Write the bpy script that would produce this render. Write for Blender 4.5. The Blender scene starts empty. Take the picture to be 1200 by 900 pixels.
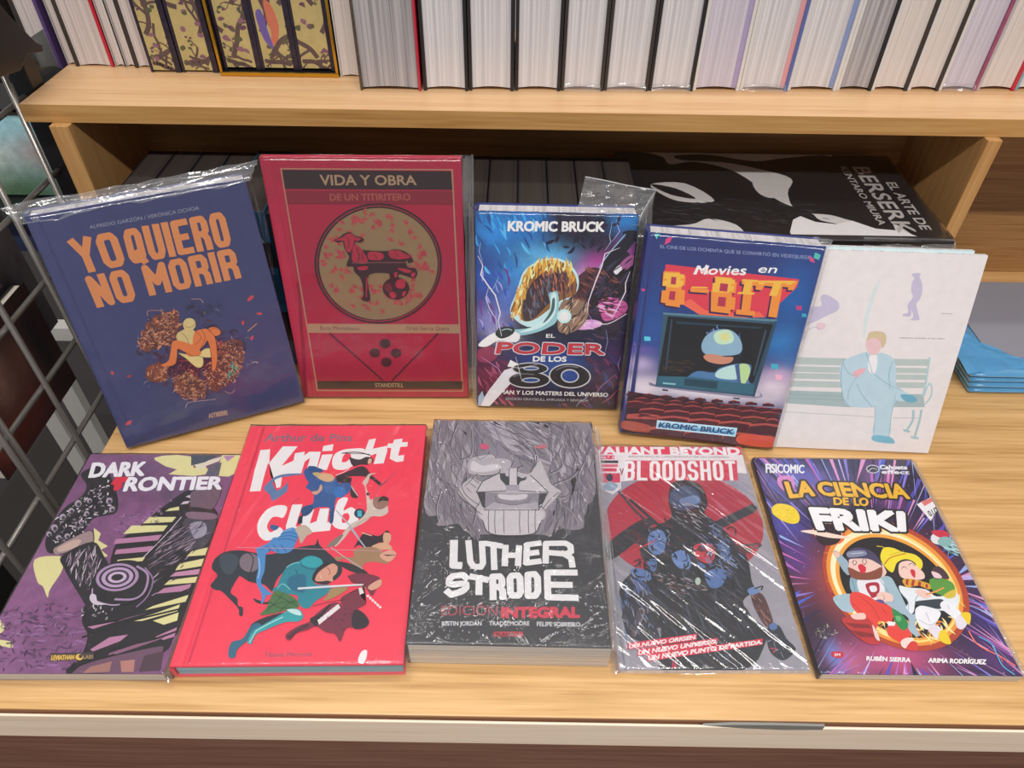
import bpy, math, random
from mathutils import Matrix, Vector, noise
C = bpy.context.scene.collection
# ---------------------------------------------------------------- camera
cam_d = bpy.data.cameras.new('camera'); cam = bpy.data.objects.new('camera', cam_d); C.objects.link(cam)
FW = Vector((-0.00115, 0.72889, -0.68463)); RT = Vector((0.99988, 0.01163, 0.01069)); UP = RT.cross(FW)
cam.matrix_world = Matrix(((RT.x, UP.x, -FW.x, 0), (RT.y, UP.y, -FW.y, 0), (RT.z, UP.z, -FW.z, .63), (0, 0, 0, 1)))
cam_d.sensor_width = 36; cam_d.lens = 849.4 / 1200 * 36; cam_d.clip_start = .01
bpy.context.scene.camera = cam
# ---------------------------------------------------------------- world, lights, exposure
vs = bpy.context.scene.view_settings
vs.view_transform = 'Standard'; vs.look = 'None'; vs.gamma = 1; vs.exposure = 0.0; vs.use_curve_mapping = False
w = bpy.data.worlds.new('shop_air'); bpy.context.scene.world = w; w.use_nodes = True
w.node_tree.nodes['Background'].inputs[0].default_value = (1.0, .97, .96, 1)
w.node_tree.nodes['Background'].inputs[1].default_value = .27
def lamp(name, loc, sx, sy, watts, col=(1, .97, .93)):
    d = bpy.data.lights.new(name, 'AREA'); d.shape = 'RECTANGLE'; d.size = sx; d.size_y = sy; d.energy = watts; d.color = col
    o = bpy.data.objects.new(name, d); o.location = loc; C.objects.link(o); return o
lamp('ceiling_lamp', (.0, .93, 2.25), 2.4, .12, 13)
lamp('ceiling_lamp', (.1, -.85, 2.25), 2.4, .12, 78)
lamp('ceiling_lamp', (.0, 2.5, 2.25), 2.4, .3, 16)
# ---------------------------------------------------------------- materials
def lin(h):
    r = [int(h[i:i+2], 16) / 255 for i in (0, 2, 4)]
    return tuple(c / 12.92 if c <= .04045 else ((c + .055) / 1.055) ** 2.4 for c in r)
MATS = {}
def base(name, col, rough=.5, **kw):
    m = bpy.data.materials.new(name); m.use_nodes = True; n = m.node_tree.nodes; l = m.node_tree.links; b = n['Principled BSDF']
    b.inputs['Base Color'].default_value = (*lin(col), 1); b.inputs['Roughness'].default_value = rough
    for k, v in kw.items(): b.inputs[k.replace('_', ' ')].default_value = v
    return m, n, l, b
def tex(n, l, scale, coord='Object', rot=(0, 0, 0)):
    tc = n.new('ShaderNodeTexCoord'); mp = n.new('ShaderNodeMapping'); mp.inputs['Scale'].default_value = scale; mp.inputs['Rotation'].default_value = rot
    l.new(tc.outputs[coord], mp.inputs['Vector']); return mp.outputs[0]
def ramp(n, l, src, stops):
    r = n.new('ShaderNodeValToRGB'); e = r.color_ramp.elements
    while len(e) < len(stops): e.new(.5)
    for i, (p, c) in enumerate(stops): e[i].position = p; e[i].color = (*lin(c), 1)
    l.new(src, r.inputs[0]); return r.outputs[0]
def plain(name, col, rough=.5, vary=.06, nscale=60, bump=.0, **kw):
    if name in MATS: return MATS[name]
    m, n, l, b = base(name, col, rough, **kw)
    v = tex(n, l, (1, 1, 1)); t = n.new('ShaderNodeTexNoise'); t.inputs['Scale'].default_value = nscale; t.inputs['Detail'].default_value = 4; l.new(v, t.inputs['Vector'])
    mx = n.new('ShaderNodeHueSaturation'); mx.inputs['Color'].default_value = (*lin(col), 1)
    mr = n.new('ShaderNodeMapRange'); mr.inputs[3].default_value = 1 - vary; mr.inputs[4].default_value = 1 + vary; l.new(t.outputs[0], mr.inputs[0]); l.new(mr.outputs[0], mx.inputs['Value'])
    l.new(mx.outputs[0], b.inputs['Base Color'])
    if bump:
        bp = n.new('ShaderNodeBump'); bp.inputs['Strength'].default_value = bump; bp.inputs['Distance'].default_value = .001; l.new(t.outputs[0], bp.inputs['Height']); l.new(bp.outputs[0], b.inputs['Normal'])
    MATS[name] = m; return m
def wood(name, light, mid, dark, rough=.42, sc=1., vert=False):
    m, n, l, b = base(name, mid, rough); S = (5 * sc, 120 * sc, 120 * sc) if not vert else (120 * sc, 120 * sc, 5 * sc)
    v = tex(n, l, S)
    a = n.new('ShaderNodeTexNoise'); a.inputs['Scale'].default_value = 1.; a.inputs['Detail'].default_value = 6; a.inputs['Roughness'].default_value = .62; a.inputs['Distortion'].default_value = .25; l.new(v, a.inputs['Vector'])
    w_ = n.new('ShaderNodeTexWave'); w_.wave_type = 'BANDS'; w_.bands_direction = 'Y' if not vert else 'X'; w_.inputs['Scale'].default_value = .55; w_.inputs['Distortion'].default_value = 7; w_.inputs['Detail'].default_value = 3; w_.inputs['Detail Scale'].default_value = .6
    l.new(tex(n, l, (.8 * sc, 14 * sc, 14 * sc) if not vert else (14 * sc, 14 * sc, .8 * sc)), w_.inputs['Vector'])
    f = n.new('ShaderNodeTexNoise'); f.inputs['Scale'].default_value = 1; f.inputs['Detail'].default_value = 3; l.new(tex(n, l, (9, 330, 330) if not vert else (330, 330, 9)), f.inputs['Vector'])
    mx = n.new('ShaderNodeMath'); mx.operation = 'MULTIPLY_ADD'; l.new(w_.outputs['Fac'], mx.inputs[0]); mx.inputs[1].default_value = .16; l.new(a.outputs[0], mx.inputs[2])
    m2 = n.new('ShaderNodeMath'); m2.operation = 'MULTIPLY_ADD'; l.new(f.outputs[0], m2.inputs[0]); m2.inputs[1].default_value = .75; l.new(mx.outputs[0], m2.inputs[2])
    m3 = n.new('ShaderNodeMath'); m3.operation = 'MULTIPLY'; m3.inputs[1].default_value = .66; l.new(m2.outputs[0], m3.inputs[0])
    c = ramp(n, l, m3.outputs[0], [(.42, dark), (.60, mid), (.78, light)]); l.new(c, b.inputs['Base Color'])
    bp = n.new('ShaderNodeBump'); bp.inputs['Strength'].default_value = .12; bp.inputs['Distance'].default_value = .0006; l.new(m2.outputs[0], bp.inputs['Height']); l.new(bp.outputs[0], b.inputs['Normal'])
    return m
def pages(name, col, line, axis=0, sc=900, bump=.6):
    if name in MATS: return MATS[name]
    m, n, l, b = base(name, col, .75)
    s = [3, 3, 3]; s[axis] = sc
    t = n.new('ShaderNodeTexNoise'); t.inputs['Scale'].default_value = 1; t.inputs['Detail'].default_value = 3; l.new(tex(n, l, s), t.inputs['Vector'])
    s2 = [1, 1, 1]; s2[axis] = sc / 6
    t2 = n.new('ShaderNodeTexNoise'); t2.inputs['Scale'].default_value = 1; t2.inputs['Detail'].default_value = 2; l.new(tex(n, l, s2), t2.inputs['Vector'])
    ad = n.new('ShaderNodeMath'); ad.operation = 'ADD'; l.new(t.outputs[0], ad.inputs[0]); l.new(t2.outputs[0], ad.inputs[1])
    l.new(ramp(n, l, ad.outputs[0], [(.72, line), (1.0, col), (1.0, col)]) if 0 else ramp(n, l, m_half(n, l, ad.outputs[0]), [(.36, line), (.54, col)]), b.inputs['Base Color'])
    bp = n.new('ShaderNodeBump'); bp.inputs['Strength'].default_value = bump; bp.inputs['Distance'].default_value = .0008; l.new(t.outputs[0], bp.inputs['Height']); l.new(bp.outputs[0], b.inputs['Normal'])
    MATS[name] = m; return m
def m_half(n, l, s):
    q = n.new('ShaderNodeMath'); q.operation = 'MULTIPLY'; q.inputs[1].default_value = .5; l.new(s, q.inputs[0]); return q.outputs[0]
def print_mat(name, rough=.33, coat=.25, bump=.03):
    m, n, l, b = base(name, 'ffffff', rough); b.inputs['Coat Weight'].default_value = coat; b.inputs['Coat Roughness'].default_value = .18
    a = n.new('ShaderNodeVertexColor'); a.layer_name = 'ink'
    t = n.new('ShaderNodeTexNoise'); t.inputs['Scale'].default_value = 90; t.inputs['Detail'].default_value = 5; l.new(tex(n, l, (1, 1, 1)), t.inputs['Vector'])
    h = n.new('ShaderNodeHueSaturation'); mr = n.new('ShaderNodeMapRange'); mr.inputs[3].default_value = .93; mr.inputs[4].default_value = 1.07
    l.new(t.outputs[0], mr.inputs[0]); l.new(mr.outputs[0], h.inputs['Value']); l.new(a.outputs[0], h.inputs['Color']); l.new(h.outputs[0], b.inputs['Base Color'])
    bp = n.new('ShaderNodeBump'); bp.inputs['Strength'].default_value = bump; bp.inputs['Distance'].default_value = .002; l.new(t.outputs[0], bp.inputs['Height']); l.new(bp.outputs[0], b.inputs['Normal'])
    return m
def film_mat(name, scale=(18, 18, 18), rot=0, strength=.5, dist=.004, milk=.03, rough=.07, gain=1.):
    m = bpy.data.materials.new(name); m.use_nodes = True; n = m.node_tree.nodes; l = m.node_tree.links; n.remove(n['Principled BSDF']); out = n['Material Output']
    tr = n.new('ShaderNodeBsdfTransparent'); tr.inputs[0].default_value = (.975, .975, .98, 1)
    gl = n.new('ShaderNodeBsdfGlossy'); gl.inputs['Roughness'].default_value = rough
    df = n.new('ShaderNodeBsdfDiffuse'); df.inputs[0].default_value = (.85, .86, .9, 1)
    fr = n.new('ShaderNodeLayerWeight'); fr.inputs[0].default_value = .5; pw = n.new('ShaderNodeMath'); pw.operation = 'POWER'; pw.inputs[1].default_value = 5; l.new(fr.outputs['Facing'], pw.inputs[0])
    ma = n.new('ShaderNodeMath'); ma.operation = 'MULTIPLY_ADD'; ma.inputs[1].default_value = .93; ma.inputs[2].default_value = .065; l.new(pw.outputs[0], ma.inputs[0])
    mr = n.new('ShaderNodeMath'); mr.operation = 'MULTIPLY'; mr.inputs[1].default_value = gain; mr.use_clamp = True; l.new(ma.outputs[0], mr.inputs[0])
    v = tex(n, l, scale, 'Object', (0, 0, rot)); t = n.new('ShaderNodeTexNoise'); t.inputs['Scale'].default_value = 1; t.inputs['Detail'].default_value = 4; t.inputs['Distortion'].default_value = .6; l.new(v, t.inputs['Vector'])
    bp = n.new('ShaderNodeBump'); bp.inputs['Strength'].default_value = strength; bp.inputs['Distance'].default_value = dist; l.new(t.outputs[0], bp.inputs['Height'])
    for q in (gl, df, fr): l.new(bp.outputs[0], q.inputs['Normal'])
    m1 = n.new('ShaderNodeMixShader'); m1.inputs[0].default_value = milk; l.new(tr.outputs[0], m1.inputs[1]); l.new(df.outputs[0], m1.inputs[2])
    m2 = n.new('ShaderNodeMixShader'); l.new(mr.outputs[0], m2.inputs[0]); l.new(m1.outputs[0], m2.inputs[1]); l.new(gl.outputs[0], m2.inputs[2]); l.new(m2.outputs[0], out.inputs[0])
    return m
# ---------------------------------------------------------------- mesh helpers
class MB:
    def __init__(s): s.v = []; s.f = []
    def box(s, x0, x1, y0, y1, z0, z1, M=None):
        b = len(s.v); P = [(x, y, z) for z in (z0, z1) for y in (y0, y1) for x in (x0, x1)]
        s.v += [tuple(M @ Vector(q)) for q in P] if M else P
        s.f += [tuple(b + i for i in q) for q in ((0, 2, 3, 1), (4, 5, 7, 6), (0, 1, 5, 4), (2, 6, 7, 3), (0, 4, 6, 2), (1, 3, 7, 5))]; return s
    def tube(s, pts, r, n=8):
        rings = []
        for i, p in enumerate(pts):
            p = Vector(p); a = Vector(pts[max(0, i-1)]); c = Vector(pts[min(len(pts)-1, i+1)]); t = (c - a).normalized()
            u = t.orthogonal().normalized(); w2 = t.cross(u); rr = r[i] if isinstance(r, (list, tuple)) else r
            rings.append(len(s.v)); s.v += [tuple(p + (u * math.cos(k * math.tau / n) + w2 * math.sin(k * math.tau / n)) * rr) for k in range(n)]
        for a, b in zip(rings, rings[1:]):
            s.f += [(a + k, a + (k+1) % n, b + (k+1) % n, b + k) for k in range(n)]
        s.f += [tuple(rings[0] + k for k in reversed(range(n))), tuple(rings[-1] + k for k in range(n))]; return s
    def prism(s, poly, z0, z1):
        b = len(s.v); n = len(poly); s.v += [(x, y, z0) for x, y in poly] + [(x, y, z1) for x, y in poly]
        s.f += [tuple(b + i for i in reversed(range(n))), tuple(b + n + i for i in range(n))] + [(b + i, b + (i+1) % n, b + n + (i+1) % n, b + n + i) for i in range(n)]; return s
    def build(s, name, mat, parent=None, bevel=0, smooth=False):
        me = bpy.data.meshes.new(name); me.from_pydata(s.v, [], s.f); me.update()
        o = bpy.data.objects.new(name, me); C.objects.link(o)
        if mat: me.materials.append(mat)
        if parent: o.parent = parent
        if smooth: me.polygons.foreach_set('use_smooth', [True] * len(me.polygons))
        if bevel:
            bm = o.modifiers.new('bevel', 'BEVEL'); bm.width = bevel; bm.segments = 2; bm.limit_method = 'ANGLE'
        return o
def tag(o, label=None, cat=None, group=None, kind=None):
    for k, v in (('label', label), ('category', cat), ('group', group), ('kind', kind)):
        if v: o[k] = v
    return o
def thing(name, label, cat, M=None, group=None):
    o = bpy.data.objects.new(name, None); C.objects.link(o); o.empty_display_size = .02
    if M is not None: o.matrix_world = M
    return tag(o, label, cat, group)
# ---------------------------------------------------------------- flat print: ink shapes laid on a cover
def nums(s): return [float(t) for t in s.split()] if isinstance(s, str) else list(s)
def pairs(s):
    v = nums(s); return [(v[i] * .1, v[i+1] * .1) for i in range(0, len(v), 2)]
def smooth_loop(P, closed=True, k=4):
    n = len(P); o = []
    rng = range(n) if closed else range(n - 1)
    for i in rng:
        g = (lambda j: P[j % n]) if closed else (lambda j: P[max(0, min(n-1, j))])
        a, b, c, d = g(i-1), g(i), g(i+1), g(i+2)
        for j in range(k):
            t = j / k; o.append(tuple(.5 * ((2*b[q]) + (c[q]-a[q])*t + (2*a[q]-5*b[q]+4*c[q]-d[q])*t*t + (3*b[q]-a[q]-3*c[q]+d[q])*t**3) for q in (0, 1)))
    if not closed: o.append(P[-1])
    return o
GL = {'A': ['0 0 0 .8 .2 1 .8 1 1 .8 1 0', '0 .42 1 .42'], 'B': ['0 0 0 1 .8 1 1 .86 1 .64 .8 .52 0 .52', '.8 .52 1 .4 1 .14 .8 0 0 0'], 'C': ['1 .82 .8 1 .2 1 0 .8 0 .2 .2 0 .8 0 1 .18'],
 'D': ['0 0 0 1 .7 1 1 .8 1 .2 .7 0 0 0'], 'E': ['1 1 0 1 0 0 1 0', '0 .5 .8 .5'], 'H': ['0 0 0 1', '1 0 1 1', '0 .5 1 .5'], 'I': ['.5 0 .5 1'], 'L': ['0 1 0 0 1 0'], 'M': ['0 0 0 1 .5 .35 1 1 1 0'],
 'N': ['0 0 0 1 1 0 1 1'], 'O': ['.2 0 0 .15 0 .85 .2 1 .8 1 1 .85 1 .15 .8 0 .2 0'], 'Q': ['.2 0 0 .15 0 .85 .2 1 .8 1 1 .85 1 .15 .8 0 .2 0', '.6 .25 1 -.06'], 'R': ['0 0 0 1 .8 1 1 .86 1 .6 .8 .48 0 .48', '.7 .48 .98 .3 1 0'],
 'S': ['1 .8 .8 1 .2 1 0 .86 0 .64 .2 .54 .8 .46 1 .36 1 .14 .8 0 .2 0 0 .2'], 'T': ['0 1 1 1', '.5 1 .5 0'], 'U': ['0 1 0 .18 .2 0 .8 0 1 .18 1 1'], 'Y': ['0 1 .5 .5 1 1', '.5 .5 .5 0']}
TXT = {}
def glyphs(s):
    if s in TXT: return TXT[s]
    cu = bpy.data.curves.new('t', 'FONT'); cu.body = s; cu.resolution_u = 3; o = bpy.data.objects.new('t', cu); C.objects.link(o)
    bpy.context.view_layer.update()
    me = bpy.data.meshes.new_from_object(o.evaluated_get(bpy.context.evaluated_depsgraph_get()))
    V = [(v.co.x, v.co.y) for v in me.vertices]; F = [tuple(q.vertices) for q in me.polygons]
    cnt = {}
    for q in F:
        for a, b in zip(q, q[1:] + q[:1]): cnt[(min(a, b), max(a, b))] = cnt.get((min(a, b), max(a, b)), 0) + 1
    E = [k for k, c_ in cnt.items() if c_ == 1]
    bpy.data.objects.remove(o); bpy.data.curves.remove(cu); bpy.data.meshes.remove(me)
    TXT[s] = (V, F, E); return TXT[s]
class Ink:
    def __init__(s, w, h, groove=0, z0=.00012): s.w = w; s.h = h; s.v = []; s.f = []; s.c = []; s.z = z0 * 1000; s.groove = groove; s.lay = []; s.top = s.z
    def put(s, pts, faces, col, off=0, grp=1):
        if not pts: return
        b = len(s.v); r = lin(col) if isinstance(col, str) else col
        pts = [(min(max(x, 0), s.w), min(max(y, 0), s.h)) for x, y in pts]
        x0, x1, y0, y1 = min(p[0] for p in pts), max(p[0] for p in pts), min(p[1] for p in pts), max(p[1] for p in pts)
        z = s.z                                   # each ink layer lies just above whatever it overprints
        for (a0, a1, b0, b1, zz) in s.lay:
            if zz > z and a0 < x1 and x0 < a1 and b0 < y1 and y0 < b1: z = zz
        z += .012 + off * .006; s.lay.append((x0, x1, y0, y1, z)); s.top = max(s.top, z)
        lift = [0] * len(pts)
        if off:
            for i, q in enumerate(faces):
                for j in q: lift[j] = -((i // grp) % off) * .006
        for (x, y), dz in zip(pts, lift): s.v.append((x, y, z + dz))
        for q in faces:
            q = tuple(b + i for i in q)
            ar = sum(s.v[q[i]][0] * s.v[q[(i+1) % len(q)]][1] - s.v[q[(i+1) % len(q)]][0] * s.v[q[i]][1] for i in range(len(q)))
            if abs(ar) < 1e-7: continue
            s.f.append(q if ar < 0 else q[::-1]); s.c.append(r)
    def poly(s, col, P): s.put(P, [tuple(range(len(P)))], col)
    def stroke(s, col, P, w, tap=0, square=False, closed=False):
        pts = []; fs = []
        n = len(P)
        for i in range(n - 1):
            (x0, y0), (x1, y1) = P[i], P[i+1]; dx, dy = x1 - x0, y1 - y0; d = math.hypot(dx, dy) or 1e-6
            w0 = w1 = w / 2
            if tap: w0 *= .25 + .75 * math.sin(math.pi * (i + .15) / (n - 1 + .3)); w1 *= .25 + .75 * math.sin(math.pi * (i + 1.15) / (n - 1 + .3))
            nx, ny = -dy / d, dx / d; ux, uy = dx / d, dy / d; e0 = w0 if square and i == 0 and not closed else 0; e1 = w1 if square and i == n-2 and not closed else 0
            b = len(pts); pts += [(x0 + nx*w0 - ux*e0, y0 + ny*w0 - uy*e0), (x0 - nx*w0 - ux*e0, y0 - ny*w0 - uy*e0), (x1 - nx*w1 + ux*e1, y1 - ny*w1 + uy*e1), (x1 + nx*w1 + ux*e1, y1 + ny*w1 + uy*e1)]
            fs.append((b, b+1, b+2, b+3))
            if w > .25 and (i > 0 or closed):
                k = 8; b = len(pts); pts += [(x0 + math.cos(j*math.tau/k + .39)*w0*1.04, y0 + math.sin(j*math.tau/k + .39)*w0*1.04) for j in range(k)]; fs.append(tuple(range(b, b+k)))
        s.put(pts, fs, col, 4)
    def quad(s, Q):
        (ax, ay), (bx, by), (cx, cy), (dx, dy) = Q     # tl tr br bl
        return lambda u, v: ((dx*(1-u) + cx*u)*(1-v) + (ax*(1-u) + bx*u)*v, (dy*(1-u) + cy*u)*(1-v) + (ay*(1-u) + by*u)*v)
    def text(s, txt, col, Q, bold, oc, ow):
        V, F, E = glyphs(txt); f = s.quad(Q); x0 = min(v[0] for v in V); x1 = max(v[0] for v in V)
        top = .729 if any(c.isupper() or c.isdigit() for c in txt) else max(v[1] for v in V)
        P = [f((x - x0) / (x1 - x0), y / top) for x, y in V]; capm = math.hypot(Q[0][0] - Q[3][0], Q[0][1] - Q[3][1])
        wb = capm * .03 * bold
        def edge(c, wd):
            pts = []; fs = []
            for a, b in E:
                (x0_, y0_), (x1_, y1_) = P[a], P[b]; dx, dy = x1_-x0_, y1_-y0_; d = math.hypot(dx, dy) or 1e-6; nx, ny = -dy/d*wd, dx/d*wd; ex, ey = dx/d*wd*.5, dy/d*wd*.5; i = len(pts)
                pts.extend([(x0_+nx-ex, y0_+ny-ey), (x0_-nx-ex, y0_-ny-ey), (x1_-nx+ex, y1_-ny+ey), (x1_+nx+ex, y1_+ny+ey)]); fs.append((i, i+1, i+2, i+3))
            s.put(pts, fs, c, 5)
        if oc: edge(oc, wb + capm * ow * .01)
        if oc: s.put(P, F, oc)
        if bold: edge(col, wb)
        s.put(P, F, col)
    def block(s, txt, col, Q, sw, gap):
        wd = [.36 if c == 'I' else 1.25 if c == 'M' else 1. for c in txt]; tot = sum(wd) + gap * (len(txt) - 1); f = s.quad(Q)
        W = math.hypot(Q[1][0]-Q[0][0], Q[1][1]-Q[0][1]); H = math.hypot(Q[0][0]-Q[3][0], Q[0][1]-Q[3][1]); x = 0
        for c, q in zip(txt, wd):
            x0 = x / tot; x1 = (x + q) / tot; x += q + gap; iu = min(sw / 2 / W, (x1 - x0) * .42); iv = sw / 2 / H
            for g in GL[c]:
                v = [float(t) for t in g.split()]; P = [f(x0 + iu + (x1 - x0 - 2*iu) * v[i], iv + (1 - 2*iv) * v[i+1]) for i in range(0, len(v), 2)]
                s.stroke(col, P, sw, 0, True, P[0] == P[-1])
    def scribble(s, cols, P, n, ln, w, seed, curl, ang):
        R = random.Random(seed); xs = [p[0] for p in P]; ys = [p[1] for p in P]; x0, x1, y0, y1 = min(xs), max(xs), min(ys), max(ys); k = 0; t = 0
        bins = {c: ([], []) for c in cols}; m = len(P)
        while k < n and t < n * 30:
            t += 1; x = R.uniform(x0, x1); y = R.uniform(y0, y1); ins = False
            for i in range(m):
                (ax, ay), (bx, by) = P[i], P[(i+1) % m]
                if (ay > y) != (by > y) and x < (bx-ax)*(y-ay)/(by-ay) + ax: ins = not ins
            if not ins: continue
            k += 1; a = R.uniform(0, math.tau) if ang < 0 else ang + R.uniform(-.35, .35); c = R.uniform(-curl, curl); L = ln * R.uniform(.5, 1.2); ww = w * R.uniform(.5, 1.2); q = []; N = 5
            px, py = x - math.cos(a)*L/2, y - math.sin(a)*L/2
            for j in range(N + 1):
                q.append((px, py)); aa = a + c * (j / N - .5) * 2; px += math.cos(aa)*L/N; py += math.sin(aa)*L/N
            pts, fs = bins[R.choice(cols)]; b = len(pts)
            for j in range(N + 1):
                aa = a + c * (j / N - .5) * 2; h = ww / 2 * math.sin(math.pi * (j + .35) / (N + .7)); pts.append((q[j][0] - math.sin(aa)*h, q[j][1] + math.cos(aa)*h)); pts.append((q[j][0] + math.sin(aa)*h, q[j][1] - math.cos(aa)*h))
            fs += [(b + 2*j, b + 2*j + 1, b + 2*j + 3, b + 2*j + 2) for j in range(N)]
        for c in cols: s.put(bins[c][0], bins[c][1], c, 6, 5)
    def ground(s, basec, blobs, nz, step=1.6):
        nx = int(s.w / step) + 1; ny = int(s.h / step) + 1; b = lin(basec); bl = [(x*.1, y*.1, rx*.1, ry*.1, lin(c), st) for x, y, rx, ry, c, st in blobs]
        cx = [s.w * i / nx for i in range(nx + 1)]; cy = [s.h * i / ny for i in range(ny + 1)]; o = len(s.v); zz = s.z
        s.v += [(x, y, zz) for y in cy for x in cx]
        for j in range(ny):
            for i in range(nx):
                x = (cx[i] + cx[i+1]) / 2; y = (cy[j] + cy[j+1]) / 2; c = b
                for X, Y, rx, ry, cc, st in bl:
                    d = ((x-X)/rx)**2 + ((y-Y)/ry)**2
                    if d < 4:
                        a = st * math.exp(-d*1.4); c = tuple(c[k]*(1-a) + cc[k]*a for k in (0, 1, 2))
                if nz: q = 1 + nz * 2.2 * (noise.noise((x*.09, y*.09, 3)) + .6 * noise.noise((x*.3, y*.3, 7))); c = tuple(min(1, max(0, k*q)) for k in c)
                a = o + j*(nx+1) + i; s.f.append((a, a + nx + 1, a + nx + 2, a + 1)); s.c.append(c)
        s.z += .01
    def draw(s, cmds):
        for e in cmds:
            k = e[0]
            if k == 'g': s.ground(e[1], e[2], e[3])
            elif k == 'p': P = pairs(e[3]); s.poly(e[1], smooth_loop(P) if e[2] else P)
            elif k == 's': P = pairs(e[5]); s.stroke(e[1], smooth_loop(P, False, 4) if e[3] and len(P) > 2 else P, e[2]*.01, e[4])
            elif k == 't': s.text(e[1], e[2], pairs(e[3]), e[4], e[5], e[6])
            elif k == 'b': s.block(e[1], e[2], pairs(e[3]), e[4]*.01, e[5])
            elif k == 'c': s.scribble(e[1], pairs(e[2]), e[3], e[4]*.01, e[5]*.01, e[6], e[7], e[8])
            elif k == 'x':
                P = pairs(e[2])
                if e[1] == 'leaves':
                    (cx, cy), (ex, ey), (fx, fy) = P; r1 = abs(ex-cx)*.95; r2 = abs(fy-cy)*.95; R = random.Random(5)
                    for q in range(120):
                        a = R.uniform(0, math.tau); d = math.sqrt(R.uniform(.2, 1)); x, y = cx + r1*d*math.cos(a), cy + r2*d*math.sin(a); t = R.uniform(0, math.tau)
                        if abs(x-cx) < r1*.5 and abs(y-cy) < r2*.25: continue
                        for u in range(5):
                            b = t + (u - 2) * .5; L = R.uniform(4, 7); s.stroke(R.choice((e[3], 'a83444', 'b84a50')), [(x, y), (x + math.cos(b)*L*.5, y + math.sin(b)*L*.5), (x + math.cos(b+.15)*L, y + math.sin(b+.15)*L)], 1.1, 1)
                elif e[1] == 'burst':
                    (cx, cy), (ex, ey) = P; R0 = math.hypot(ex-cx, ey-cy)
                    for q in range(e[4]):
                        a = q * math.tau / e[4]; L = R0 * (1 if q % 2 else .55); s.poly(e[3], [(cx + math.cos(a+.5)*1.2, cy + math.sin(a+.5)*1.2), (cx + math.cos(a)*L*.6, cy + math.sin(a)*L*.6), (cx + math.cos(a-.5)*1.2, cy + math.sin(a-.5)*1.2)])
                elif e[1] == 'rays':
                    (cx, cy) = P[0]; R = random.Random(8)
                    for q in range(e[4]):
                        a = R.uniform(0, math.tau); r0 = R.uniform(62, 110); r1 = r0 + R.uniform(20, 110); wd = R.uniform(.003, .016); s.poly(R.choice(e[3]), [(cx + math.cos(a)*r0, cy + math.sin(a)*r0*1.15), (cx + math.cos(a+wd)*r1, cy + math.sin(a+wd)*r1*1.15), (cx + math.cos(a-wd)*r1, cy + math.sin(a-wd)*r1*1.15)])
                    for q in range(160): x = R.uniform(0, s.w); y = R.uniform(0, s.h); r = R.uniform(.15, .5); s.poly('e8e0f8', [(x-r, y), (x, y-r), (x+r, y), (x, y+r)])
    def build(s, name, mat, parent, board, mat2, tf=None, gain=1.):
        """one mesh: the board below and the print on top; local x right, y up, z out of the cover"""
        def gz(x): return -.7 * math.exp(-((x - s.groove) / 1.7) ** 2) if s.groove else 0
        V = [(x*.001, (s.h - y)*.001, (z + gz(x))*.001) for x, y, z in s.v]; F = s.f; nf = len(F); b = len(V)
        if board:
            q = MB(); t = board; W, H = s.w*.001, s.h*.001
            
            if s.groove:
                g0 = (s.groove - 2.2)*.001; g1 = (s.groove + 2.2)*.001
                q.box(0, g0, 0, H, -t, -.00004).box(g0, g1, 0, H, -t, -.0008).box(g1, W, 0, H, -t, -.00004)
            else: q.box(0, W, 0, H, -t, 0)
            V = V + q.v; F = F + [tuple(b + i for i in f) for f in q.f]
        if tf: V = [tf(v) for v in V]
        me = bpy.data.meshes.new(name); me.from_pydata(V, [], F); me.materials.append(mat); me.materials.append(mat2)
        at = me.color_attributes.new('ink', 'FLOAT_COLOR', 'CORNER'); dat = []
        for p in me.polygons:
            c = s.c[p.index] if p.index < nf else (.5, .5, .5)
            for _ in p.vertices: dat.extend((min(1, c[0]*gain), min(1, c[1]*gain), min(1, c[2]*gain), 1))
            if p.index >= nf: p.material_index = 1
        at.data.foreach_set('color', dat); me.update()
        o = bpy.data.objects.new(name, me); C.objects.link(o)
        if parent: o.parent = parent
        return o
# ---------------------------------------------------------------- materials in use
OAK = wood('oak_board', 'ddb27c', 'cda26a', 'b0844f'); OAKU = wood('oak_shelf_board', 'e4bd90', 'dcb183', 'cfa073', sc=.8)
EDGE = wood('oak_edge_band', 'c79a5e', 'ba8a50', 'a0733e', rough=.5); PANEL = wood('oak_side_panel', 'c79c66', 'bd8d57', 'a97a48', vert=True)
BACK = wood('oak_back_panel', 'b58a5a', 'a67a4b', '8f6339', rough=.5); RAIL = wood('pale_rail', 'fbe6d0', 'f4dcc4', 'ead0b6', rough=.5, sc=.7); SHADEDW = wood('shaded_base_board', '8c6450', '7c5442', '664234', rough=.55)  # base board colour includes the shadow below the rail
BLACK = plain('black_board', '1d1b1d', .35); GREY = plain('grey_strip_plastic', '85827c', .45); STEEL = plain('grey_steel', '98938e', .3, Metallic=.6); WHITEP = plain('white_enamel', 'd9d6d0', .4); DKST = plain('black_plastic', '1c1b1e', .3)
INK = print_mat('printed_cover', .3, .3); INKM = print_mat('printed_matte', .5, .05)
PW = pages('paper_block', 'dcd8da', 'b0acb0', 0); PWZ = pages('paper_block_flat', 'd8cfc4', 'a89e94', 2, 1500); PGY = pages('grey_paper_block', 'b5b0b2', '6f6a70', 0, 700); PBL = pages('blue_tinted_paper', '8fb6c6', '5f93aa', 2, 1200)
PMAN = pages('manga_paper_block', 'd8ccc8', 'a89a98', 0, 1100)
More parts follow.
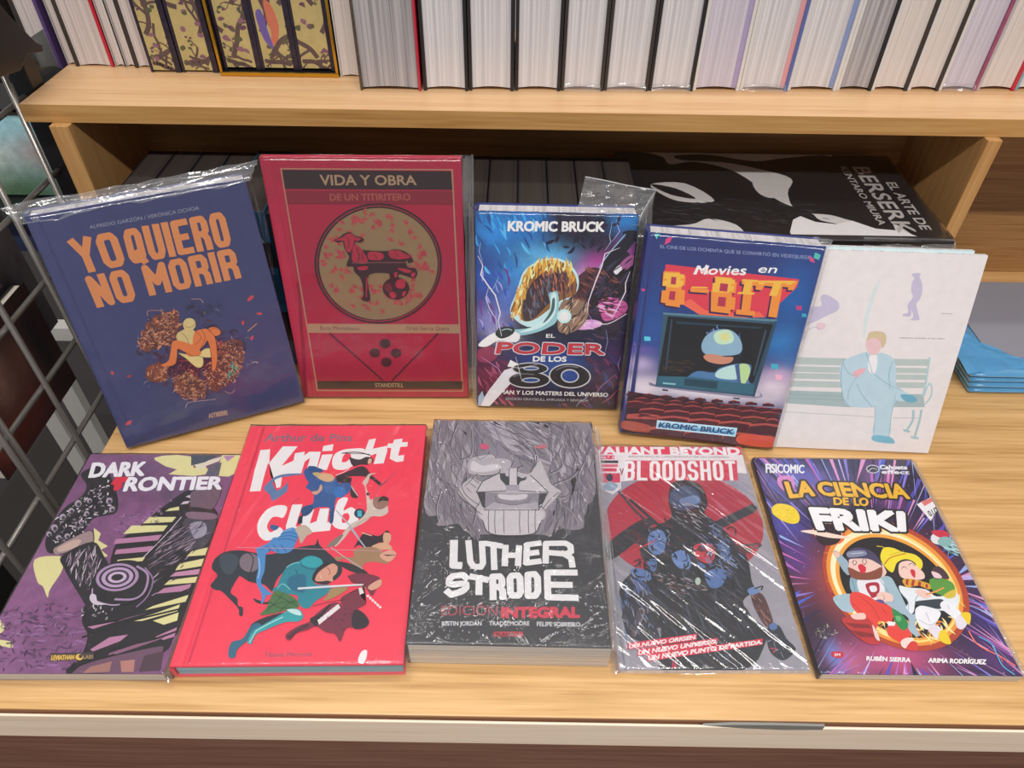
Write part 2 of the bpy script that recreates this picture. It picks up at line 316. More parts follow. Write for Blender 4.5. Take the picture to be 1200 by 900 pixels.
FILM = film_mat('clear_film', (16, 16, 16), 0, .35, .004, .012, .09, .8); FILMC = film_mat('crinkled_film', (38, 30, 30), .5, .75, .006, .04, .1); FILMB = film_mat('streaked_film', (30, 30, 20), 0, .3, .003, .02, .09, 2.2)
FILMF = film_mat('loose_film', (45, 45, 45), 0, .7, .004, .12, .12, 1.2); FILMS = film_mat('taut_film', (20, 20, 20), 0, .2, .002, .012, .1, 1.3)
FILMG = film_mat('edge_film', (25, 25, 25), 0, .3, .002, .10, .12, 1.)
SEAM = film_mat('film_seam', (60, 60, 60), 0, .3, .002, .45, .15, 1.5)
# ---------------------------------------------------------------- the bookcase
bc = thing('bookcase', 'light oak bookcase with a low display shelf and a raised shelf of books behind', 'bookcase')
MB().box(-.4695, 1.25, .2562, 1.06, -.021, 0).build('display_shelf', OAK, bc, .0012)
MB().box(-.551, 1.25, .7895, 1.06, .2815, .3013).build('upper_shelf', OAKU, bc, .0006)
MB().box(-.5512, 1.2502, .7883, .7895, .2815, .3012).build('edge_band', EDGE, bc)
for x0, x1 in ((-.5215, -.5000), (.5245, .5410)): MB().box(x0, x1, .7787, .94, .0003, .2812).build('side_panel', PANEL, bc, .0008)
for x0, x1 in ((-.5205, -.5010), (.5250, .5405)): pass
MB().box(-.55, 1.25, .9403, .955, -.0, .2812).build('back_panel', BACK, bc)
MB().box(-.4700, 1.2505, .2553, .2561, -.0210, -.0006).build('front_edge', wood('shaded_edge_band', '8a5a38', '7a4c2c', '643a20', rough=.5), bc)  # dark brown carries the shade on the shelf's front edge
MB().box(-.548, 1.25, .2525, .2550, -.0500, -.0052).build('front_rail', RAIL, bc, .001)
MB().box(-.548, 1.25, .2760, .294, -.75, -.051).build('base_panel', SHADEDW, bc)
MB().box(-.46, 1.25, .9600, .975, .3016, .62).build('upper_back_panel', BACK, bc) if 0 else None
st = MB(); P = [(.165, .0), (.19, .0035), (.225, .004), (.268, .003), (.268, -.005), (.235, -.0065), (.20, -.0045)]
st.prism([(x, z) for x, z in P], 0, .0025)
o = st.build('shelf_strip', GREY, None, .0006); o.matrix_world = Matrix(((1, 0, 0, 0), (0, 0, -1, .2534), (0, 1, 0, .001), (0, 0, 0, 1))); tag(o, 'thin grey plastic strip poking out of the gap below the shelf front', 'strip')
fl = MB().box(-3, 3, -2, 4, -.80, -.75).build('floor', plain('dark_shop_floor', '353130', .4, .12, 6)); fl['kind'] = 'structure'
# ---------------------------------------------------------------- books
PL = {
'dark': (-0.4675, 0.2804, 0.0135, 0, 0.1678, 0.2514, 0.0120),
'knight': (-0.2925, 0.2858, 0.0274, 0, 0.2011, 0.2856, 0.0200),
'luther': (-0.0895, 0.3023, -0.0035, 0, 0.1786, 0.2693, 0.0340),
'blood': (0.0979, 0.2958, 0.0146, 0, 0.1700, 0.2651, 0.0060),
'friki': (0.2743, 0.2933, 0.0055, 0, 0.1790, 0.2499, 0.0100),
'yo': (-0.4390, 0.5481, 0.4117, 0.1950, 0.2014, 0.2739, 0.0260),
'vida': (-0.2575, 0.6395, 0.0215, 0.1536, 0.2027, 0.2957, 0.0100),
'poder': (-0.0422, 0.6269, -0.0131, 0.1676, 0.1688, 0.2458, 0.0260),
'bit': (0.1269, 0.5833, -0.1264, 0.2359, 0.1744, 0.2416, 0.0300),
'white': (0.3038, 0.5687, -0.0346, 0.3231, 0.1782, 0.2329, 0.0060),
}
def frame(k):
    v = PL[k]; a, t = v[2], v[3]; ex = Vector((math.cos(a), math.sin(a), 0)); b = Vector((-math.sin(a), math.cos(a), 0))
    if k in LEAN: ey = b * math.sin(t) + Vector((0, 0, 1)) * math.cos(t); z = v[6] * math.sin(t)
    else: ey = b; z = v[6]
    n = ex.cross(ey); return Matrix(((ex.x, ey.x, n.x, v[0]), (ex.y, ey.y, n.y, v[1]), (ex.z, ey.z, n.z, z + .0004), (0, 0, 0, 1)))
def part(t, name): return next(c for c in t.children if c.name.split('.')[0] == name)
LEAN = ('yo', 'vida', 'poder', 'bit', 'white')
def film_sheet(w, h, th, ml, mr, mb, mt, amp, seed, mat, parent, name='plastic_wrap', top=.0022, sag=.7, crease=None):
    nx, ny = (44, 56) if not crease else (110, 170); V = []; F = []
    xs = [-ml, -ml*.5, 0] + [w*i/(nx-4) for i in range(1, nx-4)] + [w, w+mr*.5, w+mr]; ys = [-mb, -mb*.5, 0] + [h*i/(ny-4) for i in range(1, ny-4)] + [h, h+mt*.5, h+mt]
    for y in ys:
        for x in xs:
            dx = max(-x, x-w, 0); dy = max(-y, y-h, 0); d = max(dx/(ml if x < 0 else mr or 1), dy/(mb if y < 0 else mt or 1)) if dx or dy else 0
            q = noise.noise((x*26, y*26, seed)) + .5*noise.noise((x*70, y*70, seed))
            if crease: c_, s_ = math.cos(crease), math.sin(crease); U, W_ = x*c_ + y*s_, -x*s_ + y*c_; q = noise.noise((U*9, W_*75, seed)) + .5*noise.noise((U*16, W_*190, seed + 3)) * (.4 + abs(noise.noise((x*12, y*12, 1))))
            z = top + amp*(abs(q)) - th*sag*min(1, d*1.6)
            e = amp*1.3*noise.noise((x*22, y*22, seed+5)) if d >= 1 else 0
            V.append((x + (e if dx else 0), y + (e if dy else 0), z))
    W = len(xs)
    for j in range(len(ys)-1):
        for i in range(W-1): a = j*W+i; F.append((a, a+1, a+W+1, a+W))
    m = MB(); m.v = V; m.f = F; return m.build(name, mat, parent, smooth=True)
def loose(name, pts, parent, mat, seed=0, amp=.003, n=9):
    """a loose crumpled flap of film between four corner points given as 3D local points (a b c d), bulging by noise"""
    A, B, D, E_ = [Vector(q) for q in pts]; nn = (B - A).cross(E_ - A).normalized(); V = []; F = []
    for j in range(n+1):
        for i in range(n+1):
            u, v = i/n, j/n; q = (A*(1-u) + B*u)*(1-v) + (E_*(1-u) + D*u)*v; V.append(tuple(q + nn*amp*(noise.noise((u*4, v*4, seed)) + .6*noise.noise((u*11, v*9, seed+2)))))
    for j in range(n):
        for i in range(n): a = j*(n+1)+i; F.append((a, a+1, a+n+2, a+n+1))
    m = MB(); m.v = V; m.f = F; return m.build(name, mat, parent)
def book(k, name, label, hard, cov, pg, spinec=None, groove=0, inkmat=None, edge=None, group=None):
    v = PL[k]; w, h, th = v[4], v[5], v[6]; t = thing(name, label, 'book', frame(k), group); ct = .0024 if hard else .0005; ov = .0016 if hard else 0
    ck = Ink(w*1000, h*1000, groove); ck.draw(ART[k]); ck.build('front_cover', inkmat or INK, t, ct, cov, gain=dict(yo=.92, vida=1.05, poder=1.3, bit=1.2, white=1.04, knight=.9, luther=.85).get(k, 1))
    MB().box(.0002, w, 0, h, -th, -th + ct).build('back_cover', edge or cov, t, .0002)
    s0 = .003 if hard else .0006
    MB().box(s0, w - ov, ov, h - ov, -th + ct + .0001, -ct - .0001).build('page_block', pg, t)
    sp = MB(); N = 8; bulge = .0022 if hard and th > .012 else .0006; P = []
    for i in range(N + 1):
        a = math.pi * i / N; P.append((-bulge * math.sin(a) - .0003, -th + th * i / N))
    P += [(.0016, 0 - .0001), (.0016, -th + .0001)] if 0 else [(.0019, -ct), (.0019, -th + ct)]
    b = 0; n = len(P)
    for y in (0, h): sp.v += [(x, y, z) for x, z in P]
    sp.f = [tuple(range(n)), tuple(reversed(range(n, 2*n)))] + [(i, i + n, (i+1) % n + n, (i+1) % n) for i in range(n)]
    sp.build('spine', spinec or cov, t); return t, w, h, th
ART = {}
ART['yo']=[
('g','3d4372',[(101,302,418,698,'454a7a',0.6),(1257,2187,593,314,'4f3a63',0.7),(217,2385,698,279,'3a416e',0.6),(75,1191,523,523,'434a7c',0.5),(1426,395,872,418,'38406c',0.6),(187,1777,209,174,'4a4a78',0.5)],0.035),
('p','353a66',0,'97 69 115 66 129 2745 101 2744'),
('t','ALFREDO GARZÓN / VERÓNICA OCHOA','9a9cae','492 182 1508 182 1503 222 488 218',0,'',0),
('b','YO','e09058','264 282 693 282 682 642 267 643',698,0.16,0),
('b','QUIERO','e09058','752 284 1726 281 1715 658 719 643',663,0.13,0),
('b','NO','e09058','274 673 671 676 654 1035 277 1021',698,0.14,0),
('b','MORIR','e09058','802 673 1722 682 1714 1025 782 1013',663,0.13,0),
('t','ASTIBERRI','c9a58f','932 2568 1137 2581 1130 2648 925 2630',1,'',0),
('c',['3a2b4a'],'517 1577 604 1378 775 1240 979 1219 1171 1250 1333 1346 1408 1536 1517 1740 1494 1952 1380 2184 1197 2294 985 2331 787 2330 688 2175 577 2020 466 1927 445 1707',70,1457,421,1,1.2,-1),
('c',['4a2f42'],'517 1577 604 1378 775 1240 979 1219 1171 1250 1333 1346 1408 1536 1517 1740 1494 1952 1380 2184 1197 2294 985 2331 787 2330 688 2175 577 2020 466 1927 445 1707',80,1134,291,2,1.2,-1),
('p','7a4438',1,'598 1395 772 1249 971 1245 963 1399 865 1542 705 1611 514 1585'),
('p','7a4438',1,'744 1991 893 1976 1023 2199 919 2331 769 2283 694 2157'),
('p','7a4438',1,'1077 2012 1282 1753 1486 1731 1494 1952 1349 2175 1166 2284 1038 2265'),
('p','7a4438',1,'506 1802 650 1787 705 1861 640 2019 520 2002 466 1927'),
('p','3a2040',1,'824 1779 1090 1856 1252 1745 1251 1863 1107 2021 887 1995 729 1987 694 1897'),
('c',['7a4438'],'598 1395 772 1249 971 1245 956 1397 865 1542 705 1611 514 1585',60,972,356,3,1.0,-1),
('c',['c87f57','d9926a','a85a3e','e0a27c','8a4a3c'],'604 1378 775 1240 979 1219 970 1401 860 1559 705 1611 514 1585 487 1531',190,680,146,4,2.0,-1),
('c',['2a2038','3a2438'],'604 1378 775 1240 974 1236 970 1401 860 1559 705 1611 514 1585',120,615,65,5,2.0,-1),
('c',['7a4438'],'744 1991 893 1976 1023 2199 919 2331 769 2283 694 2157',50,972,389,6,1.0,-1),
('c',['c87f57','d9926a','a85a3e','e0a27c','8a4a3c'],'715 1982 903 1940 1029 2180 934 2336 763 2302 688 2175',160,680,146,7,2.0,-1),
('c',['2a2038','3a2438'],'744 1991 898 1958 1023 2199 919 2331 769 2283 694 2157',90,615,65,8,2.0,-1),
('c',['6a3a3a'],'1077 2012 1282 1753 1486 1731 1494 1952 1349 2175 1166 2284 1038 2265',70,972,356,9,1.0,-1),
('c',['c87f57','d9926a','a85a3e','e0a27c','8a4a3c'],'1032 1998 1252 1745 1486 1731 1494 1952 1364 2180 1161 2304 1007 2255',190,648,146,10,2.0,-1),
('c',['2a2038','3a2438'],'1077 2012 1282 1753 1486 1731 1494 1952 1349 2175 1166 2284 1038 2265',110,615,65,11,2.0,-1),
('c',['c87f57','d9926a','a85a3e','e0a27c','8a4a3c'],'506 1802 650 1787 705 1861 640 2019 520 2002 466 1927',80,583,146,12,2.0,-1),
('c',['3a2040','5a2038','8a2c40'],'830 1761 1090 1856 1107 2021 887 1995 729 1987 694 1897',80,810,130,13,1.0,-1),
('c',['b0404a','c04848','d06050'],'1272 1672 1358 1716 1353 1852 1251 1863 863 1810 984 1884',40,486,97,14,1.0,-1),
('c',['3fa59a','5ac0a8'],'1338 1968 1426 2014 1385 2104 1218 2218 1171 2265 1333 2047',30,421,97,15,1.0,-1),
('c',['b0a0a8','c9a080','8f88a0'],'604 1125 1206 1131 1576 1522 1615 2008 1275 2445 694 2424 393 1963 355 1568',46,745,49,16,2.0,-1),
('c',['2d4050','3a3a60'],'1066 1187 1402 1215 1458 1359 1204 1350 1020 1340',50,810,65,17,2.0,-1),
('s','c08a80',65,1,0,'699 1221 724 1164 863 1199'),
('s','c0989a',65,1,0,'1158 1137 1245 1158 1262 1208'),
('s','c9a0a0',65,1,0,'729 2415 779 2359 969 2389 1065 2403'),
('s','c09090',65,1,0,'1186 2333 1241 2381 1293 2345'),
('s','d0c0c0',81,1,0,'1569 2052 1604 2050 1623 2076'),
('s','d0905a',97,1,0,'1614 1658 1673 1625 1733 1592'),
('p','d8454f',1,'1704 1293 1737 1260 1780 1251 1763 1288 1716 1307'),
('p','d8454f',1,'1756 1473 1791 1466 1818 1489 1791 1497'),
('p','d8454f',1,'1584 1524 1604 1510 1605 1549 1581 1566'),
('p','d8454f',1,'1617 1757 1653 1722 1660 1739 1634 1776'),
('p','d8454f',1,'78 2437 119 2401 157 2406 129 2442 87 2452'),
('p','d8454f',1,'159 1756 176 1758 177 1790 154 1793'),
('p','a04848',1,'284 1852 316 1846 332 1866 299 1876'),
('p','dcc98a',1,'1121 1431 1102 1466 1071 1487 1038 1488 1010 1470 996 1438 999 1399 1018 1365 1048 1345 1081 1343 1109 1360 1123 1393'),
('p','d9c685',1,'983 1461 1017 1451 1078 1486 1101 1568 1083 1659 993 1692 916 1632 891 1549 913 1489'),
('p','e8d68e',1,'859 1716 955 1768 1072 1831 1060 1923 1020 1955 972 1925 912 1804'),
('p','e8d68e',1,'1038 1810 1104 1752 1170 1745 1176 1792 1163 1857 1094 1841'),
('s','8a7040',65,1,0,'859 1716 955 1768 1072 1831 1060 1923 1020 1955 972 1925 912 1804'),
('s','8a7040',49,1,0,'1011 1421 1042 1448 1091 1442 1123 1413'),
('s','8a7040',49,1,0,'958 1492 986 1556 989 1652'),
('p','e58043',1,'1094 1513 1176 1503 1225 1525 1267 1632 1239 1820 1209 1930 1165 2022 1128 2007 1162 1877 1184 1726 1182 1648 1137 1693 1076 1735 1011 1794 949 1786 933 1733 1018 1660 1052 1574'),
('p','e58043',1,'1335 1598 1315 1616 1285 1620 1254 1608 1230 1584 1219 1554 1224 1527 1244 1509 1273 1506 1304 1517 1328 1541 1339 1571'),
('p','e58043',1,'1049 1801 1081 1775 1043 1686 968 1617 875 1560 830 1579 781 1690 730 1781 651 1806 666 1834 740 1848 794 1829 835 1744 867 1666 933 1733 988 1791'),
('s','8a4428',65,1,0,'875 1560 830 1579 781 1690 730 1781 651 1806'),
('s','8a4428',65,1,0,'867 1666 933 1733 988 1791 1049 1801'),
('s','8a4428',65,1,0,'1225 1525 1267 1632 1239 1820 1209 1930 1165 2022'),
('s','8a4428',49,1,0,'1094 1513 1133 1596 1048 1668'),
('s','8a4428',49,1,0,'1159 1507 1170 1606 1097 1721'),
('s','8a4428',65,1,0,'1182 1648 1184 1726 1162 1877 1128 2007'),
('s','8a4428',49,1,0,'1227 1548 1283 1521 1335 1564'),
]
ART['vida']=[
('g','a81b3f',[(896,1498,689,1033,'a01a3c',0.6),(1660,794,413,689,'9c1838',0.6),(10,1498,206,1033,'b92046',0.8),(886,136,1378,310,'9a1c38',0.6)],0.04),
('p','8a1230',0,'116 20 151 20 180 1498 44 2938 0 2942 144 1516'),
('p','a57e62',0,'189 107 1940 108 1966 2875 166 2868 175 2032'),
('p','a21a3c',0,'201 119 1924 120 1948 2857 183 2850 192 2032'),
('p','2c1b20',0,'206 125 1921 130 1927 325 202 324'),
('p','7f1c30',0,'205 342 1927 338 1929 479 200 482'),
('s','5c1526',69,0,0,'200 482 1929 479'),
('t','VIDA Y OBRA','a08468','580 169 1558 172 1558 273 576 281',1,'',0),
('t','DE UN TITIRITERO','9c5348','654 370 1486 363 1487 438 651 444',1,'',0),
('p','341a20',1,'1782 1154 1751 1343 1671 1525 1547 1685 1387 1810 1203 1889 1010 1916 821 1888 653 1808 518 1684 425 1525 379 1345 382 1157 432 974 523 808 648 668 799 562 967 496 1141 472 1312 493 1468 558 1602 662 1704 802 1766 969'),
('p','a02a3c',1,'1756 1154 1725 1337 1648 1512 1529 1666 1375 1786 1198 1863 1012 1889 831 1862 669 1785 539 1665 449 1512 405 1339 408 1157 455 980 543 819 663 684 809 581 971 517 1139 494 1303 515 1455 577 1583 679 1681 814 1741 975'),
('p','341a20',1,'1750 1154 1719 1334 1643 1507 1525 1658 1372 1776 1198 1851 1013 1877 834 1851 674 1775 545 1657 456 1507 412 1336 414 1157 461 983 547 824 667 691 811 590 972 526 1138 504 1301 524 1451 586 1579 686 1675 819 1734 978'),
('p','8b7352',1,'1733 1157 1703 1333 1629 1501 1514 1648 1367 1764 1197 1837 1018 1861 844 1836 689 1762 564 1648 477 1501 434 1335 436 1161 481 991 565 836 681 705 822 607 977 545 1139 523 1298 543 1444 603 1568 700 1662 831 1718 986'),
('x','leaves','1082 1159 1724 1157 1140 520','b03a42'),
('p','34161f',1,'637 880 685 860 752 806 822 790 870 830 936 849 956 878 915 908 863 898 865 944 937 993 1182 1005 1277 984 1383 1008 1442 1066 1472 1125 1421 1143 1392 1109 1405 1194 1487 1211 1504 1280 1456 1329 1363 1297 1285 1280 969 1289 952 1599 850 1599 882 1527 876 1350 809 1246 807 1195 738 1187 743 1144 774 1077 756 1027 733 961 726 895 679 909'),
('p','a8263e',1,'651 884 724 850 781 811 835 806 869 843 927 862 886 891 857 879 835 944 796 1014 758 1010 743 944 737 887'),
('p','a8263e',1,'852 928 935 1010 968 1144 828 1144 804 1077'),
('p','a8263e',1,'996 1018 1119 1022 1154 1067 1111 1110 988 1101'),
('p','a8263e',1,'1213 1009 1307 995 1412 1050 1433 1083 1299 1101 1223 1076'),
('p','a8263e',1,'854 1195 964 1186 944 1229 866 1229'),
('s','a8263e',133,1,0,'943 1315 910 1563'),
('p','a8263e',1,'1291 1211 1369 1211 1446 1245 1382 1263'),
('p','a8263e',1,'1436 1271 1480 1262 1471 1306 1441 1315'),
('s','7a4a4a',100,0,0,'797 1144 1390 1139'),
('s','34161f',83,1,0,'864 960 882 1077 859 1144'),
('s','34161f',83,1,0,'919 1018 925 1110'),
('s','34161f',67,1,0,'1041 1026 1082 1093'),
('s','34161f',67,1,0,'1276 1000 1301 1075'),
('s','34161f',67,1,0,'771 830 794 895 770 977'),
('p','34161f',0,'1194 1246 1304 1245 1278 1385 1198 1385'),
('p','a8263e',0,'1247 1263 1287 1254 1268 1350 1245 1350'),
('p','34161f',1,'1402 1456 1377 1525 1319 1577 1242 1596 1169 1577 1118 1525 1104 1456 1130 1387 1188 1337 1264 1318 1336 1337 1387 1387'),
('p','a8263e',1,'1172 1509 1229 1500 1248 1563 1198 1581'),
('p','a8263e',1,'1280 1350 1360 1350 1354 1438 1288 1456 1251 1420'),
('p','a8263e',1,'1317 1509 1366 1491 1329 1563'),
('p','6a2030',1,'1133 1403 1197 1403 1207 1474 1141 1491'),
('c',['34161f','34161f','5a1c2c'],'789 944 935 1010 1181 1025 1398 1025 1441 1075 1383 1245 989 1246 821 1212',60,433,50,4,0.5,1.3),
('c',['34161f'],'1122 1350 1407 1350 1393 1563 1118 1581',22,433,50,5,0.8,-1),
('c',['34161f'],'895 1246 974 1246 941 1581 876 1581',14,433,50,6,0.3,1.4),
('p','a48468',0,'192 1918 1942 1922 1946 2042 191 2040'),
('t','Enric Montefusco','5a3a34','334 1946 782 1947 779 2002 333 2001',0,'',0),
('t','Oriol García Quera','5a3a34','1329 1944 1828 1946 1826 2001 1328 2000',0,'',0),
('s','3a1420',207,0,0,'430 2041 995 2712'),
('s','3a1420',207,0,0,'1696 2045 1103 2712'),
('p','2c1b20',0,'191 2718 1959 2719 1956 2835 182 2832'),
('t','STANDSTILL','a08468','891 2746 1238 2744 1234 2806 889 2808',1,'',0),
('p','341a22',1,'1131 2184 1120 2217 1093 2241 1060 2250 1027 2241 1005 2216 999 2184 1011 2151 1037 2128 1071 2119 1103 2128 1125 2152'),
('p','341a22',1,'994 2315 983 2348 958 2373 925 2381 894 2372 874 2348 868 2315 880 2282 905 2258 938 2249 968 2258 989 2282'),
('p','341a22',1,'1247 2317 1236 2350 1211 2374 1179 2383 1148 2374 1126 2349 1121 2316 1132 2283 1157 2259 1189 2250 1220 2259 1241 2283'),
('p','341a22',1,'1121 2446 1109 2480 1084 2504 1051 2513 1020 2504 999 2479 993 2445 1005 2411 1030 2387 1063 2378 1094 2387 1115 2412'),
]
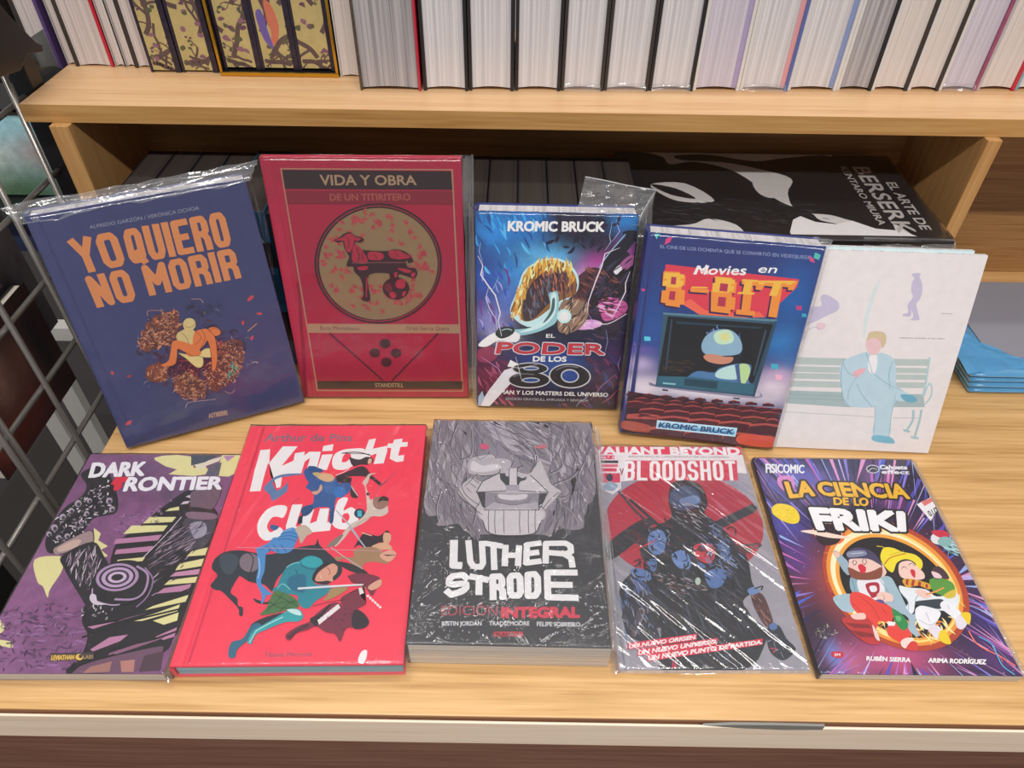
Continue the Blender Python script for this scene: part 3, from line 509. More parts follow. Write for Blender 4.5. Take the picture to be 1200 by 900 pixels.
ART['poder']=[
('g','1c1f38',[(218,202,314,314,'2a8ad8',1),(554,129,244,349,'1f78c8',0.9),(121,778,279,419,'2c4ea8',0.9),(441,734,244,279,'3a8ad0',0.9),(784,518,349,209,'5fb4e8',1),(183,1285,244,244,'8a88c8',0.9),(317,1472,209,139,'b8b8d8',0.8),(1558,70,209,174,'2a7ac0',1),(1323,571,244,174,'b0409a',0.9),(1077,179,314,209,'1a1c30',0.9),(1175,713,209,139,'d8a0d8',0.7),(1594,428,139,174,'9a4a9a',0.9),(1467,1136,314,244,'2c2238',0.9),(146,2040,384,314,'6a2440',1),(834,1774,454,174,'24408a',1),(1478,2085,419,279,'2c1c30',1),(1588,1751,139,279,'4a2a60',0.7),(1014,1932,279,209,'3058a0',0.8),(584,1388,209,139,'1e2028',0.8),(1784,2332,104,104,'a03050',0.9),(35,2473,104,104,'7898c8',1),(1010,85,209,139,'2a2440',0.8),(347,1021,139,209,'5878c8',0.8)],0.09),
('c',['3aa0e0','56b4ec','2878c0','1c4c90'],'36 48 855 26 781 450 472 663 249 739 26 676',40,1608,315,3,0.7,1.2),
('c',['6a3a90','3a4cb0','9a9ad8'],'26 676 345 667 385 1548 13 1559',26,1398,280,4,0.7,1.3),
('c',['14162a','1a1630','2a1e38'],'854 -6 1552 7 1341 401 1029 410 776 317',60,1049,419,5,0.7,-1),
('p','4c2c34',1,'1096 733 1231 608 1358 611 1519 634 1590 878 1533 1134 1271 1160 1134 1072 1076 928'),
('p','241a28',1,'1334 709 1590 394 1716 698 1674 911 1526 1061 1370 1158 1199 1070'),
('p','161624',1,'1343 622 1409 467 1576 246 1662 189 1688 260 1594 428 1456 636'),
('p','161624',1,'1540 199 1614 171 1693 188 1698 292 1608 262'),
('s','8ad0f0',87,1,0,'1572 214 1408 450 1326 605'),
('p','c85a9a',1,'1358 1011 1467 953 1651 1003 1678 1112 1572 1208 1443 1249 1385 1139'),
('p','e0a8d8',1,'1081 1297 1276 1235 1412 1269 1383 1327 1219 1369 1118 1353'),
('s','f0d8f0',105,1,0,'1099 1316 1312 1272 1480 1286 1682 1149'),
('p','a05890',1,'1544 565 1628 460 1691 459 1686 561 1582 632'),
('p','e8e0f0',1,'1487 635 1544 565 1574 615 1523 675'),
('c',['6a3c40','38202a','7c4a44','2c1a24'],'1096 733 1231 608 1358 611 1519 634 1590 878 1533 1134 1271 1160 1134 1072 1076 928',60,1398,280,41,0.5,0.5),
('c',['2c3044','0e0e18','3c3450'],'1334 709 1590 394 1716 698 1674 911 1526 1061 1370 1158 1199 1070',50,1538,280,42,0.4,2.3),
('c',['e080b8','f0b0d8','a03c80'],'1358 1011 1467 953 1651 1003 1678 1112 1572 1208 1443 1249 1385 1139',24,1189,210,43,0.5,0.2),
('c',['f0e0f8','c890c8'],'1081 1297 1276 1235 1412 1269 1383 1327 1219 1369 1118 1353',10,1049,105,44,0.4,0.1),
('p','bfe0f0',1,'444 910 519 662 659 548 815 500 990 546 1111 715 1106 892 999 1003 650 1348 382 1186'),
('p','8a6030',1,'463 910 542 679 675 561 831 523 982 580 1087 733 1086 928 934 1005 680 1233 532 1275 447 1165 381 1149'),
('p','3c2a2e',1,'527 1016 634 763 789 654 936 720 961 896 836 1007 647 1234 532 1256'),
('c',['d8b050','f0d880','c89038','f4e8a8','e0a040'],'444 946 520 679 665 555 831 516 992 573 1087 733 1021 823 853 653 663 692 555 836 482 1239 365 1224 414 1129',130,1258,210,6,0.5,1.7),
('c',['8a4a38','b06a50','5c3a40','4a3a50'],'603 835 758 655 948 650 1090 786 1078 964 934 1005 799 900 643 1086',80,1398,210,7,0.5,1.5),
('c',['4a4a5c','38343c','6a6a78'],'573 907 792 724 859 792 804 1008 614 1235 531 1238',50,1189,210,8,0.5,1.5),
('c',['2c2a38','14121c','4c3c58'],'1219 1369 1682 1318 1702 1510 1230 1524',20,1398,210,46,0.5,0.3),
('c',['8a3858','4c1c34','6c2848','a05070'],'10 1798 491 1784 431 2461 -1 2474',46,1538,315,47,0.6,1.0),
('c',['4c2438','2c1828','6c3450','283c70'],'1109 1766 1760 1746 1741 2443 970 2467',60,1538,315,48,0.6,0.9),
('p','8fc0c8',1,'800 929 838 899 903 915 912 1227 817 1343 619 1433 418 1462 400 1393 617 1349 763 1231 823 1081'),
('p','c8ecf0',1,'827 935 881 927 882 1153 782 1306 618 1394 484 1414 682 1309 809 1155'),
('p','3a6068',1,'842 989 867 978 867 1116 812 1230 748 1288 825 1136'),
('p','8a7060',1,'936 1041 1063 983 1229 1033 1242 1217 1136 1372 987 1414 917 1340'),
('c',['a88468','5c4840','c8b090','3c3034'],'936 1041 1063 983 1229 1033 1242 1217 1136 1372 987 1414 917 1340',50,1189,210,45,0.5,2.0),
('p','bfe6ee',1,'1062 1193 1054 1238 1027 1272 987 1285 947 1274 916 1242 904 1197 912 1152 939 1119 978 1106 1018 1117 1049 1148'),
('p','eefcff',1,'1036 1193 1030 1223 1012 1246 986 1255 959 1247 939 1226 930 1196 936 1166 954 1144 980 1135 1006 1143 1027 1164'),
('x','burst','983 1195 1181 1189','e4f8ff',16),
('p','e8e4f0',1,'13 1598 149 1458 317 1395 485 1437 453 1546 250 1533 114 1615'),
('p','24302c',1,'210 1445 267 1359 417 1354 411 1439 284 1505'),
('s','b0c8d0',105,1,0,'283 1396 350 1375 400 1393'),
('p','8a3050',1,'19 1658 182 1613 233 1751 112 1835 10 1798'),
('s','dcdcff',157,0,1,'23 488 75 605 51 710 137 848 210 953 266 1171 243 1284 284 1473'),
('s','d8d8ff',84,0,1,'136 865 103 992 151 1137 217 1247 233 1398'),
('s','a0b8f0',63,0,1,'56 337 36 437 75 571'),
('s','a8c8f8',63,0,1,'249 721 201 846 152 919'),
('s','e8d0ff',147,0,1,'1525 363 1375 434 1355 570 1305 744 1243 996 1237 1143'),
('s','b0c8f8',63,0,1,'1421 74 1405 235 1426 300 1372 400'),
('s','c8c0f8',63,0,1,'1470 104 1508 183 1441 299'),
('s','e8d8ff',140,0,1,'1662 630 1628 770 1638 877 1588 1023 1523 1209'),
('s','b898e0',70,0,1,'1237 1143 1311 1253 1286 1367'),
('s','c8a0d8',70,0,1,'44 1757 147 1834 250 1913 321 2077 286 2205'),
('s','c090c8',70,0,1,'1670 1709 1647 1831 1694 1953'),
('s','b080b8',56,0,1,'1642 1954 1482 2127 1357 2345'),
('s','d86a90',84,0,1,'1684 2036 1714 2162 1602 2294 1502 2385'),
('s','b0b0e0',70,0,1,'1241 2219 1318 2303 1217 2393 1202 2438'),
('s','9aa0e0',56,0,1,'1470 1362 1499 1516 1479 1674'),
('p','d8d8e0',0,'320 1932 509 1856 460 2031 143 2470 7 2474 145 2209'),
('p','9ab0c8',0,'9 2321 56 2233 80 2340 35 2473 -1 2474'),
('p','f4f4ff',0,'388 1787 492 1849 699 1838 510 1881 531 2071 475 1898 354 1877'),
('t','KROMIC BRUCK','f0f0f4','346 96 1340 82 1342 188 341 205',2,'',0),
('t','EL','e8e8ec','793 1428 894 1425 893 1475 792 1478',1,'',0),
('t','PODER','c9c9d4','243 1545 1467 1536 1473 1683 216 1703',2,'c9c9d4',5),
('t','PODER','b8323c','250 1548 1461 1541 1466 1679 223 1699',2,'',0),
('t','DE LOS','f0f0f4','654 1727 1038 1723 1038 1792 653 1799',2,'',0),
('p','c8c8cc',1,'836 1896 808 1940 731 1974 623 1989 515 1980 436 1951 406 1908 435 1865 512 1831 619 1816 726 1825 805 1854'),
('p','c8c8cc',1,'866 2052 835 2114 744 2162 618 2182 490 2170 397 2127 363 2067 396 2006 487 1959 612 1939 737 1952 830 1993'),
('p','26262a',1,'822 1896 796 1934 723 1963 623 1976 522 1969 448 1944 420 1908 447 1870 519 1841 619 1829 719 1835 793 1860'),
('p','26262a',1,'852 2053 822 2106 736 2148 617 2165 497 2155 409 2119 377 2067 408 2014 494 1973 612 1956 730 1966 818 2002'),
('p','c8c8cc',1,'725 1895 713 1910 679 1921 632 1926 585 1924 551 1914 538 1900 550 1886 584 1874 631 1869 677 1871 712 1881'),
('p','30508a',1,'711 1895 700 1904 671 1911 632 1914 592 1913 563 1908 552 1900 562 1892 591 1885 631 1881 671 1882 700 1887'),
('p','c8c8cc',1,'741 2060 727 2080 689 2095 637 2101 584 2098 545 2085 531 2067 544 2047 582 2032 635 2026 687 2029 726 2042'),
('p','30508a',1,'727 2061 715 2074 682 2084 636 2089 591 2087 557 2078 545 2066 557 2053 590 2043 635 2038 680 2040 714 2049'),
('p','c8c8cc',1,'1342 1999 1311 2086 1221 2148 1096 2168 971 2140 879 2072 846 1983 880 1898 969 1838 1092 1819 1215 1846 1306 1912'),
('p','26262a',1,'1328 1999 1298 2077 1214 2133 1096 2151 978 2125 892 2064 860 1984 892 1906 976 1852 1092 1835 1208 1860 1294 1919'),
('p','c8c8cc',1,'1202 1995 1188 2042 1149 2076 1095 2087 1041 2073 1001 2036 986 1988 1000 1941 1039 1907 1093 1896 1147 1911 1187 1947'),
('p','28488c',1,'1188 1994 1176 2034 1142 2062 1095 2071 1047 2058 1013 2028 1000 1988 1012 1949 1046 1922 1093 1913 1140 1925 1175 1955'),
('s','707078',140,1,0,'425 2024 529 1979 668 1983'),
('s','707078',140,1,0,'926 1914 1045 1857 1184 1869'),
('s','f8f8ff',70,0,1,'449 1745 493 1926 531 2092'),
('s','f8f8ff',70,0,1,'354 1877 493 1898 706 1842'),
('t','HE-MAN Y LOS MASTERS DEL UNIVERSO','e4e4ea','152 2213 1567 2218 1568 2274 148 2273',1,'',0),
('t','EDICIÓN GRAYSKULL AMPLIADA Y REVISADA','b8b8c4','340 2319 1337 2320 1339 2354 340 2359',0,'',0),
]
ART['bit']=[
('g','27397c',[(732,154,1271,349,'2b3670',1),(199,1003,254,476,'25539a',0.9),(1531,573,286,476,'1e5ca4',1),(1554,1063,222,254,'2a7abc',0.9),(1673,1325,127,190,'3070b0',0.6),(183,1779,254,190,'d8ccd8',1),(1586,1619,286,222,'d4c8d4',1),(873,1774,953,127,'d8d0d8',1),(114,1496,190,127,'b8a8cc',0.9),(121,1319,158,63,'6a58a8',0.8),(1615,1472,190,95,'c8a8cc',0.8),(857,835,794,190,'1c3c78',0.7)],0.03),
('p','25306a',0,'7 11 64 12 107 2379 34 2368'),
('t','EL CINE DE LOS OCHENTA QUE SE CONVIRTIÓ EN VIDEOJUEGO','98a4c8','138 116 1630 100 1636 138 146 151',0,'',0),
('p','5cc8c0',0,'64 12 113 2 135 35 94 63'),
('p','d8407c',0,'188 48 247 25 232 80 181 115'),
('p','50b8b0',0,'1651 62 1712 86 1706 138 1652 122'),
('p','d0487c',0,'1598 109 1653 128 1677 171 1627 160'),
('p','d83c50',0,'223 318 1567 356 1564 443 1321 804 1259 787 1092 831 651 840 455 729 222 448'),
('p','e86850',0,'651 840 441 730 534 672 700 785 1085 795 1250 746 1321 804 1092 831'),
('p','3a2050',0,'196 413 361 410 369 440 424 441 435 548 401 551 406 601 444 604 458 764 417 768 419 801 267 790 266 767 215 762 207 627 248 623 243 573 205 570 195 445'),
('p','3a2050',0,'497 573 683 571 688 612 498 615'),
('p','3a2050',0,'717 419 900 427 907 463 948 466 959 585 922 589 928 633 969 635 983 770 943 774 948 819 744 814 708 578 741 568'),
('p','3a2050',0,'992 430 1165 432 1169 482 1113 487 1141 767 1193 768 1198 820 1004 820 1000 768 1052 763 1026 483 996 480'),
('p','3a2050',0,'1135 429 1550 394 1523 497 1467 503 1465 472 1408 471 1426 816 1337 812 1318 480 1231 476 1208 528 1150 528'),
('p','e9903c',0,'214 393 378 390 386 420 441 421 452 527 418 530 423 581 461 583 475 743 435 747 437 779 284 769 284 746 233 741 225 606 265 602 261 552 222 549 212 424'),
('p','e9903c',0,'514 552 700 550 704 591 515 594'),
('p','e9903c',0,'734 399 916 406 923 443 964 445 975 564 938 568 944 612 985 614 999 748 959 752 965 798 761 792 725 557 758 548'),
('p','e9903c',0,'1008 410 1181 412 1185 461 1129 467 1157 745 1210 747 1214 798 1021 798 1017 747 1068 741 1042 463 1013 459'),
('p','e9903c',0,'1151 408 1565 374 1538 477 1482 482 1481 451 1423 451 1442 795 1353 791 1334 459 1247 455 1224 508 1166 507'),
('p','f2b848',0,'228 408 372 400 376 412 424 410 426 455 396 458 397 479 430 478 431 544 395 548 395 561 264 563 265 554 222 554 224 498 259 495 258 474 225 474 225 422'),
('p','f2b848',0,'522 534 684 524 684 542 520 551'),
('p','f2b848',0,'746 409 904 404 907 420 942 419 942 469 910 472 911 490 946 490 947 545 912 549 913 567 737 574 725 477 755 471'),
('p','f2b848',0,'1018 407 1168 401 1167 422 1118 427 1116 543 1162 541 1161 563 995 571 996 550 1041 545 1043 429 1017 428'),
('p','f2b848',0,'1175 406 1539 374 1504 419 1455 424 1457 410 1407 413 1389 557 1313 559 1329 420 1254 422 1229 446 1179 448'),
('p','b03050',0,'300 447 352 448 356 530 304 529'),
('p','b03050',0,'307 605 368 605 372 705 309 701'),
('p','b03050',0,'804 470 883 472 887 557 806 556'),
('p','b03050',0,'811 619 890 621 898 726 819 724'),
('t','Movies','f0eef4','544 300 1034 253 1032 358 518 398',1,'',0),
('t','en','f0eef4','1156 266 1335 255 1324 311 1145 322',1,'',0),
('s','f0eef4',127,1,0,'541 399 565 307 601 381 631 291 654 388'),
('p','8a86a0',1,'271 1716 345 1766 1415 1781 1427 1682 1378 1766 323 1730'),
('p','2a3446',0,'397 1780 465 1782 465 1804 404 1803'),
('p','2a3446',0,'1186 1798 1260 1795 1255 1816 1189 1815'),
('p','34566c',0,'274 854 1450 816 1450 900 1411 1762 318 1754 317 1633'),
('p','5c8494',0,'274 854 1450 816 1450 840 280 876'),
('p','27485c',0,'1381 855 1450 830 1411 1762 1380 1758'),
('p','10141c',0,'330 892 1419 872 1366 1592 717 1588 327 1622'),
('p','2c4658',0,'367 924 383 922 415 1564 396 1567'),
('p','203848',0,'417 940 1316 918 1304 937 438 970'),
('p','344c60',0,'1353 946 1372 947 1356 1498 1340 1499'),
('c',['3a2c28','4a3420','2a2426'],'374 1398 686 1402 691 1534 383 1568',30,1017,169,3,0.5,0.1),
('p','18202e',1,'1179 1181 1174 1306 1110 1406 1005 1451 887 1430 789 1348 737 1228 746 1104 811 1008 914 965 1029 985 1126 1064'),
('c',['5a7ad0','8ab0e8','3a50a0'],'694 1069 804 968 1018 928 1158 1074 1146 1258 750 1301',50,508,102,4,0.6,1.3),
('p','8ab0c8',1,'734 1210 760 1080 857 998 997 983 1108 1061 1163 1183 1130 1260 960 1297 798 1296'),
('p','c4e0c0',1,'848 1035 965 983 1038 1033 1048 1122 935 1161 864 1123'),
('p','d8d890',1,'913 1046 974 1030 1002 1091 942 1115'),
('p','c88a70',1,'777 1317 861 1285 993 1303 1090 1301 1071 1369 962 1399 828 1377'),
('p','4a78a8',1,'665 1575 753 1508 917 1509 971 1446 1106 1384 1231 1361 1302 1390 1300 1542 1283 1621 720 1607'),
('p','b8dcd8',1,'974 1464 1108 1393 1175 1404 1188 1555 1011 1575 940 1544'),
('p','b8d898',1,'1171 1386 1266 1375 1301 1466 1279 1602 1227 1589'),
('p','405a90',0,'1124 1391 1169 1377 1231 1608 1199 1611'),
('p','2f6478',0,'341 1621 701 1590 1379 1610 1389 1735 339 1728'),
('p','1f4454',0,'622 1618 986 1616 987 1713 628 1705'),
('p','8ac0cc',0,'393 1693 534 1692 534 1712 394 1714'),
('p','5cc8d8',0,'138 1162 183 1159 188 1197 143 1200'),
('p','3cb0c8',0,'1502 1335 1572 1332 1585 1392 1515 1396'),
('p','e8b0c8',0,'1573 1463 1644 1459 1657 1520 1587 1524'),
('p','e070a8',0,'17 1231 66 1229 71 1270 23 1272'),
('p','b83c78',0,'1602 642 1659 640 1670 687 1613 689'),
('p','38a0c0',0,'1679 723 1725 721 1734 759 1688 762'),
('p','58c8e0',0,'114 1154 174 1151 181 1202 121 1205'),
('p','c84080',0,'13 606 48 604 52 632 17 634'),
('p','2a1820',0,'28 1852 162 1863 861 1886 1675 1885 1813 2427 22 2409'),
('p','a84a44',0,'7 1888 18 1879 73 1858 133 1877 145 1875'),
('p','451c24',0,'10 1914 16 1881 74 1869 135 1870 149 1901'),
('p','a84a44',0,'197 1883 208 1874 262 1853 322 1872 335 1870'),
('p','451c24',0,'200 1909 205 1876 264 1864 324 1865 338 1896'),
('p','a84a44',0,'386 1878 398 1869 451 1848 511 1867 523 1865'),
('p','451c24',0,'390 1904 395 1871 453 1859 513 1860 528 1891'),
('p','a84a44',0,'575 1873 586 1864 640 1843 700 1862 712 1860'),
('p','451c24',0,'579 1899 584 1866 642 1854 702 1855 716 1886'),
('p','a84a44',0,'764 1868 775 1859 828 1838 888 1857 900 1855'),
('p','451c24',0,'768 1894 772 1861 830 1849 889 1850 904 1881'),
('p','a84a44',0,'951 1863 962 1854 1015 1833 1075 1852 1087 1850'),
('p','451c24',0,'956 1889 960 1856 1017 1845 1077 1845 1092 1876'),
('p','a84a44',0,'1139 1858 1149 1849 1202 1828 1262 1847 1274 1845'),
('p','451c24',0,'1144 1884 1147 1851 1204 1840 1263 1840 1279 1871'),
('p','a84a44',0,'1325 1853 1336 1844 1388 1823 1448 1842 1460 1840'),
('p','451c24',0,'1331 1879 1333 1846 1390 1835 1450 1835 1465 1866'),
('p','a84a44',0,'1511 1848 1522 1839 1574 1818 1634 1837 1646 1835'),
('p','451c24',0,'1517 1874 1519 1841 1576 1830 1635 1831 1651 1861'),
('p','a84a44',0,'110 1952 121 1936 194 1912 273 1929 287 1936'),
('p','451c24',0,'116 1992 119 1942 196 1926 276 1928 292 1976'),
('p','a84a44',0,'301 1947 311 1930 384 1907 463 1924 477 1931'),
('p','451c24',0,'307 1987 309 1937 386 1921 466 1923 483 1971'),
('p','a84a44',0,'491 1942 501 1925 573 1902 652 1919 666 1926'),
('p','451c24',0,'497 1982 499 1932 576 1916 655 1918 672 1966'),
('p','a84a44',0,'680 1936 690 1920 762 1897 841 1914 854 1921'),
('p','451c24',0,'687 1976 688 1927 764 1910 844 1913 861 1960'),
('p','a84a44',0,'869 1931 879 1915 950 1892 1029 1909 1043 1916'),
('p','451c24',0,'876 1971 877 1921 953 1905 1032 1908 1050 1955'),
('p','a84a44',0,'1057 1926 1067 1910 1138 1887 1216 1904 1230 1911'),
('p','451c24',0,'1064 1966 1065 1916 1140 1900 1219 1903 1238 1950'),
('p','a84a44',0,'1245 1921 1254 1905 1325 1882 1403 1899 1417 1905'),
('p','451c24',0,'1253 1961 1252 1911 1328 1895 1406 1898 1425 1945'),
('p','a84a44',0,'1432 1916 1441 1900 1511 1877 1590 1894 1604 1900'),
('p','451c24',0,'1440 1956 1439 1906 1514 1890 1593 1893 1612 1940'),
('p','a84a44',0,'1619 1911 1628 1895 1697 1872 1776 1889 1790 1895'),
('p','451c24',0,'1627 1951 1626 1901 1700 1885 1779 1888 1799 1935'),
('p','a84a44',0,'23 2016 32 1990 128 1964 229 1979 244 1997'),
('p','451c24',0,'30 2073 31 2002 130 1980 233 1985 252 2054'),
('p','a84a44',0,'238 2010 247 1984 342 1958 443 1973 458 1991'),
('p','451c24',0,'246 2067 246 1996 345 1974 447 1979 467 2048'),
('p','a84a44',0,'452 2004 461 1978 556 1952 657 1967 672 1985'),
('p','451c24',0,'461 2061 460 1990 558 1969 661 1973 681 2042'),
('p','a84a44',0,'666 1998 675 1973 769 1947 869 1961 885 1979'),
('p','451c24',0,'675 2055 674 1984 772 1963 874 1967 895 2036'),
('p','a84a44',0,'879 1992 888 1967 981 1941 1081 1955 1097 1973'),
('p','451c24',0,'889 2049 887 1979 984 1957 1086 1962 1108 2030'),
('p','a84a44',0,'1092 1986 1100 1961 1193 1935 1293 1950 1309 1967'),
('p','451c24',0,'1102 2043 1099 1973 1196 1951 1297 1956 1320 2024'),
('p','a84a44',0,'1304 1981 1311 1955 1403 1929 1503 1944 1520 1962'),
('p','451c24',0,'1315 2037 1310 1967 1407 1945 1508 1950 1532 2018'),
('p','a84a44',0,'1515 1975 1522 1949 1613 1924 1713 1938 1730 1956'),
('p','451c24',0,'1526 2031 1521 1961 1617 1940 1718 1944 1742 2012'),
('p','a84a44',0,'179 2108 187 2068 317 2038 453 2049 470 2082'),
('p','451c24',0,'190 2189 186 2088 320 2058 458 2065 483 2164'),
('p','a84a44',0,'467 2099 474 2060 603 2030 738 2041 757 2074'),
('p','451c24',0,'479 2181 473 2080 606 2050 744 2057 770 2156'),
('p','a84a44',0,'753 2091 759 2052 888 2022 1023 2033 1042 2066'),
('p','451c24',0,'766 2173 760 2072 891 2042 1029 2050 1056 2147'),
('p','a84a44',0,'1038 2083 1044 2045 1171 2014 1306 2025 1325 2058'),
('p','451c24',0,'1053 2165 1044 2064 1175 2034 1312 2042 1341 2139'),
('p','a84a44',0,'1322 2075 1327 2037 1454 2006 1588 2017 1608 2050'),
('p','451c24',0,'1338 2156 1328 2056 1458 2026 1595 2034 1625 2131'),
('p','a84a44',0,'1605 2067 1609 2029 1663 2007 1725 2026 1745 2060'),
('p','451c24',0,'1622 2148 1610 2048 1667 2027 1732 2043 1763 2140'),
('p','a84a44',0,'48 2218 53 2159 229 2123 410 2129 431 2186'),
('p','451c24',0,'62 2336 54 2191 233 2149 418 2161 448 2303'),
('p','a84a44',0,'396 2208 400 2149 574 2113 754 2119 777 2176'),
('p','451c24',0,'412 2325 401 2181 578 2139 763 2151 796 2292'),
('p','a84a44',0,'742 2198 745 2140 918 2104 1097 2109 1120 2166'),
('p','451c24',0,'761 2315 747 2171 922 2129 1106 2141 1142 2282'),
('p','a84a44',0,'1086 2188 1088 2130 1259 2094 1438 2099 1462 2156'),
('p','451c24',0,'1107 2305 1091 2161 1264 2119 1448 2131 1486 2272'),
('p','a84a44',0,'1428 2178 1429 2120 1599 2084 1777 2090 1802 2146'),
('p','451c24',0,'1452 2294 1433 2151 1604 2110 1787 2122 1828 2261'),
('p','a84a44',0,'289 2385 291 2306 483 2267 681 2271 707 2352'),
('p','451c24',0,'310 2541 294 2350 488 2299 692 2319 731 2506'),
('p','a84a44',0,'726 2372 727 2293 917 2255 1113 2258 1141 2339'),
('p','451c24',0,'751 2527 730 2337 922 2286 1125 2306 1169 2492'),
('p','a84a44',0,'1161 2359 1159 2280 1347 2242 1543 2245 1572 2325'),
('p','451c24',0,'1189 2513 1164 2324 1353 2273 1556 2293 1604 2479'),
('p','a84a44',0,'1592 2346 1589 2267 1678 2241 1776 2256 1806 2336'),
('p','451c24',0,'1624 2499 1594 2311 1684 2272 1789 2304 1840 2490'),
('p','b8dcec',0,'400 2195 1306 2187 1304 2308 403 2308'),
('p','58a0c8',0,'416 2217 1294 2208 1290 2287 414 2291'),
('p','9cd0e8',0,'416 2217 1294 2208 1294 2239 417 2248'),
('t','KROMIC BRUCK','1c3c6c','436 2218 1275 2210 1269 2277 433 2289',2,'',0),
('p','c8503c',1,'1361 2270 1726 2261 1749 2396 1369 2395'),
('p','a04838',1,'19 2253 315 2276 312 2374 34 2368'),
]
ART['white']=[
('g','dcd7da',[(905,589,862,862,'e2dcdd',0.5)],0.008),
('p','bdb6d0',1,'104 620 208 601 184 509 222 473 309 504 389 566 392 643 309 698 213 760 105 837 103 970 46 1032 -14 711'),
('p','dcc0cc',1,'200 807 259 787 299 809 287 856 229 870'),
('s','a8a0c0',57,1,0,'92 911 175 843 246 861'),
('p','bdb6d0',1,'1078 214 1151 211 1153 249 1192 311 1222 407 1215 492 1195 549 1264 696 1260 719 1180 722 1195 678 1156 608 1169 679 1088 679 1088 656 1131 637 1105 553 1138 472 1103 398 1090 315 1103 259 1072 241'),
('p','cbd9dc',1,'760 313 744 300 699 512 691 712 715 916 743 921 731 711 739 510'),
('t','Ana Bustelo','6c6470','1472 627 1596 628 1599 642 1476 641',0,'',0),
('t','Hablemos sentados en las nubes','5c5a64','1106 918 1585 907 1590 925 1110 935',0,'',0),
('p','b0bdbd',0,'63 1198 604 1190 623 1275 60 1283'),
('p','b0bdbd',0,'1099 1173 1489 1163 1498 1241 1119 1254'),
('p','b0bdbd',0,'59 1305 627 1296 642 1364 52 1373'),
('p','b0bdbd',0,'1125 1278 1499 1269 1502 1330 1140 1342'),
('p','b0bdbd',0,'55 1386 644 1376 659 1444 48 1455'),
('p','b0bdbd',0,'1144 1358 1507 1348 1508 1410 1159 1422'),
('p','b0bdbd',0,'51 1480 664 1469 680 1544 46 1555'),
('p','b0bdbd',0,'1166 1450 1516 1441 1517 1510 1183 1522'),
('p','9fb2b5',0,'62 1602 692 1597 1537 1585 1592 1742 732 1781 40 1763'),
('s','8a9ca0',57,0,0,'54 1650 703 1647'),
('s','8a9ca0',57,0,0,'51 1699 712 1692'),
('s','b8b8c0',86,1,0,'45 1870 1057 1890'),
('s','b8b8c0',86,1,0,'1273 1893 1556 1880'),
('s','a8c4cc',230,1,0,'1488 1138 1527 1460 1534 1617'),
('s','a8c4cc',172,1,0,'1545 1616 1561 1458 1604 1494 1624 1613 1584 1710'),
('s','9cbcc4',259,1,0,'1474 1780 1501 1909 1468 2042'),
('s','9cbcc4',259,1,0,'1564 1776 1577 1905 1577 2130'),
('p','9cbcc4',0,'1421 2028 1512 2047 1505 2074 1434 2057'),
('p','9cbcc4',0,'1529 2113 1626 2128 1621 2155 1543 2145'),
('p','b2ccda',1,'618 1190 794 1107 872 1149 960 1109 1116 1184 1198 1443 1202 1600 1094 1620 739 1684 609 1499 556 1330 573 1237'),
('p','b2ccda',1,'636 1467 755 1368 918 1346 1303 1548 1402 1607 1336 1683 1161 1665 1015 1768 756 1764 662 1655'),
('p','b2ccda',1,'1014 1640 1234 1614 1249 1855 1288 2134 1111 2125 1080 1928 1049 1767'),
('p','e4e2e8',1,'846 1156 929 1153 949 1360 869 1317'),
('p','dfbcc2',1,'937 1011 940 1074 921 1121 884 1139 839 1124 799 1079 773 1017 770 955 790 909 827 891 871 906 911 949'),
('p','c9b898',1,'770 943 783 878 875 862 955 891 979 994 955 1055 913 967 825 941 777 973'),
('p','dfaeb8',1,'710 1355 769 1306 838 1303 810 1366 737 1416'),
('p','78b0c8',1,'1111 2125 1288 2134 1357 2181 1352 2222 1128 2199'),
('p','6aa4c0',1,'1292 1596 1430 1606 1488 1667 1423 1692 1330 1658'),
('s','6f9fb8',46,1,0,'573 1237 671 1372 772 1383'),
('s','6f9fb8',46,1,0,'762 1399 712 1558 725 1685'),
('s','6f9fb8',46,1,0,'918 1346 1117 1477 1303 1548'),
('s','6f9fb8',46,1,0,'794 1107 866 1240 921 1361'),
('s','6f9fb8',46,1,0,'1106 1200 1101 1353 1159 1538'),
('s','6f9fb8',46,1,0,'1043 1767 1080 1928 1111 2125'),
('s','6f9fb8',46,1,0,'1234 1614 1249 1855 1288 2134'),
('s','6f9fb8',46,1,0,'1015 1768 866 1615 782 1492'),
('s','6f9fb8',46,1,0,'577 1191 583 1376 662 1655 756 1764'),
]
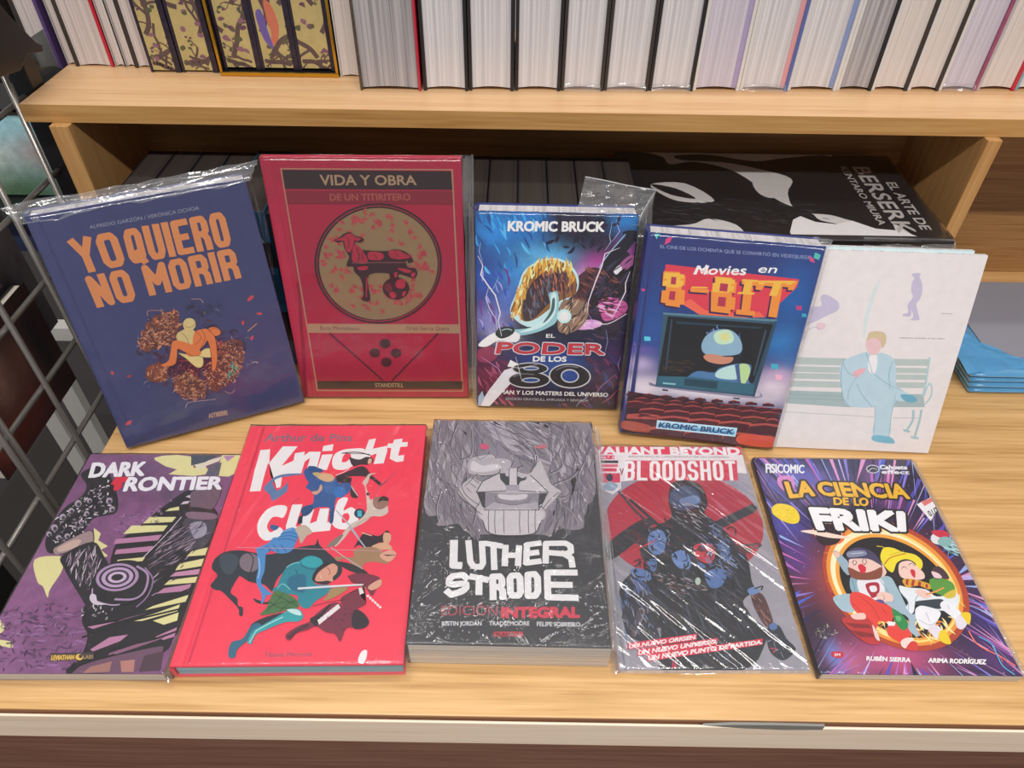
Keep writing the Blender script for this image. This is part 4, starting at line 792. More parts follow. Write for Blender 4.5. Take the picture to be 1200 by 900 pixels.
ART['dark']=[
('g','7c4c78',[(578,317,437,291,'5a3c60',0.9),(1080,549,233,174,'54465c',0.7),(930,952,291,174,'8c5a8c',0.8),(162,1813,466,349,'8a5684',0.8),(332,2342,582,349,'8c5c8c',0.8),(596,2186,291,291,'744870',0.7),(268,154,233,116,'8a5a88',0.6),(87,1393,174,233,'a878a0',0.4)],0.1),
('c',['633c66','6c4470','94689a','59365c'],'15 1928 799 1916 991 2477 54 2493 -40 2196',90,1166,204,3,0.6,0.1),
('c',['94689a','6c4470'],'633 919 1072 699 1164 624 985 1255 766 1257',40,874,175,4,0.6,0.4),
('p','ddd69a',0,'727 47 811 16 964 3 1127 24 1209 191 1319 149 1415 272 1243 305 962 282 1031 213 895 172 738 76'),
('p','ddd69a',0,'1464 1 1682 0 1688 270 1623 311 1515 303 1473 148'),
('p','dcd4c0',0,'1194 141 1470 22 1457 90 1324 166 1282 232'),
('p','3a4a5c',0,'1120 2 1433 1 1307 107 1168 158'),
('p','ae80aa',0,'1483 14 1621 5 1552 98'),
('p','55586a',0,'1381 149 1492 107 1515 303 1362 296'),
('p','ddd69a',1,'26 1368 248 1327 318 1390 348 1515 326 1695 344 1782 247 1666 165 1608'),
('p','ddd69a',0,'448 991 547 1059 554 1143 678 1209 627 1252 724 1322 669 1355 547 1226'),
('p','ddd69a',1,'-24 1997 53 2036 103 2103 67 2143'),
('p','ddd69a',1,'90 2207 221 2223 264 2281 170 2265 124 2271'),
('p','141018',1,'1269 490 1072 699 886 987 755 1158 759 1322 801 1447 854 1478 1214 1443 1829 1733 1843 1310 1652 804 1467 659'),
('p','ddd69a',0,'1130 743 1223 716 1238 764 1099 780'),
('p','ddd69a',0,'966 853 1237 850 1215 914 923 934'),
('p','ddd69a',0,'819 960 1186 956 1167 1026 774 1064'),
('p','b67ca0',0,'728 1125 1168 1070 1149 1138 724 1185'),
('p','b67ca0',0,'777 1250 1131 1204 1113 1269 780 1305'),
('p','ddd69a',0,'837 1368 1095 1334 1085 1381 840 1409'),
('p','cdbcc8',0,'1246 653 1316 642 1298 679 1229 691'),
('p','cdbcc8',0,'1246 586 1304 555 1305 608'),
('p','6a5464',1,'1305 509 1550 430 1605 526 1579 750 1384 770 1310 623'),
('s','2a2028',87,1,0,'1305 509 1550 430 1605 526 1579 750 1384 770'),
('p','1e1a22',1,'1283 771 1428 726 1618 786 1648 875 1691 1149 1656 1312 1485 1621 1338 1797 1143 1684 1097 1413 1213 1120'),
('p','46404c',1,'1331 878 1635 847 1668 1116 1583 1248 1444 1151'),
('p','9a96a8',1,'1409 947 1540 911 1607 1049 1516 1117'),
('p','806478',1,'1332 788 1609 804 1643 875 1386 870'),
('c',['c8b4c4','a890a8','6a5868','2a2430'],'1268 949 1448 982 1646 1280 1476 1591 1318 1740 1152 1566 1171 1317',90,1749,102,7,0.2,2.35),
('s','d8ccd8',87,1,0,'1074 1350 1202 1087 1294 850'),
('s','d8ccd8',87,1,0,'1318 1740 1427 1440 1529 1249'),
('s','d8ccd8',87,1,0,'1401 1681 1499 1501 1602 1312'),
('p','16121a',1,'738 1833 959 1745 1308 1711 1736 1588 1759 2011 1662 2170 1616 2321 1215 2508 844 2515 905 2333 877 2156 771 2026'),
('p','16121a',1,'1386 1315 1718 1247 1753 1558 1668 1792 1338 1797 1278 1624'),
('p','ddd69a',0,'1457 1409 1680 1350 1679 1437 1442 1486'),
('p','c088a8',0,'1449 1507 1687 1468 1679 1529 1412 1556'),
('p','ddd69a',0,'1533 1265 1684 1221 1696 1311 1499 1329'),
('p','ddd69a',0,'1424 1592 1678 1553 1679 1619 1389 1646'),
('p','b67ca0',0,'1401 1681 1645 1634 1641 1707 1344 1740'),
('p','ddd69a',0,'1362 1867 1655 1750 1651 1821 1302 1909'),
('p','b67ca0',0,'843 2078 1093 2021 1336 1936 1157 1993 902 2098'),
('p','ddd69a',0,'1192 2020 1391 1949 1609 1849 1606 1919 1316 2018'),
('p','b67ca0',0,'960 2295 1082 2179 1242 2151 1194 2215 992 2312'),
('p','ddd69a',0,'1415 2016 1623 1932 1636 2013 1527 2055'),
('p','b67ca0',0,'1493 2172 1657 2079 1662 2170 1576 2202'),
('p','8a5a78',0,'1142 2329 1391 2225 1581 2145 1570 2184 1361 2276 1134 2366'),
('p','6a4860',0,'947 2430 1200 2353 1504 2274 1595 2260 1629 2394 1400 2505 890 2514'),
('p','b07870',0,'1266 2400 1390 2386 1420 2498 1316 2500'),
('p','a07068',0,'1028 2452 1195 2402 1210 2497 982 2510'),
('p','4a3040',0,'1459 2348 1612 2309 1648 2484 1466 2497'),
('s','0c0a10',204,1,0,'839 2183 1040 2075 1396 1963 1693 1876'),
('s','0c0a10',204,1,0,'973 2381 1170 2279 1478 2198 1670 2118'),
('s','0c0a10',204,1,0,'1348 1825 1527 1752 1658 1678'),
('s','0c0a10',204,1,0,'851 2479 1007 2405 1195 2341'),
('p','16121a',1,'10 279 174 155 317 278 532 591 598 795 487 842 390 886 351 1061 178 1296 49 1199 8 995 37 744 147 594 140 439'),
('c',['c8bcc8','e8dfe8','8c7c90','3c3444','14101a'],'-8 960 147 594 350 358 576 777 375 850 407 1060 160 1198 15 1098',190,466,146,8,0.6,-1),
('p','a89cac',1,'85 994 90 1015 85 1030 70 1036 51 1031 31 1016 17 995 12 974 17 959 31 953 51 958 71 974'),
('p','3a3240',1,'82 1005 85 1017 82 1026 73 1030 61 1027 50 1018 41 1005 38 993 41 984 50 980 62 983 73 992'),
('p','a89cac',1,'107 860 111 880 106 894 93 899 75 894 57 880 43 860 38 841 43 826 57 821 75 826 94 840'),
('p','3a3240',1,'105 871 108 882 105 891 96 894 86 891 75 883 67 871 64 859 67 851 75 847 86 850 97 859'),
('p','a89cac',1,'155 780 159 798 155 811 142 816 126 812 109 799 97 780 93 762 97 749 110 744 127 748 143 762'),
('p','3a3240',1,'154 791 157 802 154 810 147 813 137 810 127 802 119 791 117 780 120 772 127 769 137 772 147 780'),
('p','a89cac',1,'194 687 199 710 193 726 178 732 158 726 138 710 123 688 118 666 124 649 139 643 159 649 179 665'),
('p','3a3240',1,'190 699 193 712 190 722 181 725 169 722 157 712 148 699 145 686 149 676 158 672 170 676 182 685'),
('p','a89cac',1,'253 1096 257 1113 252 1125 241 1130 225 1125 209 1113 197 1096 193 1079 198 1067 210 1062 226 1067 242 1079'),
('p','3a3240',1,'252 1106 255 1116 252 1124 245 1126 235 1124 225 1116 219 1106 216 1096 219 1089 226 1086 236 1089 245 1096'),
('p','a89cac',1,'316 922 319 938 315 950 304 954 289 950 275 938 265 923 261 907 265 895 276 891 291 895 306 906'),
('p','3a3240',1,'316 933 318 942 315 949 309 952 300 949 291 942 285 933 283 924 286 917 292 914 301 916 310 923'),
('p','a89cac',1,'328 815 331 831 327 843 315 847 301 843 286 831 276 815 272 799 276 787 288 782 303 787 317 799'),
('p','3a3240',1,'328 826 330 835 327 843 320 845 311 843 303 836 296 826 294 816 297 809 304 806 313 809 321 816'),
('p','a89cac',1,'174 1114 178 1129 174 1140 163 1144 148 1140 134 1129 124 1114 120 1099 124 1088 135 1083 149 1087 164 1098'),
('p','3a3240',1,'174 1124 176 1133 174 1140 168 1142 159 1140 150 1133 144 1124 142 1115 144 1108 151 1106 159 1108 168 1115'),
('p','a89cac',1,'55 1071 59 1086 55 1097 44 1101 30 1097 15 1086 5 1071 1 1056 5 1044 15 1040 30 1044 45 1055'),
('p','3a3240',1,'56 1081 58 1090 56 1097 49 1099 40 1097 32 1090 25 1081 23 1072 25 1065 32 1063 41 1065 49 1072'),
('p','a89cac',1,'499 648 503 668 497 683 483 689 464 684 447 669 434 648 430 628 436 612 450 607 468 612 486 627'),
('p','3a3240',1,'496 659 498 671 495 680 487 684 476 680 465 672 457 659 455 647 458 638 467 634 478 638 489 647'),
('p','a89cac',1,'569 758 572 777 567 790 554 795 538 790 522 777 511 759 507 740 513 727 525 722 542 727 558 740'),
('p','3a3240',1,'568 769 569 780 566 788 559 791 549 788 539 780 533 770 531 759 534 751 541 748 551 750 561 758'),
('p','a89cac',1,'272 993 276 1007 272 1017 262 1020 249 1017 236 1007 227 993 224 979 228 969 237 965 250 969 263 979'),
('p','3a3240',1,'274 1003 275 1011 273 1017 267 1020 260 1018 252 1012 246 1003 245 995 247 989 253 987 260 989 268 995'),
('p','a89cac',1,'287 649 290 666 286 678 274 683 259 679 244 666 234 650 230 633 234 620 246 616 261 620 276 632'),
('p','3a3240',1,'287 661 289 671 286 678 279 681 270 678 261 671 255 661 253 651 255 643 262 640 271 643 280 650'),
('p','9c8488',1,'161 1231 268 1130 420 1026 491 1094 513 1210 383 1261 240 1311 186 1296'),
('p','c4a89c',1,'192 1237 304 1146 387 1145 368 1228 239 1279'),
('s','201820',87,1,0,'161 1231 268 1130 420 1026 491 1094 513 1210 383 1261 240 1311'),
('p','1e1a22',1,'275 1327 506 1161 683 1322 800 1478 833 1688 1033 1801 1040 1885 788 1889 625 1749 374 1483'),
('c',['d8ccd8','a890a8','6a5868'],'317 1358 527 1210 683 1354 774 1479 756 1630 573 1633',70,1282,102,9,0.3,1.3),
('c',['d8ccd8','a890a8','6a5868'],'625 1691 837 1569 1073 1772 1026 1913 788 1889',30,991,102,10,0.8,-1),
('c',['0c0a10','241c2a','4c3c50','a08ca4'],'1085 1381 1268 949 1605 840 1663 1149 1485 1621 1338 1797',70,991,117,31,0.5,2.3),
('c',['5a3c5c','94689a','4c3450'],'-40 2196 15 1928 522 1808 839 2183 921 2478 78 2493',120,699,117,32,0.8,-1),
('c',['b890b4','5c3c60'],'605 776 981 773 1139 549 1055 985 729 1091',40,408,87,33,0.8,-1),
('p','1a161e',1,'1236 1535 1269 1662 1224 1776 1117 1849 974 1863 832 1816 725 1718 684 1593 722 1473 832 1393 983 1377 1132 1430'),
('p','a88ab0',1,'1107 1533 1117 1612 1075 1678 991 1714 888 1712 791 1672 726 1603 711 1524 752 1456 838 1417 945 1420 1044 1463'),
('p','1a161e',1,'1077 1539 1086 1605 1050 1660 979 1691 891 1689 810 1656 755 1598 743 1532 778 1474 850 1442 941 1444 1024 1480'),
('p','b89cc0',1,'1058 1542 1065 1599 1033 1647 970 1674 893 1673 822 1644 775 1594 765 1537 796 1488 860 1460 939 1462 1012 1492'),
('p','3a2c40',1,'1023 1549 1029 1591 1005 1627 957 1648 898 1647 844 1625 809 1588 802 1545 826 1508 874 1488 934 1488 989 1511'),
('p','c8b0cc',1,'999 1553 1003 1585 983 1612 946 1627 901 1627 860 1611 833 1584 828 1552 847 1524 885 1509 931 1509 973 1525'),
('p','1a161e',1,'970 1559 971 1578 958 1594 934 1604 905 1604 879 1595 862 1578 860 1559 873 1542 897 1533 927 1533 953 1542'),
('s','a88ab0',204,1,0,'1055 1444 1194 1535 1231 1712 1160 1799 982 1802'),
('s','8c6c94',146,1,0,'1140 1459 1267 1594 1277 1769 1216 1883'),
('s','b8a0c0',117,1,0,'729 1690 790 1804 953 1859 1054 1857'),
('p','ccc0d0',1,'741 1748 790 1761 840 1832 938 1853 827 1860 752 1805'),
('c',['a89cac','e0d8e0'],'712 1890 1015 1886 1019 2022 748 1972',14,350,146,11,0.6,-1),
('t','DARK','eceaf2','82 122 659 102 692 296 123 327',2,'',0),
('t','RONTIER','eceaf2','544 325 1566 311 1587 480 568 514',2,'',0),
('p','d8203c',0,'413 326 550 325 541 397 511 397 526 468 505 507 458 515 436 437 394 429'),
('p','3c3038',0,'631 2333 1008 2321 1029 2390 654 2401'),
('t','LEVIATHAN','d8b050','648 2350 844 2346 857 2388 663 2396',2,'',0),
('t','LABS','b89c60','924 2345 1010 2344 1023 2380 939 2384',0,'',0),
('p','e0b850',1,'929 2367 931 2382 924 2393 909 2397 891 2393 874 2383 863 2368 861 2353 868 2343 883 2338 902 2342 918 2353'),
('p','3c3038',1,'921 2360 923 2368 919 2375 912 2377 903 2375 894 2369 888 2360 887 2352 890 2345 897 2343 907 2345 915 2351'),
]
ART['knight']=[
('g','fb3d5a',[(728,160,1320,198,'f84460',0.4)],0.012),
('p','d92c4a',0,'139 10 163 10 165 2844 144 2843'),
('t','Arthur de Pins','8c6c80','199 117 1183 125 1186 239 208 240',1,'',0),
('p','f6f4f6',0,'193 369 298 359 333 558 430 315 595 316 477 603 606 517 632 722 513 731 529 896 489 906 392 761 320 558 322 770 329 946 217 953 200 664'),
('p','fb3d5a',0,'333 558 392 761 489 906 319 623'),
('p','f6f4f6',0,'586 418 690 396 693 452 740 397 866 398 868 454 866 672 760 670 766 486 718 540 711 708 599 715'),
('p','f6f4f6',0,'891 443 1006 433 979 662 872 661'),
('p','f6f4f6',0,'881 314 990 285 994 383 881 391'),
('p','f6f4f6',1,'1097 377 1195 356 1349 364 1322 536 1220 633 1142 664 1057 642 1020 565 1024 444'),
('p','fb3d5a',1,'1133 445 1188 423 1214 479 1173 545 1124 545'),
('p','f6f4f6',0,'1381 219 1456 203 1441 358 1589 314 1605 382 1584 572 1477 581 1492 426 1428 459 1395 591 1326 569'),
('p','f6f4f6',0,'1665 221 1758 206 1755 262 1823 258 1821 327 1744 331 1732 462 1798 452 1798 541 1724 555 1644 506 1644 348 1592 343 1602 279 1654 280'),
('p','f6f4f6',1,'653 1156 644 1289 573 1278 524 1296 502 1397 557 1471 632 1409 680 1491 557 1569 477 1541 418 1451 401 1322 453 1191 548 1135'),
('p','f6f4f6',0,'701 1127 806 1123 789 1402 827 1403 815 1457 712 1465 691 1400'),
('p','f6f4f6',0,'849 1206 938 1189 926 1367 989 1341 998 1180 1091 1177 1098 1352 1144 1352 1145 1454 939 1477 864 1440 834 1366'),
('p','f6f4f6',1,'1174 1065 1266 1047 1242 1203 1315 1165 1385 1224 1409 1338 1354 1430 1233 1437 1154 1371 1152 1221'),
('p','fb3d5a',1,'1244 1260 1295 1242 1319 1299 1297 1355 1251 1354'),
('p','1c3c50',1,'1472 1246 1468 1277 1451 1299 1423 1306 1393 1298 1369 1275 1357 1245 1361 1214 1378 1192 1406 1184 1436 1193 1460 1216'),
('t','1','40b8d0','1391 1209 1427 1209 1437 1282 1401 1281',2,'',0),
('s','5a3a48',146,1,0,'1104 423 1203 408 1305 413 1428 455'),
('s','2a2830',81,0,0,'1104 423 1409 437'),
('p','2c2a32',1,'1197 479 1250 502 1319 514 1380 477 1449 493 1465 548 1412 591 1329 591 1266 612 1227 568'),
('p','2c2a32',1,'1091 748 1151 717 1241 665 1332 612 1401 635 1462 721 1536 796 1591 848 1579 890 1506 816 1418 763 1319 751 1222 760 1128 780'),
('p','24222a',1,'1063 779 1257 771 1270 865 1363 1008 1353 1048 1294 1027 1263 926 1170 843 1088 832'),
('s','f6f4f6',81,1,0,'1089 738 1164 696 1221 643'),
('s','f6f4f6',65,1,0,'1273 886 1314 947 1364 1018'),
('p','e4b89c',1,'1417 504 1449 515 1442 570 1409 570'),
('s','5a3040',81,1,0,'1596 890 1623 849 1652 818'),
('s','a86878',65,1,0,'1541 971 1593 869 1665 787 1720 681'),
('p','5a80b0',1,'356 914 385 833 446 751 565 711 760 713 605 743 482 772 433 834 503 937 581 856 583 794 610 918 591 978 488 1075 438 996'),
('s','8a4a68',65,1,0,'686 1127 722 1079 761 1040'),
('p','2c5c9c',1,'735 670 805 607 874 629 923 715 988 715 1047 779 1096 780 1138 843 1251 844 1276 906 1257 987 1168 1026 1142 1065 1146 1182 1159 1353 1121 1352 1099 1181 1003 1161 928 1179 890 1140 914 1101 891 982 797 900 817 839 772 776'),
('p','245288',1,'772 606 874 629 948 673 874 714 805 692'),
('p','e0b48c',1,'858 714 1020 716 1080 780 1040 831 938 799'),
('p','c4b078',1,'831 703 903 698 928 746 882 756'),
('p','d8a890',1,'872 962 932 942 949 861 976 923 927 1002'),
('p','2f68ac',1,'981 861 1070 821 1113 884 1098 985 1015 964'),
('p','2d74c0',1,'1233 966 1230 1005 1210 1032 1178 1042 1143 1031 1114 1003 1099 965 1102 926 1122 898 1154 888 1189 899 1218 928'),
('p','184a80',0,'1098 1220 1146 1182 1159 1353 1128 1352'),
('p','1c4c80',1,'804 1177 888 1130 928 1179 896 1255 839 1273'),
('p','12243c',0,'796 1291 835 1254 850 1366 806 1375'),
('p','d6c8bc',1,'1388 846 1419 773 1445 721 1526 711 1464 742 1450 826 1434 888 1472 990 1506 1070 1581 1041 1669 1112 1705 1229 1641 1285 1548 1284 1481 1358 1356 1448 1309 1538 1237 1643 1216 1607 1274 1501 1345 1374 1430 1320 1479 1225 1476 1148 1450 1010 1418 887'),
('p','9c7468',1,'1535 1051 1596 1032 1681 1082 1694 1132 1646 1189 1583 1189 1537 1130'),
('p','2a2024',1,'1598 1052 1635 1022 1685 1049 1690 1088 1626 1082 1588 1101'),
('p','302830',1,'1487 996 1485 1006 1479 1013 1470 1016 1460 1013 1452 1006 1448 995 1450 985 1456 978 1465 976 1475 978 1483 986'),
('s','a89888',65,1,0,'1356 1448 1435 1357 1548 1284'),
('p','8a7c74',1,'1207 1554 1289 1501 1234 1625 1165 1653 1148 1641'),
('s','b8bccc',130,0,0,'1165 1202 1351 1411 1521 1660'),
('p','2a1c28',1,'1418 1662 1450 1564 1496 1487 1574 1510 1650 1523 1718 1457 1752 1513 1694 1579 1719 1634 1659 1601 1592 1654 1519 1663 1460 1630'),
('p','dcae8c',1,'1693 1490 1756 1502 1768 1580 1736 1624 1694 1579'),
('p','dcae8c',1,'1590 1643 1715 1602 1797 1679 1706 1688 1633 1687'),
('p','a88460',1,'1421 1683 1592 1654 1709 1710 1798 1775 1760 1848 1649 1825 1543 1844 1520 1936 1440 1873 1355 1788 1252 1818 1261 1765 1424 1768'),
('p','e0a890',1,'1677 1752 1780 1690 1841 1744 1776 1828'),
('p','2c282c',1,'1270 1818 1399 1841 1553 1916 1597 1978 1487 1956 1353 1892'),
('p','5a3a3c',0,'1712 1742 1850 1751 1751 1762'),
('s','e8b8a0',121,1,0,'1468 1486 1507 1498 1575 1522'),
('p','26303c',1,'77 1847 94 1754 184 1693 325 1685 552 1731 691 1713 791 1672 965 1632 1027 1622 1042 1557 1078 1634 1225 1765 1335 1892 1316 1993 1216 2031 911 1904 778 1942 730 2040 718 2137 632 2068 486 2035 384 1974 363 1993 341 2071 336 2148 411 2207 440 2283 487 2302 506 2385 473 2375 448 2311 313 2186 237 2127 182 2116 125 2067 165 1969 98 1898'),
('p','26303c',1,'565 2210 693 2251 727 2176 748 2119 787 2139 795 2253 715 2270 611 2258'),
('p','3a4854',1,'127 1744 246 1725 323 1810 291 1952 192 1910'),
('p','80707c',1,'530 1825 530 1878 504 1916 459 1929 407 1914 361 1875 334 1821 333 1767 359 1727 404 1714 457 1729 503 1770'),
('s','1a222c',101,1,0,'325 1685 455 1771 464 2015'),
('p','4a90d0',1,'650 1528 688 1451 774 1418 837 1498 832 1608 798 1704 694 1723 614 1690 570 1731 581 1815 597 1918 591 2037 661 2117 724 2166 677 2184 662 2260 642 2250 632 2174 547 2036 530 1896 475 1709 455 1666 558 1603 597 1538'),
('s','245a98',80,1,0,'661 1495 749 1474 828 1498'),
('s','245a98',80,1,0,'650 1528 758 1514 837 1542'),
('s','245a98',80,1,0,'639 1561 747 1552 837 1586'),
('s','245a98',80,1,0,'503 1677 568 1646 601 1711'),
('s','245a98',80,1,0,'568 1646 635 1701'),
('s','245a98',80,1,0,'617 1626 689 1702'),
('s','245a98',80,1,0,'690 1627 761 1703'),
('s','9cc8ec',101,1,0,'508 1772 548 1897 555 1997'),
('s','9cc8ec',80,1,0,'672 1462 759 1434'),
('p','c8b4a4',1,'795 1430 880 1386 972 1478 925 1522 887 1609 842 1520'),
('p','24609a',1,'543 1381 622 1405 595 1449 544 1426'),
('s','d8a0b4',60,0,0,'262 1651 863 1669 1708 1706'),
('s','b0b4c4',141,0,0,'1336 1416 1529 1664'),
('s','c8b0b8',101,0,0,'1189 1657 1334 1767 1534 1906'),
('p','1d8a9c',1,'756 2080 769 1982 813 1861 910 1811 971 1760 1062 1762 1149 1847 1124 1908 1086 1988 1118 2068 1260 2081 1240 2168 1150 2242 1096 2316 1027 2305 979 2238 950 2181 757 2157 722 2118'),
('p','28a8b4',1,'928 1811 990 1765 1102 1783 1142 1857 1067 1886 974 1864'),
('s','80d0d0',101,1,0,'800 1881 862 1837 914 1832'),
('s','80d0d0',80,1,0,'763 2109 804 2061 886 2122'),
('s','0c5868',80,1,0,'893 1903 927 1985 942 2142'),
('s','0c5868',80,1,0,'938 1863 1053 1907 1144 1867'),
('p','1a6c8c',1,'857 1983 994 1966 1029 2144 942 2142 852 2082'),
('p','2a1c28',1,'1076 2028 1077 1937 1140 1847 1201 1837 1263 1992 1239 2061 1171 2069'),
('p','e0a088',1,'1102 2028 1114 1948 1181 1878 1238 1844 1289 1880 1291 1952 1263 1992 1271 2042 1216 2031 1165 2039'),
('s','9c6058',80,1,0,'1192 1889 1226 1930 1224 1971'),
('s','f0c0b0',101,1,0,'1135 1969 1160 2009'),
('s','e8e8f0',201,0,0,'954 2113 1297 2091 1574 2077'),
('s','9098a8',60,0,0,'956 2125 1299 2103 1576 2085'),
('p','a88c5c',1,'1244 2187 1267 2120 1386 2103 1424 2123 1316 2208 1219 2244'),
('p','b87860',1,'1542 2096 1640 2039 1708 2021 1727 2100 1634 2128'),
('p','4a7848',1,'737 2147 823 2149 958 2219 1001 2304 929 2321 804 2364 665 2380 707 2307'),
('s','1c3c28',60,1,0,'727 2252 825 2310 927 2312'),
('s','1c3c28',60,1,0,'723 2307 846 2254 983 2257'),
('s','1c3c28',60,1,0,'761 2177 877 2236 991 2295'),
('s','1c3c28',60,1,0,'715 2344 804 2216 826 2159'),
('s','1c3c28',60,1,0,'833 2347 915 2256 962 2238'),
('p','202c3c',1,'613 2468 728 2399 886 2357 938 2368 766 2490 652 2557 615 2539'),
('p','2a6c88',1,'567 2607 609 2486 669 2461 705 2506 632 2609 546 2708 542 2783 484 2773 474 2647'),
('p','2aa4ac',1,'617 2643 639 2539 729 2471 871 2366 929 2321 1015 2333 1064 2407 1023 2451 908 2457 758 2525 673 2575 654 2660'),
('p','c8ecec',1,'897 2330 998 2332 1043 2388 974 2378'),
('s','a8e0e0',121,1,0,'664 2540 762 2472 879 2403'),
('s','c0e8e8',80,1,0,'635 2651 652 2592 670 2531'),
('p','7c2840',1,'1374 2247 1399 2190 1480 2154 1577 2097 1660 2196 1698 2080 1706 2001 1558 1957 1419 1975 1466 2055 1574 2077 1555 2194 1617 2271 1539 2326 1457 2343'),
('p','7c2840',1,'947 2564 1032 2496 1138 2445 1175 2373 1277 2283 1360 2266 1457 2343 1539 2326 1620 2420 1565 2509 1468 2524 1437 2646 1376 2575 1291 2555 1198 2500 1122 2533 1030 2566 993 2626 950 2616'),
('p','281c28',1,'1516 2344 1596 2364 1667 2457 1633 2519 1543 2526 1507 2453'),
('p','281c28',1,'1126 2426 1208 2374 1262 2292 1294 2283 1218 2429 1198 2500'),
('p','4a1c30',1,'1095 2480 1131 2498 1043 2549 991 2617 964 2582'),
('p','f0e8ea',0,'1196 2437 1223 2420 1247 2456 1221 2483'),
('p','f0e8ea',0,'1219 2414 1246 2397 1269 2433 1244 2460'),
('p','f0e8ea',0,'1242 2391 1269 2373 1292 2410 1267 2437'),
('p','f0e8ea',0,'1265 2368 1292 2350 1315 2387 1289 2414'),
('p','f0e8ea',0,'1288 2344 1315 2326 1338 2364 1312 2391'),
('p','f0e8ea',0,'1311 2321 1338 2303 1361 2340 1335 2367'),
('p','f0e8ea',0,'1334 2297 1362 2279 1385 2317 1359 2344'),
('p','f0e8ea',0,'1524 2116 1552 2107 1583 2166 1545 2184'),
('p','f0e8ea',0,'1607 2191 1623 2180 1640 2203 1620 2214'),
('p','f0e8ea',0,'1632 2215 1648 2204 1665 2227 1646 2238'),
('p','f0e8ea',0,'1658 2238 1674 2227 1690 2250 1671 2261'),
('p','f0e8ea',0,'1683 2261 1699 2250 1716 2273 1696 2284'),
('p','f0e8ea',0,'1708 2285 1724 2274 1741 2297 1721 2307'),
('p','f0e8ea',0,'1733 2308 1749 2297 1766 2320 1746 2330'),
('c',['4a1428','3a2030'],'1282 2412 1511 2362 1454 2541 1304 2538',14,241,121,4,0.5,-1),
('s','4a1830',60,1,0,'1127 2298 1257 2263 1422 2229'),
('p','e0a890',1,'1612 2098 1717 2021 1731 2091 1652 2138'),
('s','5a2838',80,1,0,'1401 1974 1466 2055 1573 2068'),
('t','Titania Mirrorel','a8546a','786 2734 1193 2735 1204 2775 793 2778',1,'',0),
('p','f6f4f6',1,'1615 2802 1638 2736 1681 2728 1684 2804 1661 2850 1627 2836'),
('t','Nuevo Nueve','f8d4dc','1696 2813 1889 2806 1894 2851 1702 2854',0,'',0),
('s','f8d0d8',40,1,0,'1760 2872 1775 2798'),
]
